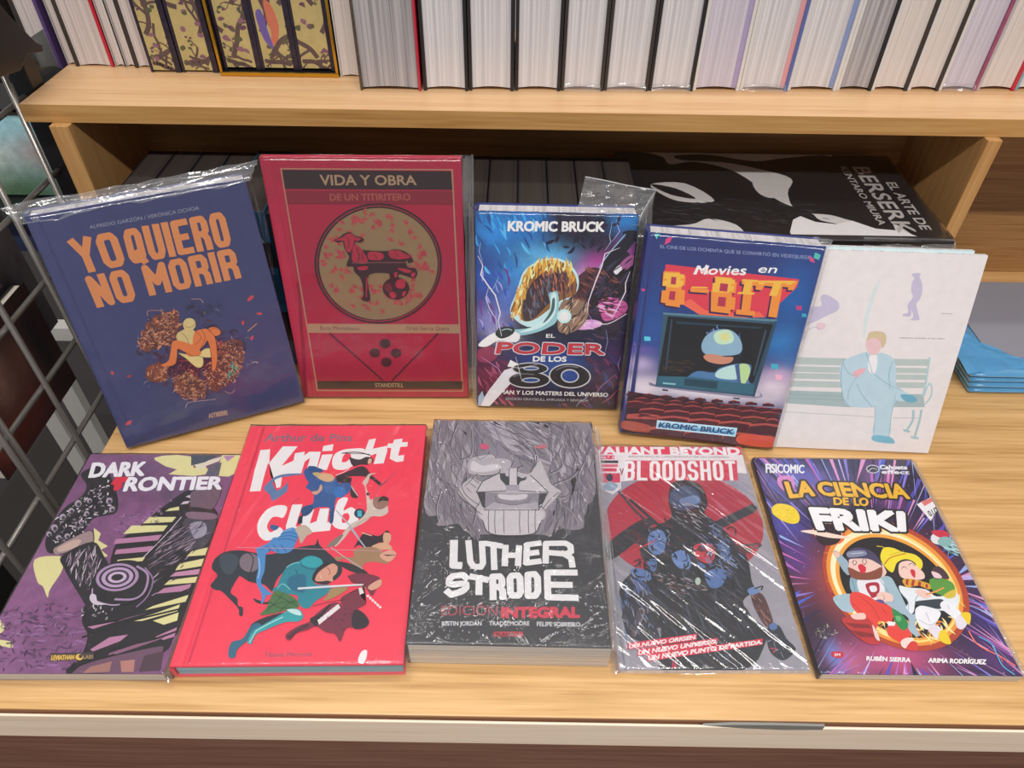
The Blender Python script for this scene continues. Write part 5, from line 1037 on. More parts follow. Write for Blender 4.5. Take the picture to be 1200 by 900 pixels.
ART['luther']=[
('g','26262c',[(799,268,1050,954,'4a4650',0.9),(92,1986,190,509,'34343c',0.7),(979,2389,954,381,'2a2a30',0.6)],0.03),
('p','8c848e',1,'-1 7 1764 -14 1772 572 1762 1001 1635 1207 1607 1441 1401 1446 1341 1332 1288 1548 1179 1527 614 1540 505 1567 449 1411 166 1447 188 1321 60 1324 12 1166 -7 616'),
('c',['a39ba6','8a828c','b4acb6','787080'],'8 6 908 -4 601 420 437 605 456 950 323 953 230 1039 45 1165 -7 616',60,4332,520,3,0.7,1.4),
('c',['a39ba6','8a828c','b4acb6','787080'],'548 5 1449 -18 1190 586 1087 655 771 276',50,4332,485,4,0.5,0.7),
('c',['a39ba6','8a828c','b4acb6','787080'],'1196 -12 1755 -14 1772 572 1745 1001 1571 1208 1346 1134 1288 802 1314 356',60,4159,520,5,0.7,1.5),
('c',['968e9a','8a828c','7a7280'],'128 1000 359 994 504 1234 583 1541 488 1543 418 1412 180 1418',40,2253,381,6,0.4,1.2),
('c',['968e9a','8a828c','7a7280'],'1414 1051 1729 1002 1599 1286 1592 1432 1402 1407 1320 1523 1226 1525 1279 1255',40,2253,381,7,0.4,1.8),
('c',['4a4450','5a5460'],'8 6 908 -4 601 420 437 605 456 950 323 953 230 1039 45 1165 -7 616',70,4332,62,8,0.7,1.4),
('c',['4a4450','5a5460'],'548 5 1449 -18 1190 586 1087 655 771 276',60,4332,62,9,0.7,0.7),
('c',['4a4450','5a5460'],'1196 -12 1755 -14 1772 572 1745 1001 1571 1208 1346 1134 1288 802 1314 356',70,4332,62,10,0.7,1.5),
('c',['4a4450','5a5460'],'128 1000 359 994 504 1234 583 1541 488 1543 418 1412 180 1418',30,4332,62,11,0.7,1.2),
('c',['4a4450','5a5460'],'1414 1051 1729 1002 1599 1286 1592 1432 1402 1407 1320 1523 1226 1525 1279 1255',30,4332,62,12,0.7,1.8),
('s','443e4a',87,1,0,'263 49 212 337 277 519 391 695 418 866 341 974 237 913'),
('s','c4bcc6',52,1,0,'275 68 224 356 289 537 402 712 429 883 352 990 249 930'),
('s','443e4a',87,1,0,'70 103 76 387 198 611 305 675'),
('s','c4bcc6',52,1,0,'82 122 88 405 209 629 316 692'),
('s','443e4a',87,1,0,'424 45 560 282 708 509 849 661'),
('s','c4bcc6',52,1,0,'436 64 571 300 719 526 859 678'),
('s','443e4a',87,1,0,'639 39 911 202 1087 408 1138 587 1086 743'),
('s','c4bcc6',52,1,0,'651 59 922 220 1098 426 1148 605 1097 760'),
('s','443e4a',87,1,0,'837 34 1070 245 1156 497 1120 720 1019 787 951 702 1002 657'),
('s','c4bcc6',52,1,0,'848 54 1081 264 1166 515 1130 737 1029 804 961 720 1012 675'),
('s','443e4a',87,1,0,'1289 759 1427 647 1398 468 1437 353'),
('s','c4bcc6',52,1,0,'1298 776 1437 664 1408 486 1447 371'),
('s','443e4a',87,1,0,'1594 708 1489 819 1353 886 1318 950 1364 1072 1463 1049'),
('s','c4bcc6',52,1,0,'1604 725 1498 836 1362 902 1327 966 1374 1088 1473 1066'),
('s','443e4a',87,1,0,'1669 574 1590 795 1666 941 1745 1001'),
('s','c4bcc6',52,1,0,'1678 592 1599 812 1675 957 1754 1018'),
('s','443e4a',87,1,0,'161 999 133 1243 180 1418'),
('s','c4bcc6',52,1,0,'172 1015 144 1259 190 1433'),
('s','443e4a',87,1,0,'475 991 536 1233 514 1429'),
('s','c4bcc6',52,1,0,'486 1007 547 1249 524 1444'),
('s','443e4a',87,1,0,'1379 1133 1504 1249 1561 1404'),
('s','c4bcc6',52,1,0,'1388 1149 1513 1265 1570 1419'),
('s','443e4a',87,1,0,'1088 28 1301 144 1473 305 1601 576'),
('s','c4bcc6',52,1,0,'1099 47 1312 163 1483 324 1610 593'),
('s','443e4a',87,1,0,'333 585 448 492 429 142'),
('s','c4bcc6',52,1,0,'345 603 459 510 441 161'),
('s','443e4a',87,1,0,'637 465 713 687 849 705 916 593'),
('s','c4bcc6',52,1,0,'648 483 724 704 860 722 926 611'),
('p','c2bac0',1,'436 583 673 509 747 664 850 727 749 751 586 884 467 844 343 994 400 1116 536 1233 639 1387 1181 1374 1247 1216 1347 1093 1400 989 1351 949 1303 887 1255 760 1190 586 1086 764 951 746 850 727 610 645'),
('p','b8b0b8',1,'453 582 847 572 866 705 750 773 616 808 447 791'),
('s','3a343e',87,1,0,'447 791 616 808 749 768 765 707'),
('s','5a545e',52,1,0,'482 469 539 580 605 534 638 488'),
('p','d8d2d8',1,'471 604 577 668 712 643 781 696 614 754 461 736'),
('p','ccc4ca',0,'766 761 586 884 534 1021 838 1003 837 930 777 858'),
('p','ccc4ca',0,'962 927 962 1000 1270 1013 1153 870 1086 786 1053 851 986 874'),
('s','2c2830',104,0,0,'766 761 586 884 529 1027 838 1003'),
('s','2c2830',104,0,0,'1086 786 1161 869 1275 1013 962 996'),
('p','2c2830',0,'763 768 825 766 826 803 865 813 867 923 837 941 772 847'),
('p','2c2830',0,'949 800 1003 831 1053 808 1039 851 986 874 962 927 950 896'),
('p','d2cad0',0,'863 705 948 692 953 927 867 929'),
('s','3a343e',69,0,0,'863 705 867 929 950 927 948 692'),
('p','a49ca6',0,'834 930 973 927 974 1000 835 999'),
('p','8a8490',0,'535 1031 1267 1023 1199 1197 1166 1258 634 1261 608 1212'),
('p','2a262e',0,'535 1031 622 1025 630 1231 600 1212'),
('p','2a262e',0,'1176 1026 1270 1023 1199 1197 1169 1218'),
('p','aaa2ac',1,'757 1046 905 1022 1053 1043 1037 1111 923 1134 792 1117'),
('p','d4ced4',1,'757 1050 905 1059 1053 1043 1020 1111 906 1128 792 1111'),
('s','6a6470',52,1,0,'767 1107 906 1128 1037 1105'),
('p','b4acb6',1,'681 1230 761 1168 907 1184 1053 1161 1150 1228 908 1248'),
('s','4a4450',52,1,0,'725 1067 760 1148 907 1184 1053 1145 1086 1079'),
('p','b0a8b2',1,'633 1231 727 1149 762 1228 666 1254'),
('p','b0a8b2',1,'1069 1170 1151 1138 1166 1228 1085 1220'),
('p','d0c8ce',1,'618 1255 1182 1241 1184 1394 1148 1499 1069 1539 912 1552 740 1546 651 1492 615 1388'),
('s','3a343e',69,1,0,'666 1260 669 1406 680 1535'),
('s','3a343e',69,1,0,'731 1258 732 1404 742 1533'),
('s','3a343e',69,1,0,'819 1256 820 1402 829 1531'),
('s','3a343e',69,1,0,'981 1252 978 1398 986 1527'),
('s','3a343e',69,1,0,'1069 1250 1066 1396 1072 1525'),
('s','3a343e',69,1,0,'1137 1248 1133 1395 1138 1524'),
('s','3a343e',87,1,0,'615 1255 1182 1241'),
('s','3a343e',87,1,0,'615 1388 652 1498 740 1548 912 1555 1069 1540 1148 1499 1184 1394'),
('c',['807884'],'636 1310 1165 1297 1148 1490 660 1501',26,87,87,13,0.5,-1),
('c',['8a828c'],'570 905 820 899 822 983 574 989',14,87,69,14,0.5,-1),
('c',['8a828c'],'986 916 1185 953 1218 994 987 979',12,87,69,15,0.5,-1),
('s','2c2830',69,1,0,'406 951 499 822 531 778'),
('s','2c2830',69,1,0,'424 972 477 1032'),
('s','2c2830',69,1,0,'454 908 523 969'),
('s','2c2830',69,1,0,'484 854 562 916'),
('s','2c2830',69,1,0,'343 994 416 1116 537 1253 604 1311'),
('s','2c2830',69,1,0,'417 845 372 931 430 1075 567 1193'),
('s','2c2830',69,1,0,'529 1243 573 1152'),
('s','2c2830',69,1,0,'1215 1217 1298 1094 1382 1010'),
('s','2c2830',69,1,0,'1199 1197 1246 1256'),
('s','2c2830',69,1,0,'1287 866 1335 928'),
('p','d84c78',1,'537 364 607 351 635 408 584 439 545 410'),
('p','c86878',1,'1136 383 1245 346 1261 392 1174 410'),
('b','L','f2f0f2','305 1615 422 1608 448 1940 315 1934',764,0.0,1),
('b','U','f2f0f2','451 1611 643 1620 670 1947 498 1929',605,0.0,1),
('b','T','f2f0f2','635 1614 816 1650 822 1931 670 1947',605,0.0,1),
('b','H','f2f0f2','816 1660 1007 1659 997 1886 813 1899',605,0.0,1),
('b','E','f2f0f2','1024 1631 1195 1600 1192 1865 1014 1895',605,0.0,1),
('b','R','f2f0f2','1207 1607 1502 1586 1516 1915 1198 1858',605,0.0,1),
('b','S','f2f0f2','299 1988 511 1964 530 2162 294 2264',636,0.0,1),
('b','T','f2f0f2','511 1977 700 2004 688 2255 538 2162',636,0.0,1),
('b','R','f2f0f2','699 1978 843 1969 875 2245 709 2254',636,0.0,1),
('b','O','f2f0f2','859 1968 1017 1952 1026 2226 875 2239',636,0.0,1),
('b','D','f2f0f2','1030 1952 1183 1929 1187 2231 1031 2235',636,0.0,1),
('b','E','f2f0f2','1211 1922 1530 1915 1525 2245 1214 2243',636,0.0,1),
('t','EDICIÓN','a83448','279 2312 786 2300 789 2403 287 2414',0,'',0),
('t','INTEGRAL','d8304c','829 2320 1525 2304 1520 2403 831 2419',3,'',0),
('t','JUSTIN JORDAN','d8d8dc','291 2469 648 2460 650 2503 295 2511',1,'',0),
('t','TRADD MOORE','d8d8dc','717 2459 1074 2451 1074 2493 718 2501',1,'',0),
('t','FELIPE SOBREIRO','d8d8dc','1142 2455 1526 2452 1524 2494 1142 2498',1,'',0),
('p','c82038',0,'762 2560 1017 2554 1017 2598 763 2604'),
('t','PLANETA','3a1018','778 2568 1001 2563 1001 2593 779 2598',2,'',0),
]
ART['blood']=[
('g','9c98a4',[(1633,1973,449,599,'a5a1ad',0.7),(1919,415,239,179,'d0ccd4',0.5),(54,1423,179,239,'787880',0.6),(199,2086,269,359,'5c6078',0.7)],0.03),
('p','b42a40',1,'1660 1191 1594 1334 1493 1464 1364 1573 1213 1659 1048 1719 875 1749 701 1751 534 1722 380 1665 246 1581 138 1474 62 1346 23 1203 24 1052 68 899 153 753 278 622 436 515 620 439 817 398 1017 397 1208 434 1377 508 1515 612 1615 741 1673 886 1688 1039'),
('p','e8305a',0,'1 -2 1701 -2 1685 118 17 118'),
('p','ebe4e8',0,'17 118 1695 118 1682 395 1493 374 263 514 246 611 15 611'),
('t','VALIANT BEYOND','f4eef2','-6 7 1673 7 1664 114 -8 114',3,'',0),
('t','BIENVENIDO AL LANZAMIENTO DE UN UNIVERSO','6a4450','392 140 1530 140 1528 165 389 165',0,'',0),
('p','d83c54',0,'343 211 1611 202 1559 494 290 494'),
('b','BLOODSHOT','f6f2f4','335 219 1587 211 1546 494 295 502',390,0.22,0),
('t','V','8a2c40','267 326 308 326 297 423 263 423',1,'',0),
('p','e4446a',0,'61 135 227 135 221 194 62 194'),
('p','3a2830',0,'61 211 263 211 259 252 60 252'),
('p','e05a78',0,'56 269 251 269 247 310 59 310'),
('p','d8304c',0,'57 326 233 326 228 374 59 374'),
('p','dcd4dc',0,'46 391 270 391 252 611 153 695 38 630'),
('p','d83c58',0,'57 399 263 399 248 533 52 533'),
('p','2c3444',1,'176 462 168 490 152 510 133 518 116 510 104 490 101 462 109 435 124 414 144 407 162 414 173 435'),
('p','8ca0b4',1,'59 591 108 525 169 525 219 580 157 649 68 630'),
('t','N.º 1','f4f0f4','76 148 213 148 209 186 72 186',1,'',0),
('t','EDICIÓN','e4446a','63 338 219 338 216 366 60 366',1,'',0),
('p','22242c',1,'810 553 973 494 1116 553 1162 706 1151 836 1100 945 1195 1052 1281 1190 1356 1358 1423 1488 1402 1737 1399 1856 1265 1973 1301 2141 1401 2250 1360 2409 1101 2654 374 2654 434 2250 142 2356 95 2086 93 1856 221 1676 424 1583 342 1358 420 1190 608 1087 741 981 740 799'),
('c',['2c3038','3a404c','1a1c22','444c5c'],'735 1017 1195 1052 1381 1488 1300 2250 1008 2635 401 2635 434 2250 302 1676 416 1224',120,1799,270,3,0.6,1.2),
('p','3c4c70',1,'794 649 990 572 1090 687 1062 836 871 909 764 836'),
('p','6c84b0',1,'866 762 1057 706 1069 799 910 855'),
('p','2c3038',0,'1181 1052 1632 818 1679 866 1634 927 1235 1139'),
('p','22242c',1,'66 1292 443 1017 516 1122 103 1488 -8 1488'),
('s','343640',270,1,0,'218 649 443 1017 718 1122'),
('s','2a2c34',360,1,0,'326 762 603 1122'),
('s','42343c',300,1,0,'216 1224 450 1391 669 1423'),
('s','3c3036',240,1,0,'1314 1358 1532 1332 1599 1345'),
('p','4c3a40',1,'1591 1345 1581 1363 1563 1376 1542 1381 1523 1376 1512 1363 1512 1345 1522 1327 1539 1313 1560 1308 1579 1313 1590 1327'),
('p','b42a40',1,'1571 1345 1566 1353 1557 1359 1547 1361 1538 1359 1532 1353 1531 1345 1536 1336 1545 1330 1555 1328 1565 1330 1570 1336'),
('s','2a2428',150,1,0,'1288 1156 1325 1122 1379 1139 1359 1224'),
('p','5a3238',0,'1356 1358 1493 1374 1477 1440 1351 1440'),
('p','5f80b8',1,'475 1207 597 1156 639 1258 586 1423 483 1456 441 1358'),
('p','6888c0',1,'664 1456 784 1407 840 1488 817 1614 696 1598'),
('p','5674a8',1,'419 1520 502 1520 470 1645 406 1614'),
('p','5a78b0',1,'224 1645 310 1614 425 1676 401 1752 268 1737'),
('p','40548a',1,'227 1737 368 1797 378 1915 280 1856'),
('p','d03c48',1,'914 1341 1053 1325 1117 1358 1083 1520 1006 1558 931 1520 901 1456'),
('p','6a2c34',1,'948 1358 1019 1351 1022 1407 949 1423'),
('p','5878b0',1,'955 1676 1104 1614 1173 1676 1089 1812 979 1827'),
('p','4a6498',1,'1145 1292 1247 1341 1263 1520 1187 1488 1145 1423'),
('p','4a6498',1,'911 1551 977 1567 967 1614 908 1608'),
('c',['8a6a70','6c5458','a0a0a8','5c4040'],'470 1645 705 1706 937 1767 946 1856 675 1886 457 1737',60,720,150,5,0.6,0.3),
('p','b8c8bc',1,'898 1761 890 1782 877 1797 863 1803 851 1797 844 1782 844 1761 852 1740 864 1724 879 1719 891 1724 898 1740'),
('c',['6c84b4','50649a','8898b8'],'1027 1017 1209 1122 1381 1488 1092 1797 974 1583',34,1200,150,6,0.7,1.2),
('c',['50649a','3c4870'],'99 1797 333 1856 407 2086 318 2356 66 2356',34,1320,270,7,0.6,1.4),
('p','2c2c38',1,'95 2086 186 1973 333 1856 397 1973 391 2196 411 2409 311 2409 167 2356 103 2250'),
('p','4c4450',0,'251 2044 318 2072 181 2343 143 2343'),
('s','a08c8c',90,1,0,'255 2058 303 2086 183 2330'),
('p','5c3434',1,'1365 1886 1468 1900 1497 2086 1485 2223 1409 2223 1355 2030'),
('c',['8a5a50','3a2428','a88070'],'1375 1900 1464 1915 1487 2169 1421 2223 1367 2086',40,660,120,8,0.5,1.1),
('p','6c8cc0',1,'1333 1856 1408 1821 1449 1871 1359 1909'),
('s','2c2c34',120,1,0,'1403 1842 1491 1812 1466 1856'),
('p','2a2c38',1,'1427 2250 1536 2223 1574 2356 1627 2434 1611 2485 1491 2561 1406 2511 1385 2409'),
('p','5878b0',1,'1447 2223 1505 2196 1516 2250 1459 2272'),
('p','1e2028',1,'1620 2473 1610 2489 1594 2501 1576 2506 1560 2501 1551 2489 1551 2473 1560 2456 1576 2444 1595 2439 1611 2444 1620 2456'),
('p','50505c',1,'1595 2473 1591 2480 1583 2486 1573 2488 1565 2486 1561 2480 1561 2473 1565 2465 1573 2459 1582 2457 1591 2459 1595 2465'),
('s','c83848',120,1,0,'1399 2447 1458 2460 1413 2485'),
('p','c03048',0,'484 2573 523 2561 518 2635 474 2635'),
('c',['14161c','2c3038','0e1014'],'453 1156 735 1017 1195 1052 1381 1488 1239 1856 440 1856 214 1737',130,1020,180,21,0.8,-1),
('c',['8098c4','a8b8d8','4c64a0'],'453 1156 684 1156 664 1456 858 1614 497 1456',26,600,90,22,0.8,-1),
('c',['8098c4','c0c8dc','4c64a0'],'1086 1017 1209 1122 1256 1551 1092 1797 982 1676',40,720,90,23,0.8,-1),
('c',['6878a0','9098b0','2c3448'],'224 1645 438 1676 343 2356 117 2356 120 1856',50,900,120,24,0.7,1.4),
('c',['c8ccd4','8c8c98','e8e8f0'],'770 799 1069 799 1144 1017 1000 1156 811 1087',40,780,90,25,0.6,0.6),
('c',['484c5c','3a3038','585c6c'],'493 1856 1293 1856 1351 2250 1014 2610 429 2610',60,1799,120,26,0.4,1.0),
('c',['b03848','702838'],'912 1325 1131 1358 1063 1551 903 1520',14,540,120,27,0.8,-1),
('c',['8890a4','3c4458','282c38'],'1427 2250 1574 2356 1587 2485 1449 2536 1385 2409',26,600,120,28,0.8,-1),
('s','d83048',120,1,0,'520 1292 398 1358 250 1423'),
('s','a8283c',150,1,0,'194 1423 370 1358'),
('p','e0304c',0,'111 2403 759 2309 738 2370 95 2465'),
('p','e0304c',0,'192 2460 942 2351 919 2414 176 2526'),
('p','e0304c',0,'277 2511 1353 2356 1333 2416 258 2576'),
('t','UN NUEVO ORIGEN.','f6f0f2','125 2414 757 2320 740 2359 111 2455',2,'',0),
('t','UN NUEVO UNIVERSO.','f6f0f2','203 2470 940 2362 922 2401 188 2516',2,'',0),
('t','UN NUEVO PUNTO DE PARTIDA.','f6f0f2','285 2521 1350 2367 1335 2406 270 2566',2,'',0),
]
ART['friki']=[
('g','2a2048',[(413,305,588,265,'6a5cb0',1),(1348,356,176,382,'a050a8',0.8),(1652,348,176,294,'201430',0.9),(129,919,265,265,'4c48a8',0.9),(1600,1063,235,353,'2a1840',0.9),(385,1615,323,471,'b04838',0.8),(1276,1167,382,265,'8a3040',0.7),(1564,1544,323,323,'5a2448',0.9),(130,1311,176,265,'5c3890',0.8),(140,1735,176,235,'7c3048',0.8),(124,2127,176,412,'251a2e',1),(723,2339,500,265,'c05080',1),(312,2389,176,176,'c86890',0.8),(1703,1957,265,412,'3a2468',0.9),(1653,2341,206,206,'5a3070',0.9),(182,2338,88,176,'6a8ad8',0.8)],0.05),
('x','rays','847 1581 1008 1580',['c8b8f0','8c7cd8','e098c8','5c50b8','281c48','1c1434','b868c0','9ab4f0','d070b0','4c60c8'],300),
('p','b84428',1,'1431 2091 1309 2182 1174 2244 1032 2275 890 2275 754 2244 627 2183 517 2094 428 1980 365 1845 331 1695 330 1537 362 1377 428 1225 526 1088 651 975 797 894 957 850 1120 847 1276 885 1416 961 1533 1071 1619 1206 1671 1360 1686 1522 1667 1684 1616 1837 1535 1975'),
('c',['d86a3c','c04a48','a83c50','e89048'],'420 1244 631 1011 1124 969 1504 1294 1567 1726 1338 2071 884 2180 468 2072 311 1849',200,1296,177,3,0.5,-1),
('p','f09838',1,'1395 2054 1281 2139 1155 2197 1024 2226 891 2226 763 2196 645 2138 542 2054 459 1948 400 1822 369 1682 368 1534 398 1386 460 1245 550 1119 666 1015 802 941 949 901 1100 898 1244 933 1374 1004 1483 1106 1563 1231 1612 1374 1628 1524 1612 1674 1565 1817 1491 1945'),
('p','fbe080',1,'1369 2034 1263 2114 1145 2168 1021 2196 896 2195 775 2167 664 2112 567 2033 489 1932 434 1813 405 1682 404 1543 432 1404 490 1273 575 1155 684 1059 810 990 948 953 1088 951 1224 984 1346 1050 1447 1145 1523 1263 1570 1396 1586 1537 1571 1677 1528 1811 1459 1932'),
('p','fff4c8',1,'1346 2017 1243 2094 1130 2146 1010 2172 889 2171 772 2143 664 2089 570 2011 494 1913 439 1798 410 1670 409 1536 435 1402 491 1275 572 1161 677 1069 798 1004 931 969 1066 968 1197 1001 1315 1066 1414 1158 1488 1272 1534 1401 1551 1537 1538 1673 1497 1802 1432 1919'),
('p','f4a83c',1,'1349 2025 1250 2099 1141 2149 1025 2175 908 2173 796 2147 692 2095 601 2020 528 1925 476 1814 449 1691 447 1563 474 1434 528 1312 606 1204 707 1115 824 1053 952 1020 1082 1019 1207 1050 1321 1112 1415 1200 1487 1310 1531 1433 1547 1563 1534 1694 1495 1818 1432 1930'),
('p','1a1216',1,'1343 2015 1250 2084 1147 2130 1038 2153 927 2150 820 2123 721 2073 634 2000 564 1909 514 1803 487 1687 485 1565 509 1444 558 1329 632 1228 726 1147 836 1089 956 1060 1078 1061 1197 1093 1304 1152 1395 1237 1463 1340 1506 1457 1523 1580 1513 1704 1478 1821 1420 1926'),
('c',['f0c050','e88838','fae8a0'],'659 1961 1062 1988 1387 1958 1408 1786 1594 1725 1415 2015 1138 2180 793 2153 595 2072',60,1472,236,5,0.4,-1),
('p','e87038',1,'684 1074 642 1120 585 1147 522 1154 463 1138 415 1102 387 1052 382 994 402 937 444 891 501 861 565 854 626 871 674 908 702 960 705 1018'),
('p','f8c8a8',1,'667 1033 632 1084 584 1123 528 1144 475 1144 431 1123 403 1085 395 1035 409 979 443 928 491 887 548 865 603 865 648 886 675 926 682 978'),
('p','2a1018',1,'654 1055 621 1104 575 1140 522 1160 471 1160 429 1141 402 1104 394 1056 407 1004 439 955 486 917 539 896 592 896 635 916 662 954 668 1003'),
('p','fbe0d0',1,'253 991 419 975 573 1019 766 1069 556 1073 375 1029'),
('p','f4d428',1,'34 697 104 642 203 647 276 692 301 786 267 876 191 898 115 868 58 818 24 767'),
('c',['e4bc18','fae868'],'56 686 271 709 255 866 73 818',20,236,118,6,1.0,-1),
('p','d888c8',1,'216 272 366 261 352 419 249 476 186 386'),
('p','f2eef0',0,'1602 627 1804 531 1817 694 1662 843'),
('p','e47878',0,'1662 589 1801 538 1806 586 1675 651'),
('p','e8e8ec',0,'1759 678 1817 694 1732 778'),
('t','0.UT','404048','1673 715 1804 655 1802 730 1679 786',1,'',0),
('c',['8cc0c0','5a8c98','b8dce0'],'1571 1063 1780 1043 1815 1159 1743 1258 1615 1162',60,883,177,8,0.6,0.5),
('p','e8e4e8',1,'1718 1061 1692 1098 1653 1125 1612 1136 1579 1126 1563 1100 1568 1063 1594 1026 1632 998 1674 987 1707 996 1723 1023'),
('p','d02c48',1,'1606 978 1729 959 1780 1009 1729 1060 1650 1045'),
('p','8cb8b8',1,'1772 1100 1749 1130 1713 1153 1672 1161 1638 1154 1621 1132 1623 1102 1646 1072 1682 1049 1723 1040 1757 1048 1775 1070'),
('p','9cb4c4',1,'513 1241 560 1230 599 1302 623 1363 585 1503 546 1464 529 1384'),
('p','f0c4b4',1,'508 1245 567 1236 558 1292 520 1303'),
('p','a8c4d0',1,'353 1746 548 1717 509 1885 436 1903 373 1867'),
('p','90b0c0',1,'596 1523 686 1512 633 1716 565 1716 548 1640'),
('p','a4c0cc',1,'867 1540 978 1519 1004 1637 1012 1883 948 1920 891 1846 838 1715'),
('p','eceaf0',1,'655 1552 884 1540 848 1734 776 1791 705 1800 627 1735'),
('p','b0243c',1,'716 1600 834 1584 828 1657 783 1725 722 1753 710 1716 701 1677'),
('p','eceaf0',1,'740 1629 802 1623 792 1677 737 1687'),
('s','6a8894',57,1,0,'867 1540 893 1657 925 1846'),
('s','6a8894',57,1,0,'596 1523 591 1640 565 1716'),
('p','f2ccc0',1,'628 1363 663 1321 844 1309 950 1359 963 1419 958 1480 870 1530 630 1523 598 1463'),
('p','8a4a34',1,'598 1423 643 1433 685 1463 734 1472 787 1471 867 1441 940 1410 903 1510 828 1550 670 1558 596 1523'),
('p','484064',1,'634 1291 667 1228 762 1185 862 1205 929 1266 952 1399 924 1379 840 1319 700 1317 631 1322'),
('p','8890a8',1,'658 1239 821 1220 829 1274 652 1301'),
('s','e8e8f0',57,1,0,'684 1259 812 1247'),
('p','d8243c',1,'706 1402 749 1377 778 1422 746 1478 708 1472'),
('s','3a2830',57,1,0,'691 1331 667 1362 674 1392 706 1362 702 1337'),
('s','3a2830',57,1,0,'792 1316 767 1351 778 1385 808 1350 804 1320'),
('p','f2ccc0',1,'790 1705 865 1686 928 1724 892 1799 820 1809 766 1772'),
('s','b07868',48,1,0,'821 1715 844 1743 814 1781'),
('p','5a5090',1,'729 1782 801 1768 820 1809 749 1819'),
('p','e8443a',1,'523 1717 592 1688 681 1725 773 1800 891 1846 857 1938 800 2002 703 1993 674 2029 632 2100 633 2188 587 2135 583 2029 530 1921 494 1829'),
('p','e8443a',1,'773 2029 863 2011 965 2046 934 2135 838 2205 770 2170 732 2118'),
('s','a82c28',57,1,0,'610 1735 689 1847 710 1975'),
('s','a82c28',57,1,0,'517 1811 569 1903 621 1993'),
('s','a82c28',57,1,0,'773 1847 796 1920'),
('p','c03434',1,'371 1962 610 1975 633 2188 605 2222 498 2205 383 2065'),
('p','8c2428',0,'367 2012 591 2029 612 2065 448 2065'),
('p','8c2428',0,'393 2083 593 2118 613 2153 467 2153'),
('p','f2ccc0',1,'460 1931 583 1912 578 1972 478 1976'),
('p','ecd8d0',1,'624 2029 642 2118 633 2188 605 2153'),
('p','f4f0f2',0,'778 1993 850 2002 828 2038 767 2038'),
('p','2c8c48',1,'871 1855 911 1883 960 1974 949 2046 894 2082 858 2047 850 1957'),
('p','68b878',1,'873 1938 920 1947 906 1984 870 1993'),
('p','f4dcd4',1,'829 2188 890 2156 953 2161 921 2222 851 2257 817 2239'),
('p','d83c38',1,'927 2188 969 2205 942 2274 861 2274 854 2248'),
('p','2c2024',1,'1143 1315 1241 1294 1306 1355 1240 1477 1076 1538 1086 1694 1036 1732 1026 1578 996 1519 991 1439'),
('p','f4e030',1,'961 1318 991 1245 1050 1181 1138 1186 1211 1231 1325 1261 1368 1333 1335 1415 1283 1436 1288 1355 1215 1315 1110 1357 1036 1459 1001 1459 970 1399'),
('s','c88020',114,1,0,'978 1379 1057 1306 1181 1263 1239 1252'),
('s','c8b428',114,1,0,'974 1167 1026 1171 1047 1188'),
('s','b89818',48,1,0,'1069 1275 1113 1254 1233 1221'),
('p','f6d0c4',1,'1101 1418 1145 1356 1243 1335 1290 1396 1329 1476 1304 1536 1210 1553 1111 1538 1082 1498'),
('s','3a2428',57,1,0,'1127 1428 1164 1401 1180 1427'),
('s','3a2428',57,1,0,'1214 1386 1248 1365 1274 1392'),
('p','d02840',1,'1212 1437 1252 1447 1220 1527 1200 1497'),
('p','e0a830',1,'1086 1558 1146 1537 1275 1566 1346 1605 1309 1654 1220 1615 1108 1636 1085 1607'),
('p','b02830',0,'1125 1548 1153 1541 1116 1616 1102 1597'),
('p','b02830',0,'1186 1547 1210 1553 1167 1626 1147 1616'),
('p','b02830',0,'1240 1566 1262 1576 1237 1625 1211 1615'),
('p','b02830',0,'1300 1591 1317 1599 1299 1644 1280 1630'),
('p','e8eef4',1,'1032 1617 1108 1636 1274 1654 1347 1730 1537 1691 1559 1729 1488 1843 1352 1881 1197 1845 1136 1826 1110 1808 1056 1901 998 1919 1010 1845 1049 1789 1017 1694'),
('s','8aa0ac',57,1,0,'1017 1694 1049 1789 1005 1901'),
('s','8aa0ac',57,1,0,'1266 1673 1157 1732 1110 1808'),
('p','f0ccc0',1,'1162 1674 1239 1654 1299 1721 1234 1754 1178 1722'),
('p','303c44',1,'1117 1789 1227 1769 1387 1759 1376 1825 1309 1863 1231 1844 1136 1826'),
('p','5c9c3c',1,'1349 1555 1432 1525 1499 1534 1566 1583 1549 1671 1464 1739 1389 1711 1336 1673'),
('p','d8c040',1,'1424 1711 1554 1652 1524 1729 1443 1749'),
('p','4c3038',1,'1425 1435 1505 1393 1551 1454 1552 1534 1481 1534 1410 1535'),
('p','f0d0d8',1,'1411 1455 1471 1475 1485 1524 1414 1525'),
('s','e8a050',152,1,0,'1251 1712 1371 1672 1457 1633'),
('p','a8bccc',1,'827 1790 973 1808 1032 1919 1090 1901 1022 2028 1025 2126 980 2135 942 2064 984 1956 884 1865'),
('p','f0f0f6',1,'1080 1882 1133 1836 1201 1835 1314 1891 1238 1992 1158 2064 1091 2064 1053 1992'),
('p','f0f0f6',1,'1349 1806 1416 1772 1475 1834 1507 1918 1441 1991 1397 1936 1343 1863'),
('p','e8e0ec',1,'1128 2055 1223 2028 1251 2082 1245 2135 1168 2161 1136 2117'),
('p','e8e0ec',1,'1427 1964 1511 1908 1542 1973 1451 2063 1400 2046'),
('s','a0a0b8',48,1,0,'1174 1900 1171 1992'),
('s','a0a0b8',48,1,0,'1414 1815 1411 1862'),
('s','a0a0b8',48,1,0,'1077 1974 1156 2028 1238 1992'),
('p','f0d020',1,'1185 2153 1234 2082 1280 2091 1278 2205 1215 2205'),
('p','f0d020',1,'1500 1903 1591 1902 1530 2018 1508 1973'),
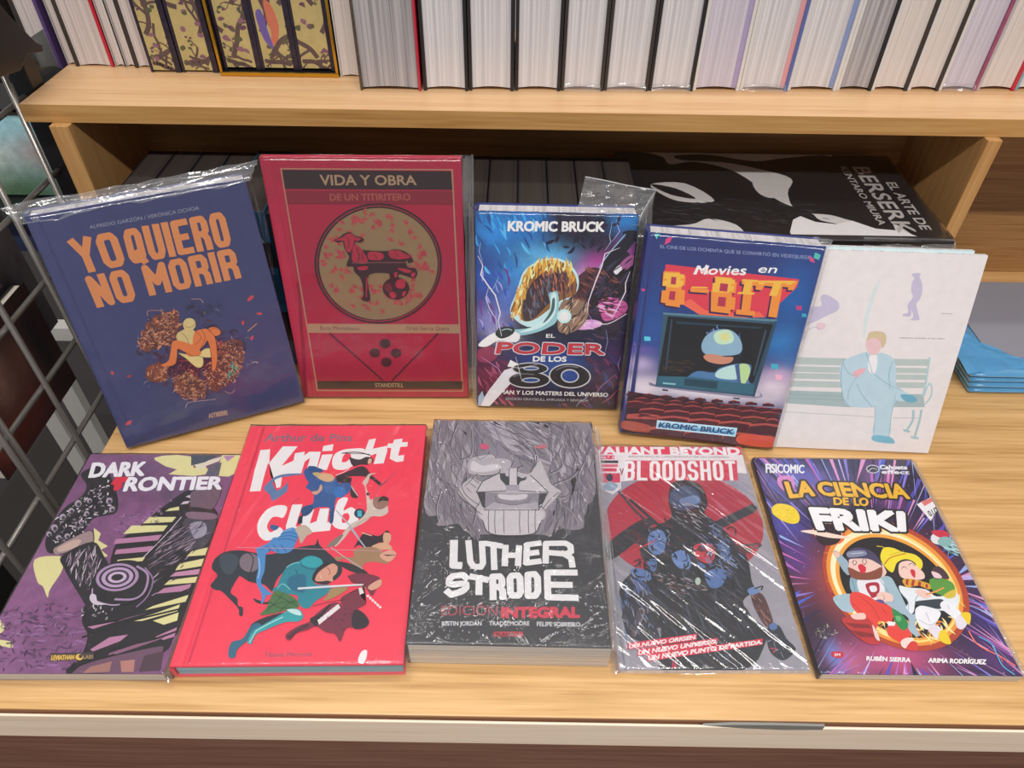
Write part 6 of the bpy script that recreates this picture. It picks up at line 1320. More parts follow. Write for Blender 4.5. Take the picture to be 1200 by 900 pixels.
('s','f4786c',133,1,0,'1494 2081 1513 2205 1597 2275 1672 2326 1763 2411'),
('s','58a8dc',133,1,0,'1562 2135 1646 2205 1647 2309 1648 2411 1715 2491'),
('s','88c8e8',57,1,0,'1646 2205 1647 2275'),
('s','f4786c',57,1,0,'1664 2309 1664 2377'),
('c',['8c8878','4a4640','b8b4a0'],'98 2066 215 2030 274 2101 171 2170 69 2136',40,381,76,9,0.6,-1),
('p','c82840',1,'168 2293 266 2298 242 2349 161 2343'),
('t','SM','f4e8ea','186 2307 239 2308 228 2334 177 2333',1,'',0),
('t','RUBÉN SIERRA','f6f2f4','469 2332 859 2342 839 2383 453 2371',2,'',0),
('t','ARIMA RODRÍGUEZ','f6f2f4','1018 2345 1528 2353 1504 2397 997 2386',2,'',0),
('t','FISICOMIC','eef0f4','123 77 553 89 514 211 96 213',1,'',0),
('p','c8c8d4',1,'1377 149 1359 175 1330 194 1296 204 1264 201 1240 187 1229 164 1232 137 1251 111 1280 91 1314 81 1346 84 1370 99 1381 122'),
('p','2c2438',1,'1366 148 1351 169 1327 184 1298 191 1271 189 1251 177 1241 159 1244 138 1259 117 1283 101 1311 94 1338 97 1359 108 1369 127'),
('s','c8c8d4',95,1,0,'1229 190 1298 133 1352 149'),
('t','Cahuete','e8e8f0','1407 79 1711 80 1687 142 1384 141',2,'',0),
('t','effect','e8e8f0','1399 155 1705 157 1684 210 1380 206',2,'',0),
('t','LA','20141c','269 335 568 320 537 520 270 554',3,'20141c',9),
('t','LA','f0b828','269 335 568 320 537 520 270 554',2,'',0),
('t','CIENCIA','20141c','617 331 1571 350 1553 548 609 518',3,'20141c',9),
('t','CIENCIA','f0b828','617 331 1571 350 1553 548 609 518',2,'',0),
('t','DE','20141c','735 548 890 549 865 648 712 646',3,'20141c',6),
('t','DE','f0b828','735 548 890 549 865 648 712 646',2,'',0),
('t','LO','20141c','953 548 1104 549 1070 657 927 651',3,'20141c',6),
('t','LO','f0b828','953 548 1104 549 1070 657 927 651',2,'',0),
('t','FRIKI','181018','441 689 1409 733 1332 963 447 957',3,'181018',9),
('t','FRIKI','f8f6f8','441 689 1409 733 1332 963 447 957',3,'',0),
]

cv = lambda n, c, r=.32: plain(n, c, r, .04)
t, w, h, th = book('yo', 'hardcover_comic', 'tall navy hardcover with orange capitals YO QUIERO NO MORIR leaning at the left end', True, cv('navy_board', '3d4273'), PW, groove=9)
film_sheet(w, h, th, .003, .004, .001, .001, .0012, 3, FILM, t)
loose('film_flap', [(-.004, h - .006, .002), (w + .004, h - .002, .002), (w + .018, h + .012, -.02), (-.022, h + .006, -.022)], t, FILMF, 4, .006, 14)
loose('film_flap', [(w + .002, h - .11, .001), (w + .004, h - .11, -.01), (w + .018, h + .012, -.02), (w + .002, h, .001)], t, FILM, 5, .003, 8)
t, w, h, th = book('vida', 'hardcover_comic', 'crimson hardcover titled VIDA Y OBRA with a gold disc holding a sheep on a wheel', True, cv('crimson_board', 'b81c44'), PW, groove=10)
film_sheet(w, h, th, .002, .007, .001, .002, .001, 9, FILM, t)
loose('film_flap', [(w + .001, .01, 0), (w + .008, .01, -.006), (w + .012, h + .001, -.01), (w + .001, h, 0)], t, FILMF, 6, .003, 10)
t, w, h, th = book('poder', 'hardcover_book', 'thick hardcover headed KROMIC BRUCK with EL PODER DE LOS 80 under lightning', True, cv('royal_board', '2c3a78'), PW, groove=0)
film_sheet(w, h, th, .006, .010, .001, .001, .0012, 12, FILM, t)
loose('film_flap', [(w*.62, h - .004, -.006), (w + .001, h - .012, .001), (w + .020, h + .016, -.03), (w*.67, h + .030, -.026)], t, FILMF, 7, .006, 14)
loose('film_flap', [(w + .001, .0, 0), (w + .008, .0, -.012), (w + .020, h + .016, -.03), (w + .001, h, .001)], t, FILMF, 8, .004, 14)
loose('film_flap', [(-.001, 0, 0), (-.007, 0, -.01), (-.008, h + .004, -.012), (-.001, h, 0)], t, FILMF, 9, .002, 10)
m = MB(); m.tube([(w*.67, h + .030, -.026), (w*.8, h + .026, -.027), (w*.93, h + .021, -.029), (w + .020, h + .016, -.03)], .0006, 5).tube([(w + .020, h + .016, -.03), (w + .008, h + .004, -.012), (w + .001, h - .003, .001)], .0005, 5); m.build('film_seam', SEAM, part(t, 'plastic_wrap'), smooth=True)
t, w, h, th = book('bit', 'hardcover_book', 'blue hardcover titled Movies en 8-BIT with a television above rows of red seats', True, cv('indigo_board', '2f3a78'), PW, groove=8)
film_sheet(w, h, th, .003, .005, .001, .002, .0012, 15, FILM, t)
loose('film_flap', [(w + .001, 0, 0), (w + .006, 0, -.008), (w + .008, h + .003, -.012), (w + .001, h, 0)], t, FILMF, 11, .002, 10)
loose('film_flap', [(w*.9, h, 0), (w + .001, h - .004, .001), (w + .008, h + .004, -.01), (w*.94, h + .006, -.012)], t, FILMF, 12, .003, 6)
t, w, h, th = book('white', 'softcover_comic', 'white cover with a person in light blue seated cross-legged on a park bench', False, cv('white_card', 'e0dcdc', .5), PW, inkmat=INKM)
WM = frame('white')
t2 = t.copy(); C.objects.link(t2); tag(t2, 'pale paperback showing only its top edge behind the white park bench cover')
q = WM.copy(); q.translation = WM.translation + WM.to_3x3() @ Vector((-.011, .003, -.0066)) + Vector((0, .0, .0)); q.translation.z += .0019; t2.matrix_world = q
MB().box(0, w, 0, h - .002, -.0006, 0).build('front_cover', cv('pale_aqua_card', 'c4dadd', .5), t2); MB().box(.0006, w, 0, h - .002, -.0052, -.0007).build('page_block', PW, t2); MB().box(.0002, w, 0, h - .002, -.006, -.0053).build('back_cover', cv('white_card', 'e0dcdc', .5), t2)
# flat row
t, w, h, th = book('dark', 'softcover_comic', 'purple and black comic titled DARK FRONTIER lying at the front left corner', False, cv('aubergine_card', '4a3040'), PWZ, plain('dark_spine', '3a2c30', .4))
film_sheet(w, h, th, .003, .0075, .004, .001, .0010, 21, FILMS, t, crease=-.95)
loose('film_flap', [(-.003, -.002, .0005), (w + .008, -.002, .0005), (w + .010, -.009, -.0085), (-.003, -.009, -.0085)], t, FILM, 21, .0001, 10)
MB().box(w + .0004, w + .0052, .001, h - .001, -th + .0006, -.002).build('edge_strip', plain('brown_grey_edge', '6a5c56', .45), t)  # brown-grey strip along the right edge of the book
t, w, h, th = book('knight', 'hardcover_comic', 'bright red hardcover titled Knight Club with armoured fighters and a galloping black horse', True, cv('scarlet_board', 'f03a56'), PBL, groove=10)
film_sheet(w, h, th, .004, .005, .004, .003, .0013, 24, FILMS, t, crease=1.25)
loose('film_flap', [(-.004, -.003, -.001), (w + .005, -.003, -.001), (w + .006, -.007, -th + .002), (-.005, -.007, -th + .002)], t, FILM, 22, .0001, 10)
t, w, h, th = book('luther', 'softcover_comic', 'thick black volume titled LUTHER STRODE with a grey long-haired face', False, cv('black_card', '232329', .28), PWZ)
film_sheet(w, h, th, .007, .009, .004, .006, .0016, 27, FILMC, t, crease=.75)
loose('film_flap', [(-.006, -.003, -.004), (w + .006, -.003, -.004), (w + .008, -.010, -th + .004), (-.008, -.010, -th + .004)], t, FILM, 23, .0002, 10)
loose('film_flap', [(w + .001, 0, -.002), (w + .010, 0, -.016), (w + .012, h + .006, -.018), (w + .001, h, -.001)], t, FILMF, 24, .003, 14)
t, w, h, th = book('blood', 'softcover_comic', 'thin comic titled BLOODSHOT with an armed figure on a red disc under creased film', False, cv('grey_card', 'a8a4ae', .3), PW, cv('pink_spine', 'd8a0b0', .35))
film_sheet(w, h, th, .005, .004, .002, .003, .0026, 31, FILMB, t, crease=-.80)
m = MB(); R_ = random.Random(3)
m = loose('film_roll', [(-.006, -.002, -.002), (.010, -.003, .004), (.004, h, .004), (-.008, h + .004, -.001)], t, FILMF, 25, .005, 18)
t, w, h, th = book('friki', 'softcover_comic', 'colourful space cover titled LA CIENCIA DE LO FRIKI with two cartoon people', False, cv('violet_card', '2a2040', .3), PWZ, plain('black_spine', '17121c', .35))
film_sheet(w, h, th, .004, .009, .002, .002, .0007, 34, FILMS, t, crease=1.1)
loose('film_flap', [(w + .001, -.002, -.001), (w + .009, -.004, -.008), (w + .010, h + .003, -.008), (w + .001, h, -.001)], t, FILMF, 26, .002, 14)
tx = Ink(h*1000, 9, 0, .05); tx.text('LA CIENCIA DE LO FRIKI', 'f0c030', [(60, 2.5), (170, 2.5), (170, 6.5), (60, 6.5)], 1, '', 0)
tx.build('spine_lettering', INK, part(t, 'spine'), 0, BLACK, tf=lambda p: (-.0012 - p[2]*.3, h - p[0], -.0098 + p[1]))
# ---------------------------------------------------------------- books lined up under the upper shelf
def upright(name, label, x0, x1, y, z, H, D, lc, rc, pm, parts=True, group=None, ct=.0022, cov2=None, lift=.0025, inset=.003, lean=0):
    Mx = Matrix.Translation((x0, y, z + .0003)); t = thing(name, label, 'book', Mx, group); W = x1 - x0
    MB().box(0, ct, 0, D, 0, H).build('front_cover', lc, t, .0002); MB().box(W - ct, W, 0, D, 0, H).build('back_cover', rc, t, .0002)
    b = MB(); N = 10; x2, x3 = ct + .0002, W - ct - .0002
    # page block with a hollow curved foot, as a heavy book block sags
    top = [(x2, H - inset), (x3, H - inset)]; foot = [(x3 + (x2 - x3)*i/N, lift + .0018*math.sin(math.pi*i/N)) for i in range(N + 1)]
    P = top[::-1] + [(x2, lift)] + foot[1:-1][::-1] + [(x3, lift)]
    b.v = [(x, inset, zz) for x, zz in P] + [(x, D - .003, zz) for x, zz in P]; n = len(P)
    b.f = [tuple(range(n)), tuple(reversed(range(n, 2*n)))] + [(i, (i+1) % n + 0, (i+1) % n + n, i + n) for i in range(n)]
    b.build('page_block', pm, t); return t
HID = pages('shaded_page_tops', '342b25', '231d1a', 0, 500)  # paper colour darkened for the shade under the upper shelf
x = -.455; k = 0
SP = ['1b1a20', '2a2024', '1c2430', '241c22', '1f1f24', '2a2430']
rng = random.Random(2)
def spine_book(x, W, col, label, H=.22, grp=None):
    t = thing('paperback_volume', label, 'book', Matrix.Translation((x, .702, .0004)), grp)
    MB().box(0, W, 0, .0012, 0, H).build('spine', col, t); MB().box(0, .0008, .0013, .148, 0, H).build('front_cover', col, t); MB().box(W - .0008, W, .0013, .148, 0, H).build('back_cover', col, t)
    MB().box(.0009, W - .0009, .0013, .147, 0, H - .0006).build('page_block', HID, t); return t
G1 = 'dark volumes standing in the shade at the left under the upper shelf'
LB1 = ('dark volume against the left side panel under the upper shelf', 'second dark volume from the left side panel under the upper shelf', 'third dark volume from the left side panel under the upper shelf', 'fourth dark volume from the left side panel, left of the blue banded spine', '', 'dark volume right of the blue banded spine, behind the crimson hardcover')
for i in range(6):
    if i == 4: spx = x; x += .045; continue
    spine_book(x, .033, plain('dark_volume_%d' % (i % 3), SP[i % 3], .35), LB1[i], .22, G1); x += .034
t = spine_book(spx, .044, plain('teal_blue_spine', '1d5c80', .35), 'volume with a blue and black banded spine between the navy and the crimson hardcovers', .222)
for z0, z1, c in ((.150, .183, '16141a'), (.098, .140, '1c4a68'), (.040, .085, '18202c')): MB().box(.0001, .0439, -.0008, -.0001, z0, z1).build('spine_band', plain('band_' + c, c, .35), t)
b = Ink(44, 20, 0, .02); b.text('MIRA', 'a8b8c4', [(8, 4), (38, 4), (38, 14), (8, 14)], 2, '', 0); b.build('spine_lettering', INK, part(t, 'spine'), 0, BLACK, tf=lambda p: (p[0], -.0009 - p[2]*.2, .180 + p[1]))
G2 = 'grey-topped volumes in the row behind the KROMIC BRUCK hardcover'
x = -.066
LB2 = ['%s dark-topped volume in the row behind the KROMIC BRUCK hardcover' % q for q in ('leftmost', 'second from left', 'third from left', 'fourth from left', 'fifth from left')] + ['rightmost dark-topped volume in the row behind the KROMIC BRUCK hardcover, beside the art book']
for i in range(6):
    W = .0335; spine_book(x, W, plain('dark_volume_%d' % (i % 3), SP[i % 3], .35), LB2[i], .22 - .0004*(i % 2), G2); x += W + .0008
# big art book lying flat on a riser
rs = MB().box(.155, .495, .72, .90, .0003, .156).build('display_riser', BLACK, None, .001); tag(rs, 'black riser block under the big black art book', 'riser')
t = thing('art_book', 'large black and white art book lying flat, lettered EL ARTE DE BERSERK', 'book', Matrix.Translation((.130, .699, .2)))
AW, AH = .357, .209
k = Ink(AW*1000, AH*1000, 0)
k.ground('cbc6c4', [], .02, 6)
def bp(pts, col='121013', sm=1): P = [(x*AW*1000, y*AH*1000) for x, y in pts]; k.poly(col, smooth_loop(P) if sm else P)
# u across, v from back (0) to front (1)
bp([(.80, -.02), (1.02, -.02), (1.02, 1.02), (.90, 1.02), (.86, .84), (.80, .78), (.74, .62), (.76, .30)], '121013', 0)
bp([(-.02, .0), (.10, .0), (.17, .06), (.19, .16), (.28, .12), (.40, .22), (.47, .42), (.52, .60), (.60, .72), (.62, .80), (.70, .86), (.60, .88), (.50, 1.0), (.38, 1.02), (.34, .86), (.26, .80), (.20, .86), (.10, .90), (.0, 1.02), (-.02, .6)])
bp([(.22, .04), (.34, .02), (.5, .10), (.62, .05), (.8, .02), (.84, .3), (.84, .9), (.72, .80), (.66, .74), (.56, .70), (.56, .50), (.60, .32), (.50, .20), (.38, .12), (.24, .10)])
bp([(.10, .42), (.22, .40), (.30, .60), (.20, .62), (.14, .56)], 'cbc6c4'); bp([(.10, .42), (.18, .46), (.24, .58), (.16, .54)], '121013')
bp([(.46, .36), (.52, .30), (.58, .34), (.56, .46), (.50, .56), (.46, .50)], 'cbc6c4')
k.scribble(['3a3a40', '2c2c32', '44444c', '0c0c0e'], [(.35*357, .55*209), (.62*357, .60*209), (.66*357, .9*209), (.5*357, 209), (.3*357, .8*209), (.1*357, .9*209), (.05*357, .7*209)], 130, 16, 1.4, 4, .6, .35)
bp([(.50, .93), (.53, .80), (.56, .76), (.60, .82), (.66, .84), (.72, .80), (.78, .88), (.86, .90), (.90, .96), (.88, 1.0), (.50, 1.0)], 'e0dcdc', 0)
for x0, y0 in ((.70, .95), (.72, .955)): bp([(x0, y0), (x0+.012, y0+.004), (x0+.006, y0+.012)], '121013', 0)
def rt(s, u0, u1, v0, v1, b=1): W_, H_ = AW*1000, AH*1000; k.text(s, 'b0aaa6', [(u1*W_, v0*H_), (u1*W_, v1*H_), (u0*W_, v1*H_), (u0*W_, v0*H_)], b, '', 0)
bp([(-.02, .952), (1.02, .952), (1.02, 1.02), (-.02, 1.02)], '1b1a1e', 0)
rt('EL ARTE DE', .925, .960, .35, .88); rt('BERSERK', .845, .905, .16, .92); rt('KENTARO MIURA', .800, .825, .16, .84)
k.build('front_cover', INK, t, .003, BLACK)
MB().box(0, AW, .0005, AH, -.026, -.0235).build('back_cover', BLACK, t); MB().box(0, AW, -.001, .003, -.026, -.0002).build('spine', BLACK, t, .0008); MB().box(.003, AW - .004, .0035, AH - .004, -.0233, -.0032).build('page_block', PWZ, t)
MB().box(0, AW, -.00108, -.00102, -.0068, -.0060).build('hinge_line', GREY, t)
film_sheet(AW, AH, .02, .001, .004, .001, .002, .0010, 41, FILM, t)
o = loose('film_flap', [(AW - .10, .004, .0022), (AW - .0, .002, .0022), (AW + .006, -.006, -.012), (AW - .10, -.006, -.010)], t, FILMF, 28, .002, 10)
# ---------------------------------------------------------------- blue plastic sleeves
sl = thing('plastic_sleeve_stack', 'stack of glossy translucent blue plastic sleeves at the right behind the bench book', 'sleeves', Matrix.Translation((.575, .665, .0003)))
BLU = plain('blue_clear_plastic', '62a8da', .12, .12, 30, Transmission_Weight=.25, IOR=1.4); GRB = plain('grey_blue_film', '93949f', .16, .05, 20)
for i in range(4):
    m = MB(); N = 14; z0 = .001 + i*.0078; P = []
    prof = [(.004 + .004*math.sin(math.pi*j/8)*-1, z0 + .0072*j/8) for j in range(9)]
    for xx in [0, .02, .06, .15, .25, .36, .50]:
        s_ = len(m.v); wv = .003*noise.noise((xx*9, i*3.1, 2)); m.v += [(xx - .002*i, yy + wv + i*.001, zz) for yy, zz in prof] + [(xx - .002*i, .200, z0 + .0072), (xx - .002*i, .200, z0)]
        n = len(prof) + 2
        if s_: m.f += [(s_ - n + q, s_ - n + (q+1) % n, s_ + (q+1) % n, s_ + q) for q in range(n)]
    m.f += [tuple(reversed(range(n))), tuple(range(len(m.v) - n, len(m.v)))]
    m.build('sleeve', BLU, sl, 0, True)
m = MB().box(.030, .495, .034, .199, .0318, .0336); m.build('top_sheet', GRB, sl, .0005)
m = loose('sleeve_corner', [(-.012, .004, .030), (.085, .016, .0340), (.050, .040, .0350), (-.020, .085, .048)], sl, BLU, 30, .0025, 8)
# ---------------------------------------------------------------- books on the upper shelf
ZU = .3013; HU = .26
cK = plain('black_cloth', '262326', .45, .1); cW = plain('white_board', 'd8d4d2', .4); cR = plain('red_board', 'c02a3c', .35); cP = plain('purple_board', '5a4276', .35); cB = plain('blue_board', '5a6aa8', .35); cG = plain('grey_board', 'b8b4b4', .45); cT = plain('teal_board', '7aa8b4', .35); cBr = plain('brown_black_board', '3a322f', .5)
PV = pages('violet_tint_paper', 'cfc8d4', 'b0a8b8', 0, 800); PC = pages('cream_paper_block', 'dcd2cd', 'c2b8b3', 0, 1300, .25)
mot = plain('mottled_cover', '54483c', .4, .6, 220)
orn = plain('orange_purple_cover', '9a5070', .35, .5, 60)
UP = [ # x0 x1 y left right pages label
 (-.1815, -.1115, .842, mot, cR, PGY, 'grey-paged volume with a speckled left cover and a red right cover'),
 (-.1085, -.0570, .844, cK, cK, PW, 'black hardcover just right of the red-edged grey-paged volume'),
 (-.0560, -.0045, .846, cK, cK, PW, 'second black hardcover right of the red-edged volume'),
 (-.0030, .0495, .848, cK, cK, PW, 'third black hardcover right of the red-edged volume'),
 (.0505, .0995, .850, cBr, cBr, PW, 'brown-black hardcover, fourth to the right of the red-edged volume'),
 (.1005, .1520, .852, cBr, cBr, PW, 'brown-black hardcover, fifth to the right of the red-edged volume'),
 (.1530, .2040, .854, cK, cK, PW, 'black hardcover touching the white-covered volume with a violet page edge'),
 (.2050, .2590, .856, cW, cW, PV, 'white-covered volume with a violet band along its right page edge'),
 (.2600, .3160, .858, cW, cB, PW, 'film-wrapped volume with a pink page edge and a blue right cover'),
 (.3170, .3740, .861, cW, cW, PW, 'white-covered volume with a blue band along its right page edge'),
 (.3750, .4160, .863, cW, cK, PGY, 'grey-paged volume with a black right cover'),
 (.4170, .4590, .865, cW, cBr, PC, 'smooth cream-paged volume, left one of the pair right of the grey-paged volume'),
 (.4600, .4965, .866, cW, cBr, PC, 'smooth cream-paged volume, right one of the pair right of the grey-paged volume'),
 (.4975, .5420, .868, cW, orn, PV, 'pale volume with an orange and purple right cover'),
 (.5430, .5880, .870, cG, cR, PC, 'smooth pale volume with a red right cover'),
 (.5890, .6400, .872, cT, cT, PW, 'teal-covered volume at the right end of the upper shelf'),
]
for i, (x0, x1, y, a, b, pm, lb) in enumerate(UP):
    t = upright('hardcover_volume', lb, x0, x1, y, ZU, HU, .17, a, b, pm, ct=.0036 if i else .0026)
    if i in (7, 8, 9): MB().box(x1 - x0 - .0092, x1 - x0 - .0030, .0024, .0029, .0040, HU - .006).build('page_tint', plain(('violet_tint', 'pink_tint', 'blue_tint')[i - 7], ('a89ac0', 'd89aa0', '8494c0')[i - 7], .7), part(t, 'page_block'))
    if i in (4, 5, 6, 8, 13):
        loose('film_flap', [(.003, -.004, .001), (x1 - x0 - .003, -.005, .001), (x1 - x0 - .003, .002, .009), (.003, .002, .008)], t, FILMF, 40 + i, .003, 7)
        if 0: loose('plastic_wrap', [(.001, -.0012, .001), (x1 - x0 - .001, -.0012, .001), (x1 - x0 - .001, -.0012, HU - .004), (.001, -.0012, HU - .004)], t, FILM, 50 + i, .0006, 10)
# tall cream volume
t = upright('hardcover_volume', 'tall plain cream-edged volume between the gold slipcase and the speckled volume', -.2115, -.1865, .881, ZU, HU, .13, cW, cW, PC, ct=.001, lift=.0005)
t = upright('paperback_volume', 'plain pale volume squeezed against the speckled cover', -.1855, -.1825, .881, ZU, HU, .12, cW, cW, PC, ct=.0006, lift=.0005) if 0 else None
# painted-edge volumes
dk = plain('night_pattern_cover', '2b2433', .35, .9, 160)
def tree_edge(W, H, seed):
    k = Ink(W, H, 0, .01); k.ground('b8a670', [(W*.5, H*.4, 300, 300, 'c2b07a', .5)], .05, 4); R = random.Random(seed)
    def branch(x, y, a, L, wd, d):
        P = [(x, y)]
        for i in range(5): a += R.uniform(-.45, .45); x += math.cos(a)*L/5; y -= math.sin(a)*L/5; P.append((x, y))
        k.stroke('5e4a48', smooth_loop(P, False, 3), wd); 
        if d:
            for q in range(2 if d < 3 else 3): j = R.randint(1, 5); branch(*P[j], a + R.choice((-1, 1))*R.uniform(.5, 1.2), L*.62, wd*.55, d-1)
        else:
            for q in range(3): c = R.choice(('5c6040', '6a4a58', '4e5444', '74505c')); xx, yy = x + R.uniform(-3, 3), y + R.uniform(-3, 3); k.poly(c, [(xx + 1.8*math.cos(u*math.tau/7), yy + 1.5*math.sin(u*math.tau/7)) for u in range(7)])
    for base_y in (H - 12, H - 40, H - 70, H - 100, H - 130, H - 160): branch(W*R.uniform(.1, .9), base_y, R.choice((.7, 1.2, 1.9, 2.4)), 58, 5.5, 3)
    branch(2, H - 8, .15, W*.9, 5, 2); branch(W*.9, H - 6, 2.6, W*.7, 3, 2)
    for q in range(22):
        x, y = R.uniform(3, W-3), R.uniform(H*.3, H - 12); c = R.choice(('7a5468', '5a5a40', '8a6070', '6a4458')); k.poly(c, smooth_loop([(x + R.uniform(2, 5)*math.cos(u*math.tau/6), y + R.uniform(1.5, 4)*math.sin(u*math.tau/6)) for u in range(6)]))
    return k
def tree_book(x0, x1, y, z, lb, seed, bird=False):
    W = x1 - x0; t = thing('hardcover_volume', lb, 'book', Matrix.Translation((x0, y, z)))
    MB().box(0, .0034, 0, .15, 0, HU).build('front_cover', dk, t, .0003); MB().box(W - .0066, W, 0, .15, 0, HU).build('back_cover', dk, t, .0003)
    MB().box(.0036, W - .0068, .0032, .148, .002, HU - .003).build('page_block', PC, t)
    k = tree_edge((W - .0104)*1000, (HU - .006)*1000, seed)
    if bird: k.poly('c87058', smooth_loop([(14, 180), (22, 185), (26, 205), (22, 222), (12, 230), (16, 215), (14, 200)])); k.poly('6a58a0', smooth_loop([(2, 195), (9, 190), (12, 210), (15, 232), (6, 222)]))
    k.build('painted_page_edge', INKM, part(t, 'page_block'), 0, BLACK, tf=lambda p: (.0037 + p[0], .0034 - p[2]*.3, .0025 + p[1]))
    return t
tree_book(-.441, -.4045, .888, ZU + .0003, 'volume with tree-painted page edges standing next to the red-edged manga', 1)
tree_book(-.4035, -.3600, .889, ZU + .0003, 'volume with tree-painted page edges touching the gold slipcase from the left', 2)
sc = thing('slipcase', 'open slipcase with a shiny gold rim holding three tree-painted volumes', 'slipcase', Matrix.Translation((-.3545, .880, ZU + .0003)))
GOLD = plain('gold_foil', 'd0a034', .22, .1, 40, Metallic=.85); SW = .141
MB().box(0, SW, .002, .16, 0, .004).build('bottom_panel', BLACK, sc); 
for q in (0, SW - .003): MB().box(q, q + .003, .002, .16, .0041, HU + .01).build('side_panel', BLACK, sc)
MB().box(0, SW, -.001, .0019, 0, .0045).box(0, .0032, -.001, .0019, .0046, HU + .01).box(SW - .0032, SW, -.001, .0019, .0046, HU + .01).build('gold_rim', GOLD, sc, .0008)
for i, (lb, bd) in enumerate((('tree-painted volume at the left in the gold slipcase', False), ('tree-painted volume with a red and violet bird, middle one in the gold slipcase', True), ('tree-painted volume at the right in the gold slipcase', False))):
    tree_book(-.3510 + i*.0448, -.3066 + i*.0448, .888, ZU + .0050, lb, 3 + i, bd)
# manga and thin volumes at the left
y = .903
upright('paperback_volume', 'pale-paged manga volume just right of the purple cover', -.5500, -.5395, y + .004, ZU, .2, .13, cG, cBr, PMAN, ct=.0008, lift=.0004)
upright('paperback_volume', 'thick pale-paged manga volume with a scarlet right cover', -.5385, -.4920, y, ZU, .2, .13, cBr, cR, PMAN, ct=.0035, lift=.0004)
upright('paperback_volume', 'thin pale volume, left one of the three left of the tree-painted edges', -.4900, -.4780, y, ZU, .2, .13, cG, cBr, PMAN, ct=.0007, lift=.0004)
upright('paperback_volume', 'thin pale volume, middle one of the three left of the tree-painted edges', -.4770, -.4660, y, ZU, .2, .13, cG, cBr, PMAN, ct=.0007, lift=.0004)
upright('paperback_volume', 'thin volume with a red right cover touching the tree-painted edges', -.4650, -.4425, y - .002, ZU, .2, .13, cBr, cR, PMAN, ct=.0034, lift=.0004)
# ---------------------------------------------------------------- wire rack at the left with what stands in it
rk = thing('wire_rack', 'grey steel wire grid rack standing left of the bookcase', 'rack', Matrix.Translation((-.565, .7, -.75)))
def wire(a, b, r=.0035): MB().tube([(a[0] + .565, a[1] - .7, a[2] + .75), (b[0] + .565, b[1] - .7, b[2] + .75)], r, 8).build('wire', STEEL, rk, 0, True)
for yy in (.28, .367, .454, .542, .626, .712, .799): wire((-.560, yy, -.75), (-.560, yy, .42))
wire((-.5585, .530, -.75), (-.5585, .530, .42))
for zz in (.294, .203, .116, .024, -.070, -.161, -.252, -.343): wire((-.566, .22, zz), (-.566, .86, zz))
MB().box(-.01, .012, .128, .152, 0, 1.10).build('post', DKST, rk, .001)
m = MB(); m.prism([(.814 - .7, .385 + .75), (.840 - .7, .350 + .75), (.849 - .7, .344 + .75), (.846 - .7, .338 + .75), (.818 - .7, .345 + .75), (.794 - .7, .336 + .75), (.740 - .7, .345 + .75), (.740 - .7, .41 + .75), (.80 - .7, .41 + .75)], .008, .030)
for i, q in enumerate(m.v): m.v[i] = (q[2], q[0], q[1])
m.build('bracket', DKST, rk, .0008)
MB().box(-.26, -.012, .19, .42, 1.035, 1.043).build('rack_shelf', DKST, rk)
MB().box(-.30, -.02, .19, .42, .84, .848).build('rack_shelf', DKST, rk)
for i, (x0, x1, a, b, lb) in enumerate(((-.675, -.650, cG, cBr, 'pale-paged volume at the far left end of the top row'), (-.649, -.6075, cG, cBr, 'pale-paged volume standing left of the purple cover'), (-.6065, -.5755, cBr, cP, 'pale-paged volume with a purple right cover beyond the shelf end'))):
    upright('paperback_volume', lb, x0 + (.01 if i == 2 else 0), x1 + (.012 if i == 2 else 0), .915, .2935, .2, .13, a, b, PMAN, ct=.004 if i == 2 else .0008, lift=.0004)
o = MB().box(-.563, -.5615 + .0, .832, .905, .285, .343).build('acrylic_pane', plain('smoky_acrylic', '8a9294', .1, .05, 5, Transmission_Weight=.75, IOR=1.2)); tag(o, 'small smoky clear acrylic pane at the end of the upper shelf', 'pane')
def face(name, label, M, W, H, base_, blobs, T=.015, extra=None, cat='book', edge='17161a', nz=.1):
    t = thing(name, label, cat, M); k = Ink(W*1000, H*1000); k.ground(base_, [(x*W*1e4, y*H*1e4, rx*W*1e4, ry*H*1e4, c, s_) for x, y, rx, ry, c, s_ in blobs], nz, 4)
    if extra: extra(k, W*1000, H*1000)
    k.build('front_cover', INK, t, .002, plain('edge_' + edge, edge, .4)); MB().box(.001, W - .003, .003, H - .003, -T + .002, -.0022).build('page_block', PWZ, t); MB().box(0, W, 0, H, -T, -T + .0018).build('back_cover', plain('edge_' + edge, edge, .4), t); return t
MY = lambda x, y, z: Matrix(((1, 0, 0, x), (0, 0, -1, y), (0, 1, 0, z), (0, 0, 0, 1)))       # faces the viewer
MX = lambda x, y, z: Matrix(((0, 0, 1, x), (1, 0, 0, y), (0, 1, 0, z), (0, 0, 0, 1)))       # faces the bookcase
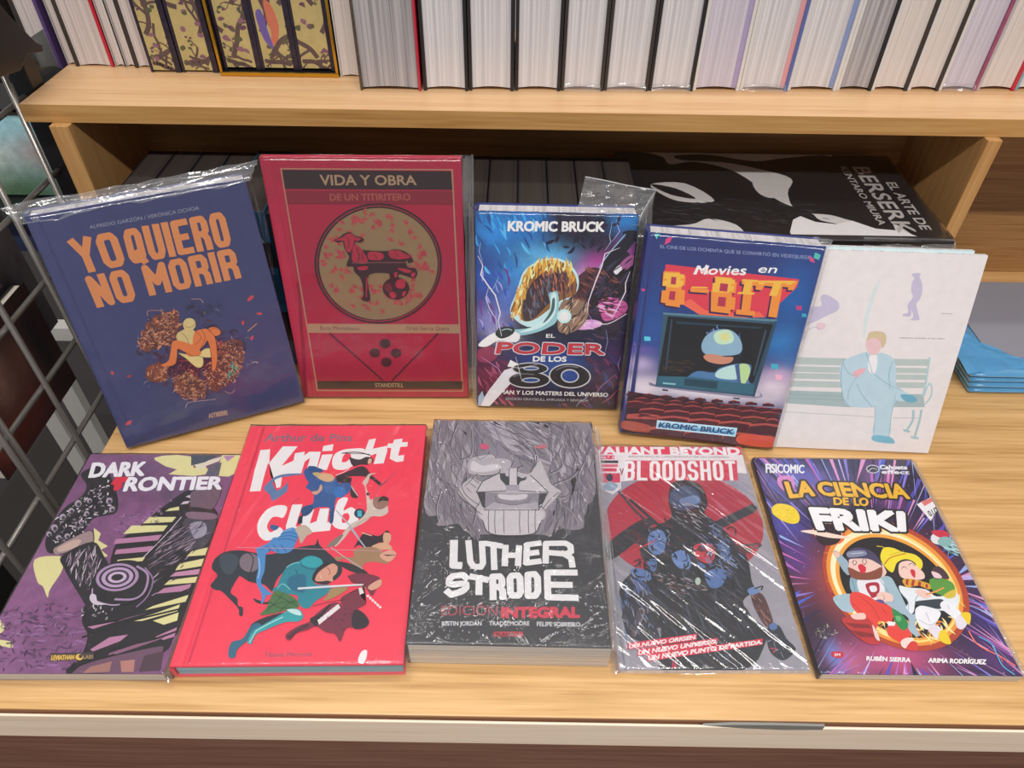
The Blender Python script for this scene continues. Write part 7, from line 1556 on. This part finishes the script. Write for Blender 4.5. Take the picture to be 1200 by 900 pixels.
face('hardcover_volume', 'sky blue and green landscape cover behind the wire grid', MY(-.80, .95, .1005), .165, .118, 'b4dce0', [(.5, .1, .8, .3, 'b4ecf8', 1), (.3, .5, .4, .25, 'f0f4f0', .9), (.8, .45, .2, .25, 'd0a8a8', .7), (.5, .95, .9, .4, '5a7a5c', 1), (.2, .75, .3, .15, '9cb09a', .8)], .02)
face('hardcover_volume', 'pink and teal cover at the left edge behind the wire grid', MY(-.80, .97, .2), .15, .09, 'b8949c', [(.3, .4, .4, .4, 'c8a0ac', 1), (.8, .6, .3, .4, '8fa8a8', .9)], .02) if 0 else None
face('hardcover_volume', 'navy volume below the landscape cover behind the wire grid', MY(-.80, .925, .02), .18, .076, '2b3350', [(.5, .3, .5, .5, '38426a', .8)], .012)
face('hardcover_volume', 'black and grey photographic cover behind the wire grid', MX(-.640, .60, -.01), .195, .172, '5a5458', [(.3, .3, .25, .3, '8c8488', 1), (.7, .5, .2, .3, '2a262a', 1), (.5, .8, .3, .2, '7c7074', .8), (.15, .7, .15, .2, '3c4a60', .8)], .012)
face('hardcover_volume', 'dark cover with a pale face and a teal corner behind the wire grid', MX(-.622, .565, -.078), .186, .166, '3a2424', [(.35, .35, .2, .35, 'a07868', .9), (.62, .4, .13, .3, '7c5246', .8), (.3, .8, .5, .25, '6a2c24', .9), (.12, .75, .12, .2, 'a0584c', .7), (.85, .5, .12, .6, '221a1c', 1), (.5, .1, .2, .15, '241818', .8)], .014,
     lambda k, W, H: k.poly('1c6c68', [(0, 0), (W*.62, 0), (W*.62, H*.08), (W*.3, H*.2), (0, H*.24)]))
o = face('hardcover_volume', 'dark red and black volume low behind the wire grid', MX(-.70, .35, -.42), .2, .26, '241c1c', [(.4, .6, .3, .3, '6a1c1c', .9), (.8, .3, .3, .3, '1c2820', .8)], .02)
gd = thing('white_gondola', 'white metal gondola frame on the floor beyond the wire rack', 'display rack', Matrix.Translation((-.88, 1.0, -.75)))
MB().box(.000, .034, 0, .02, 0, .53).build('post', WHITEP, gd, .001); MB().box(-.062, -.030, 0, .02, 0, .53).build('post', WHITEP, gd, .001); MB().box(-.10, .16, -.001, .025, .5305, .560).build('crossbar', WHITEP, gd, .001); MB().box(-.3, .3, -.2, .3, .0005, .03).build('base', plain('gondola_base', '2c2826', .5), gd)
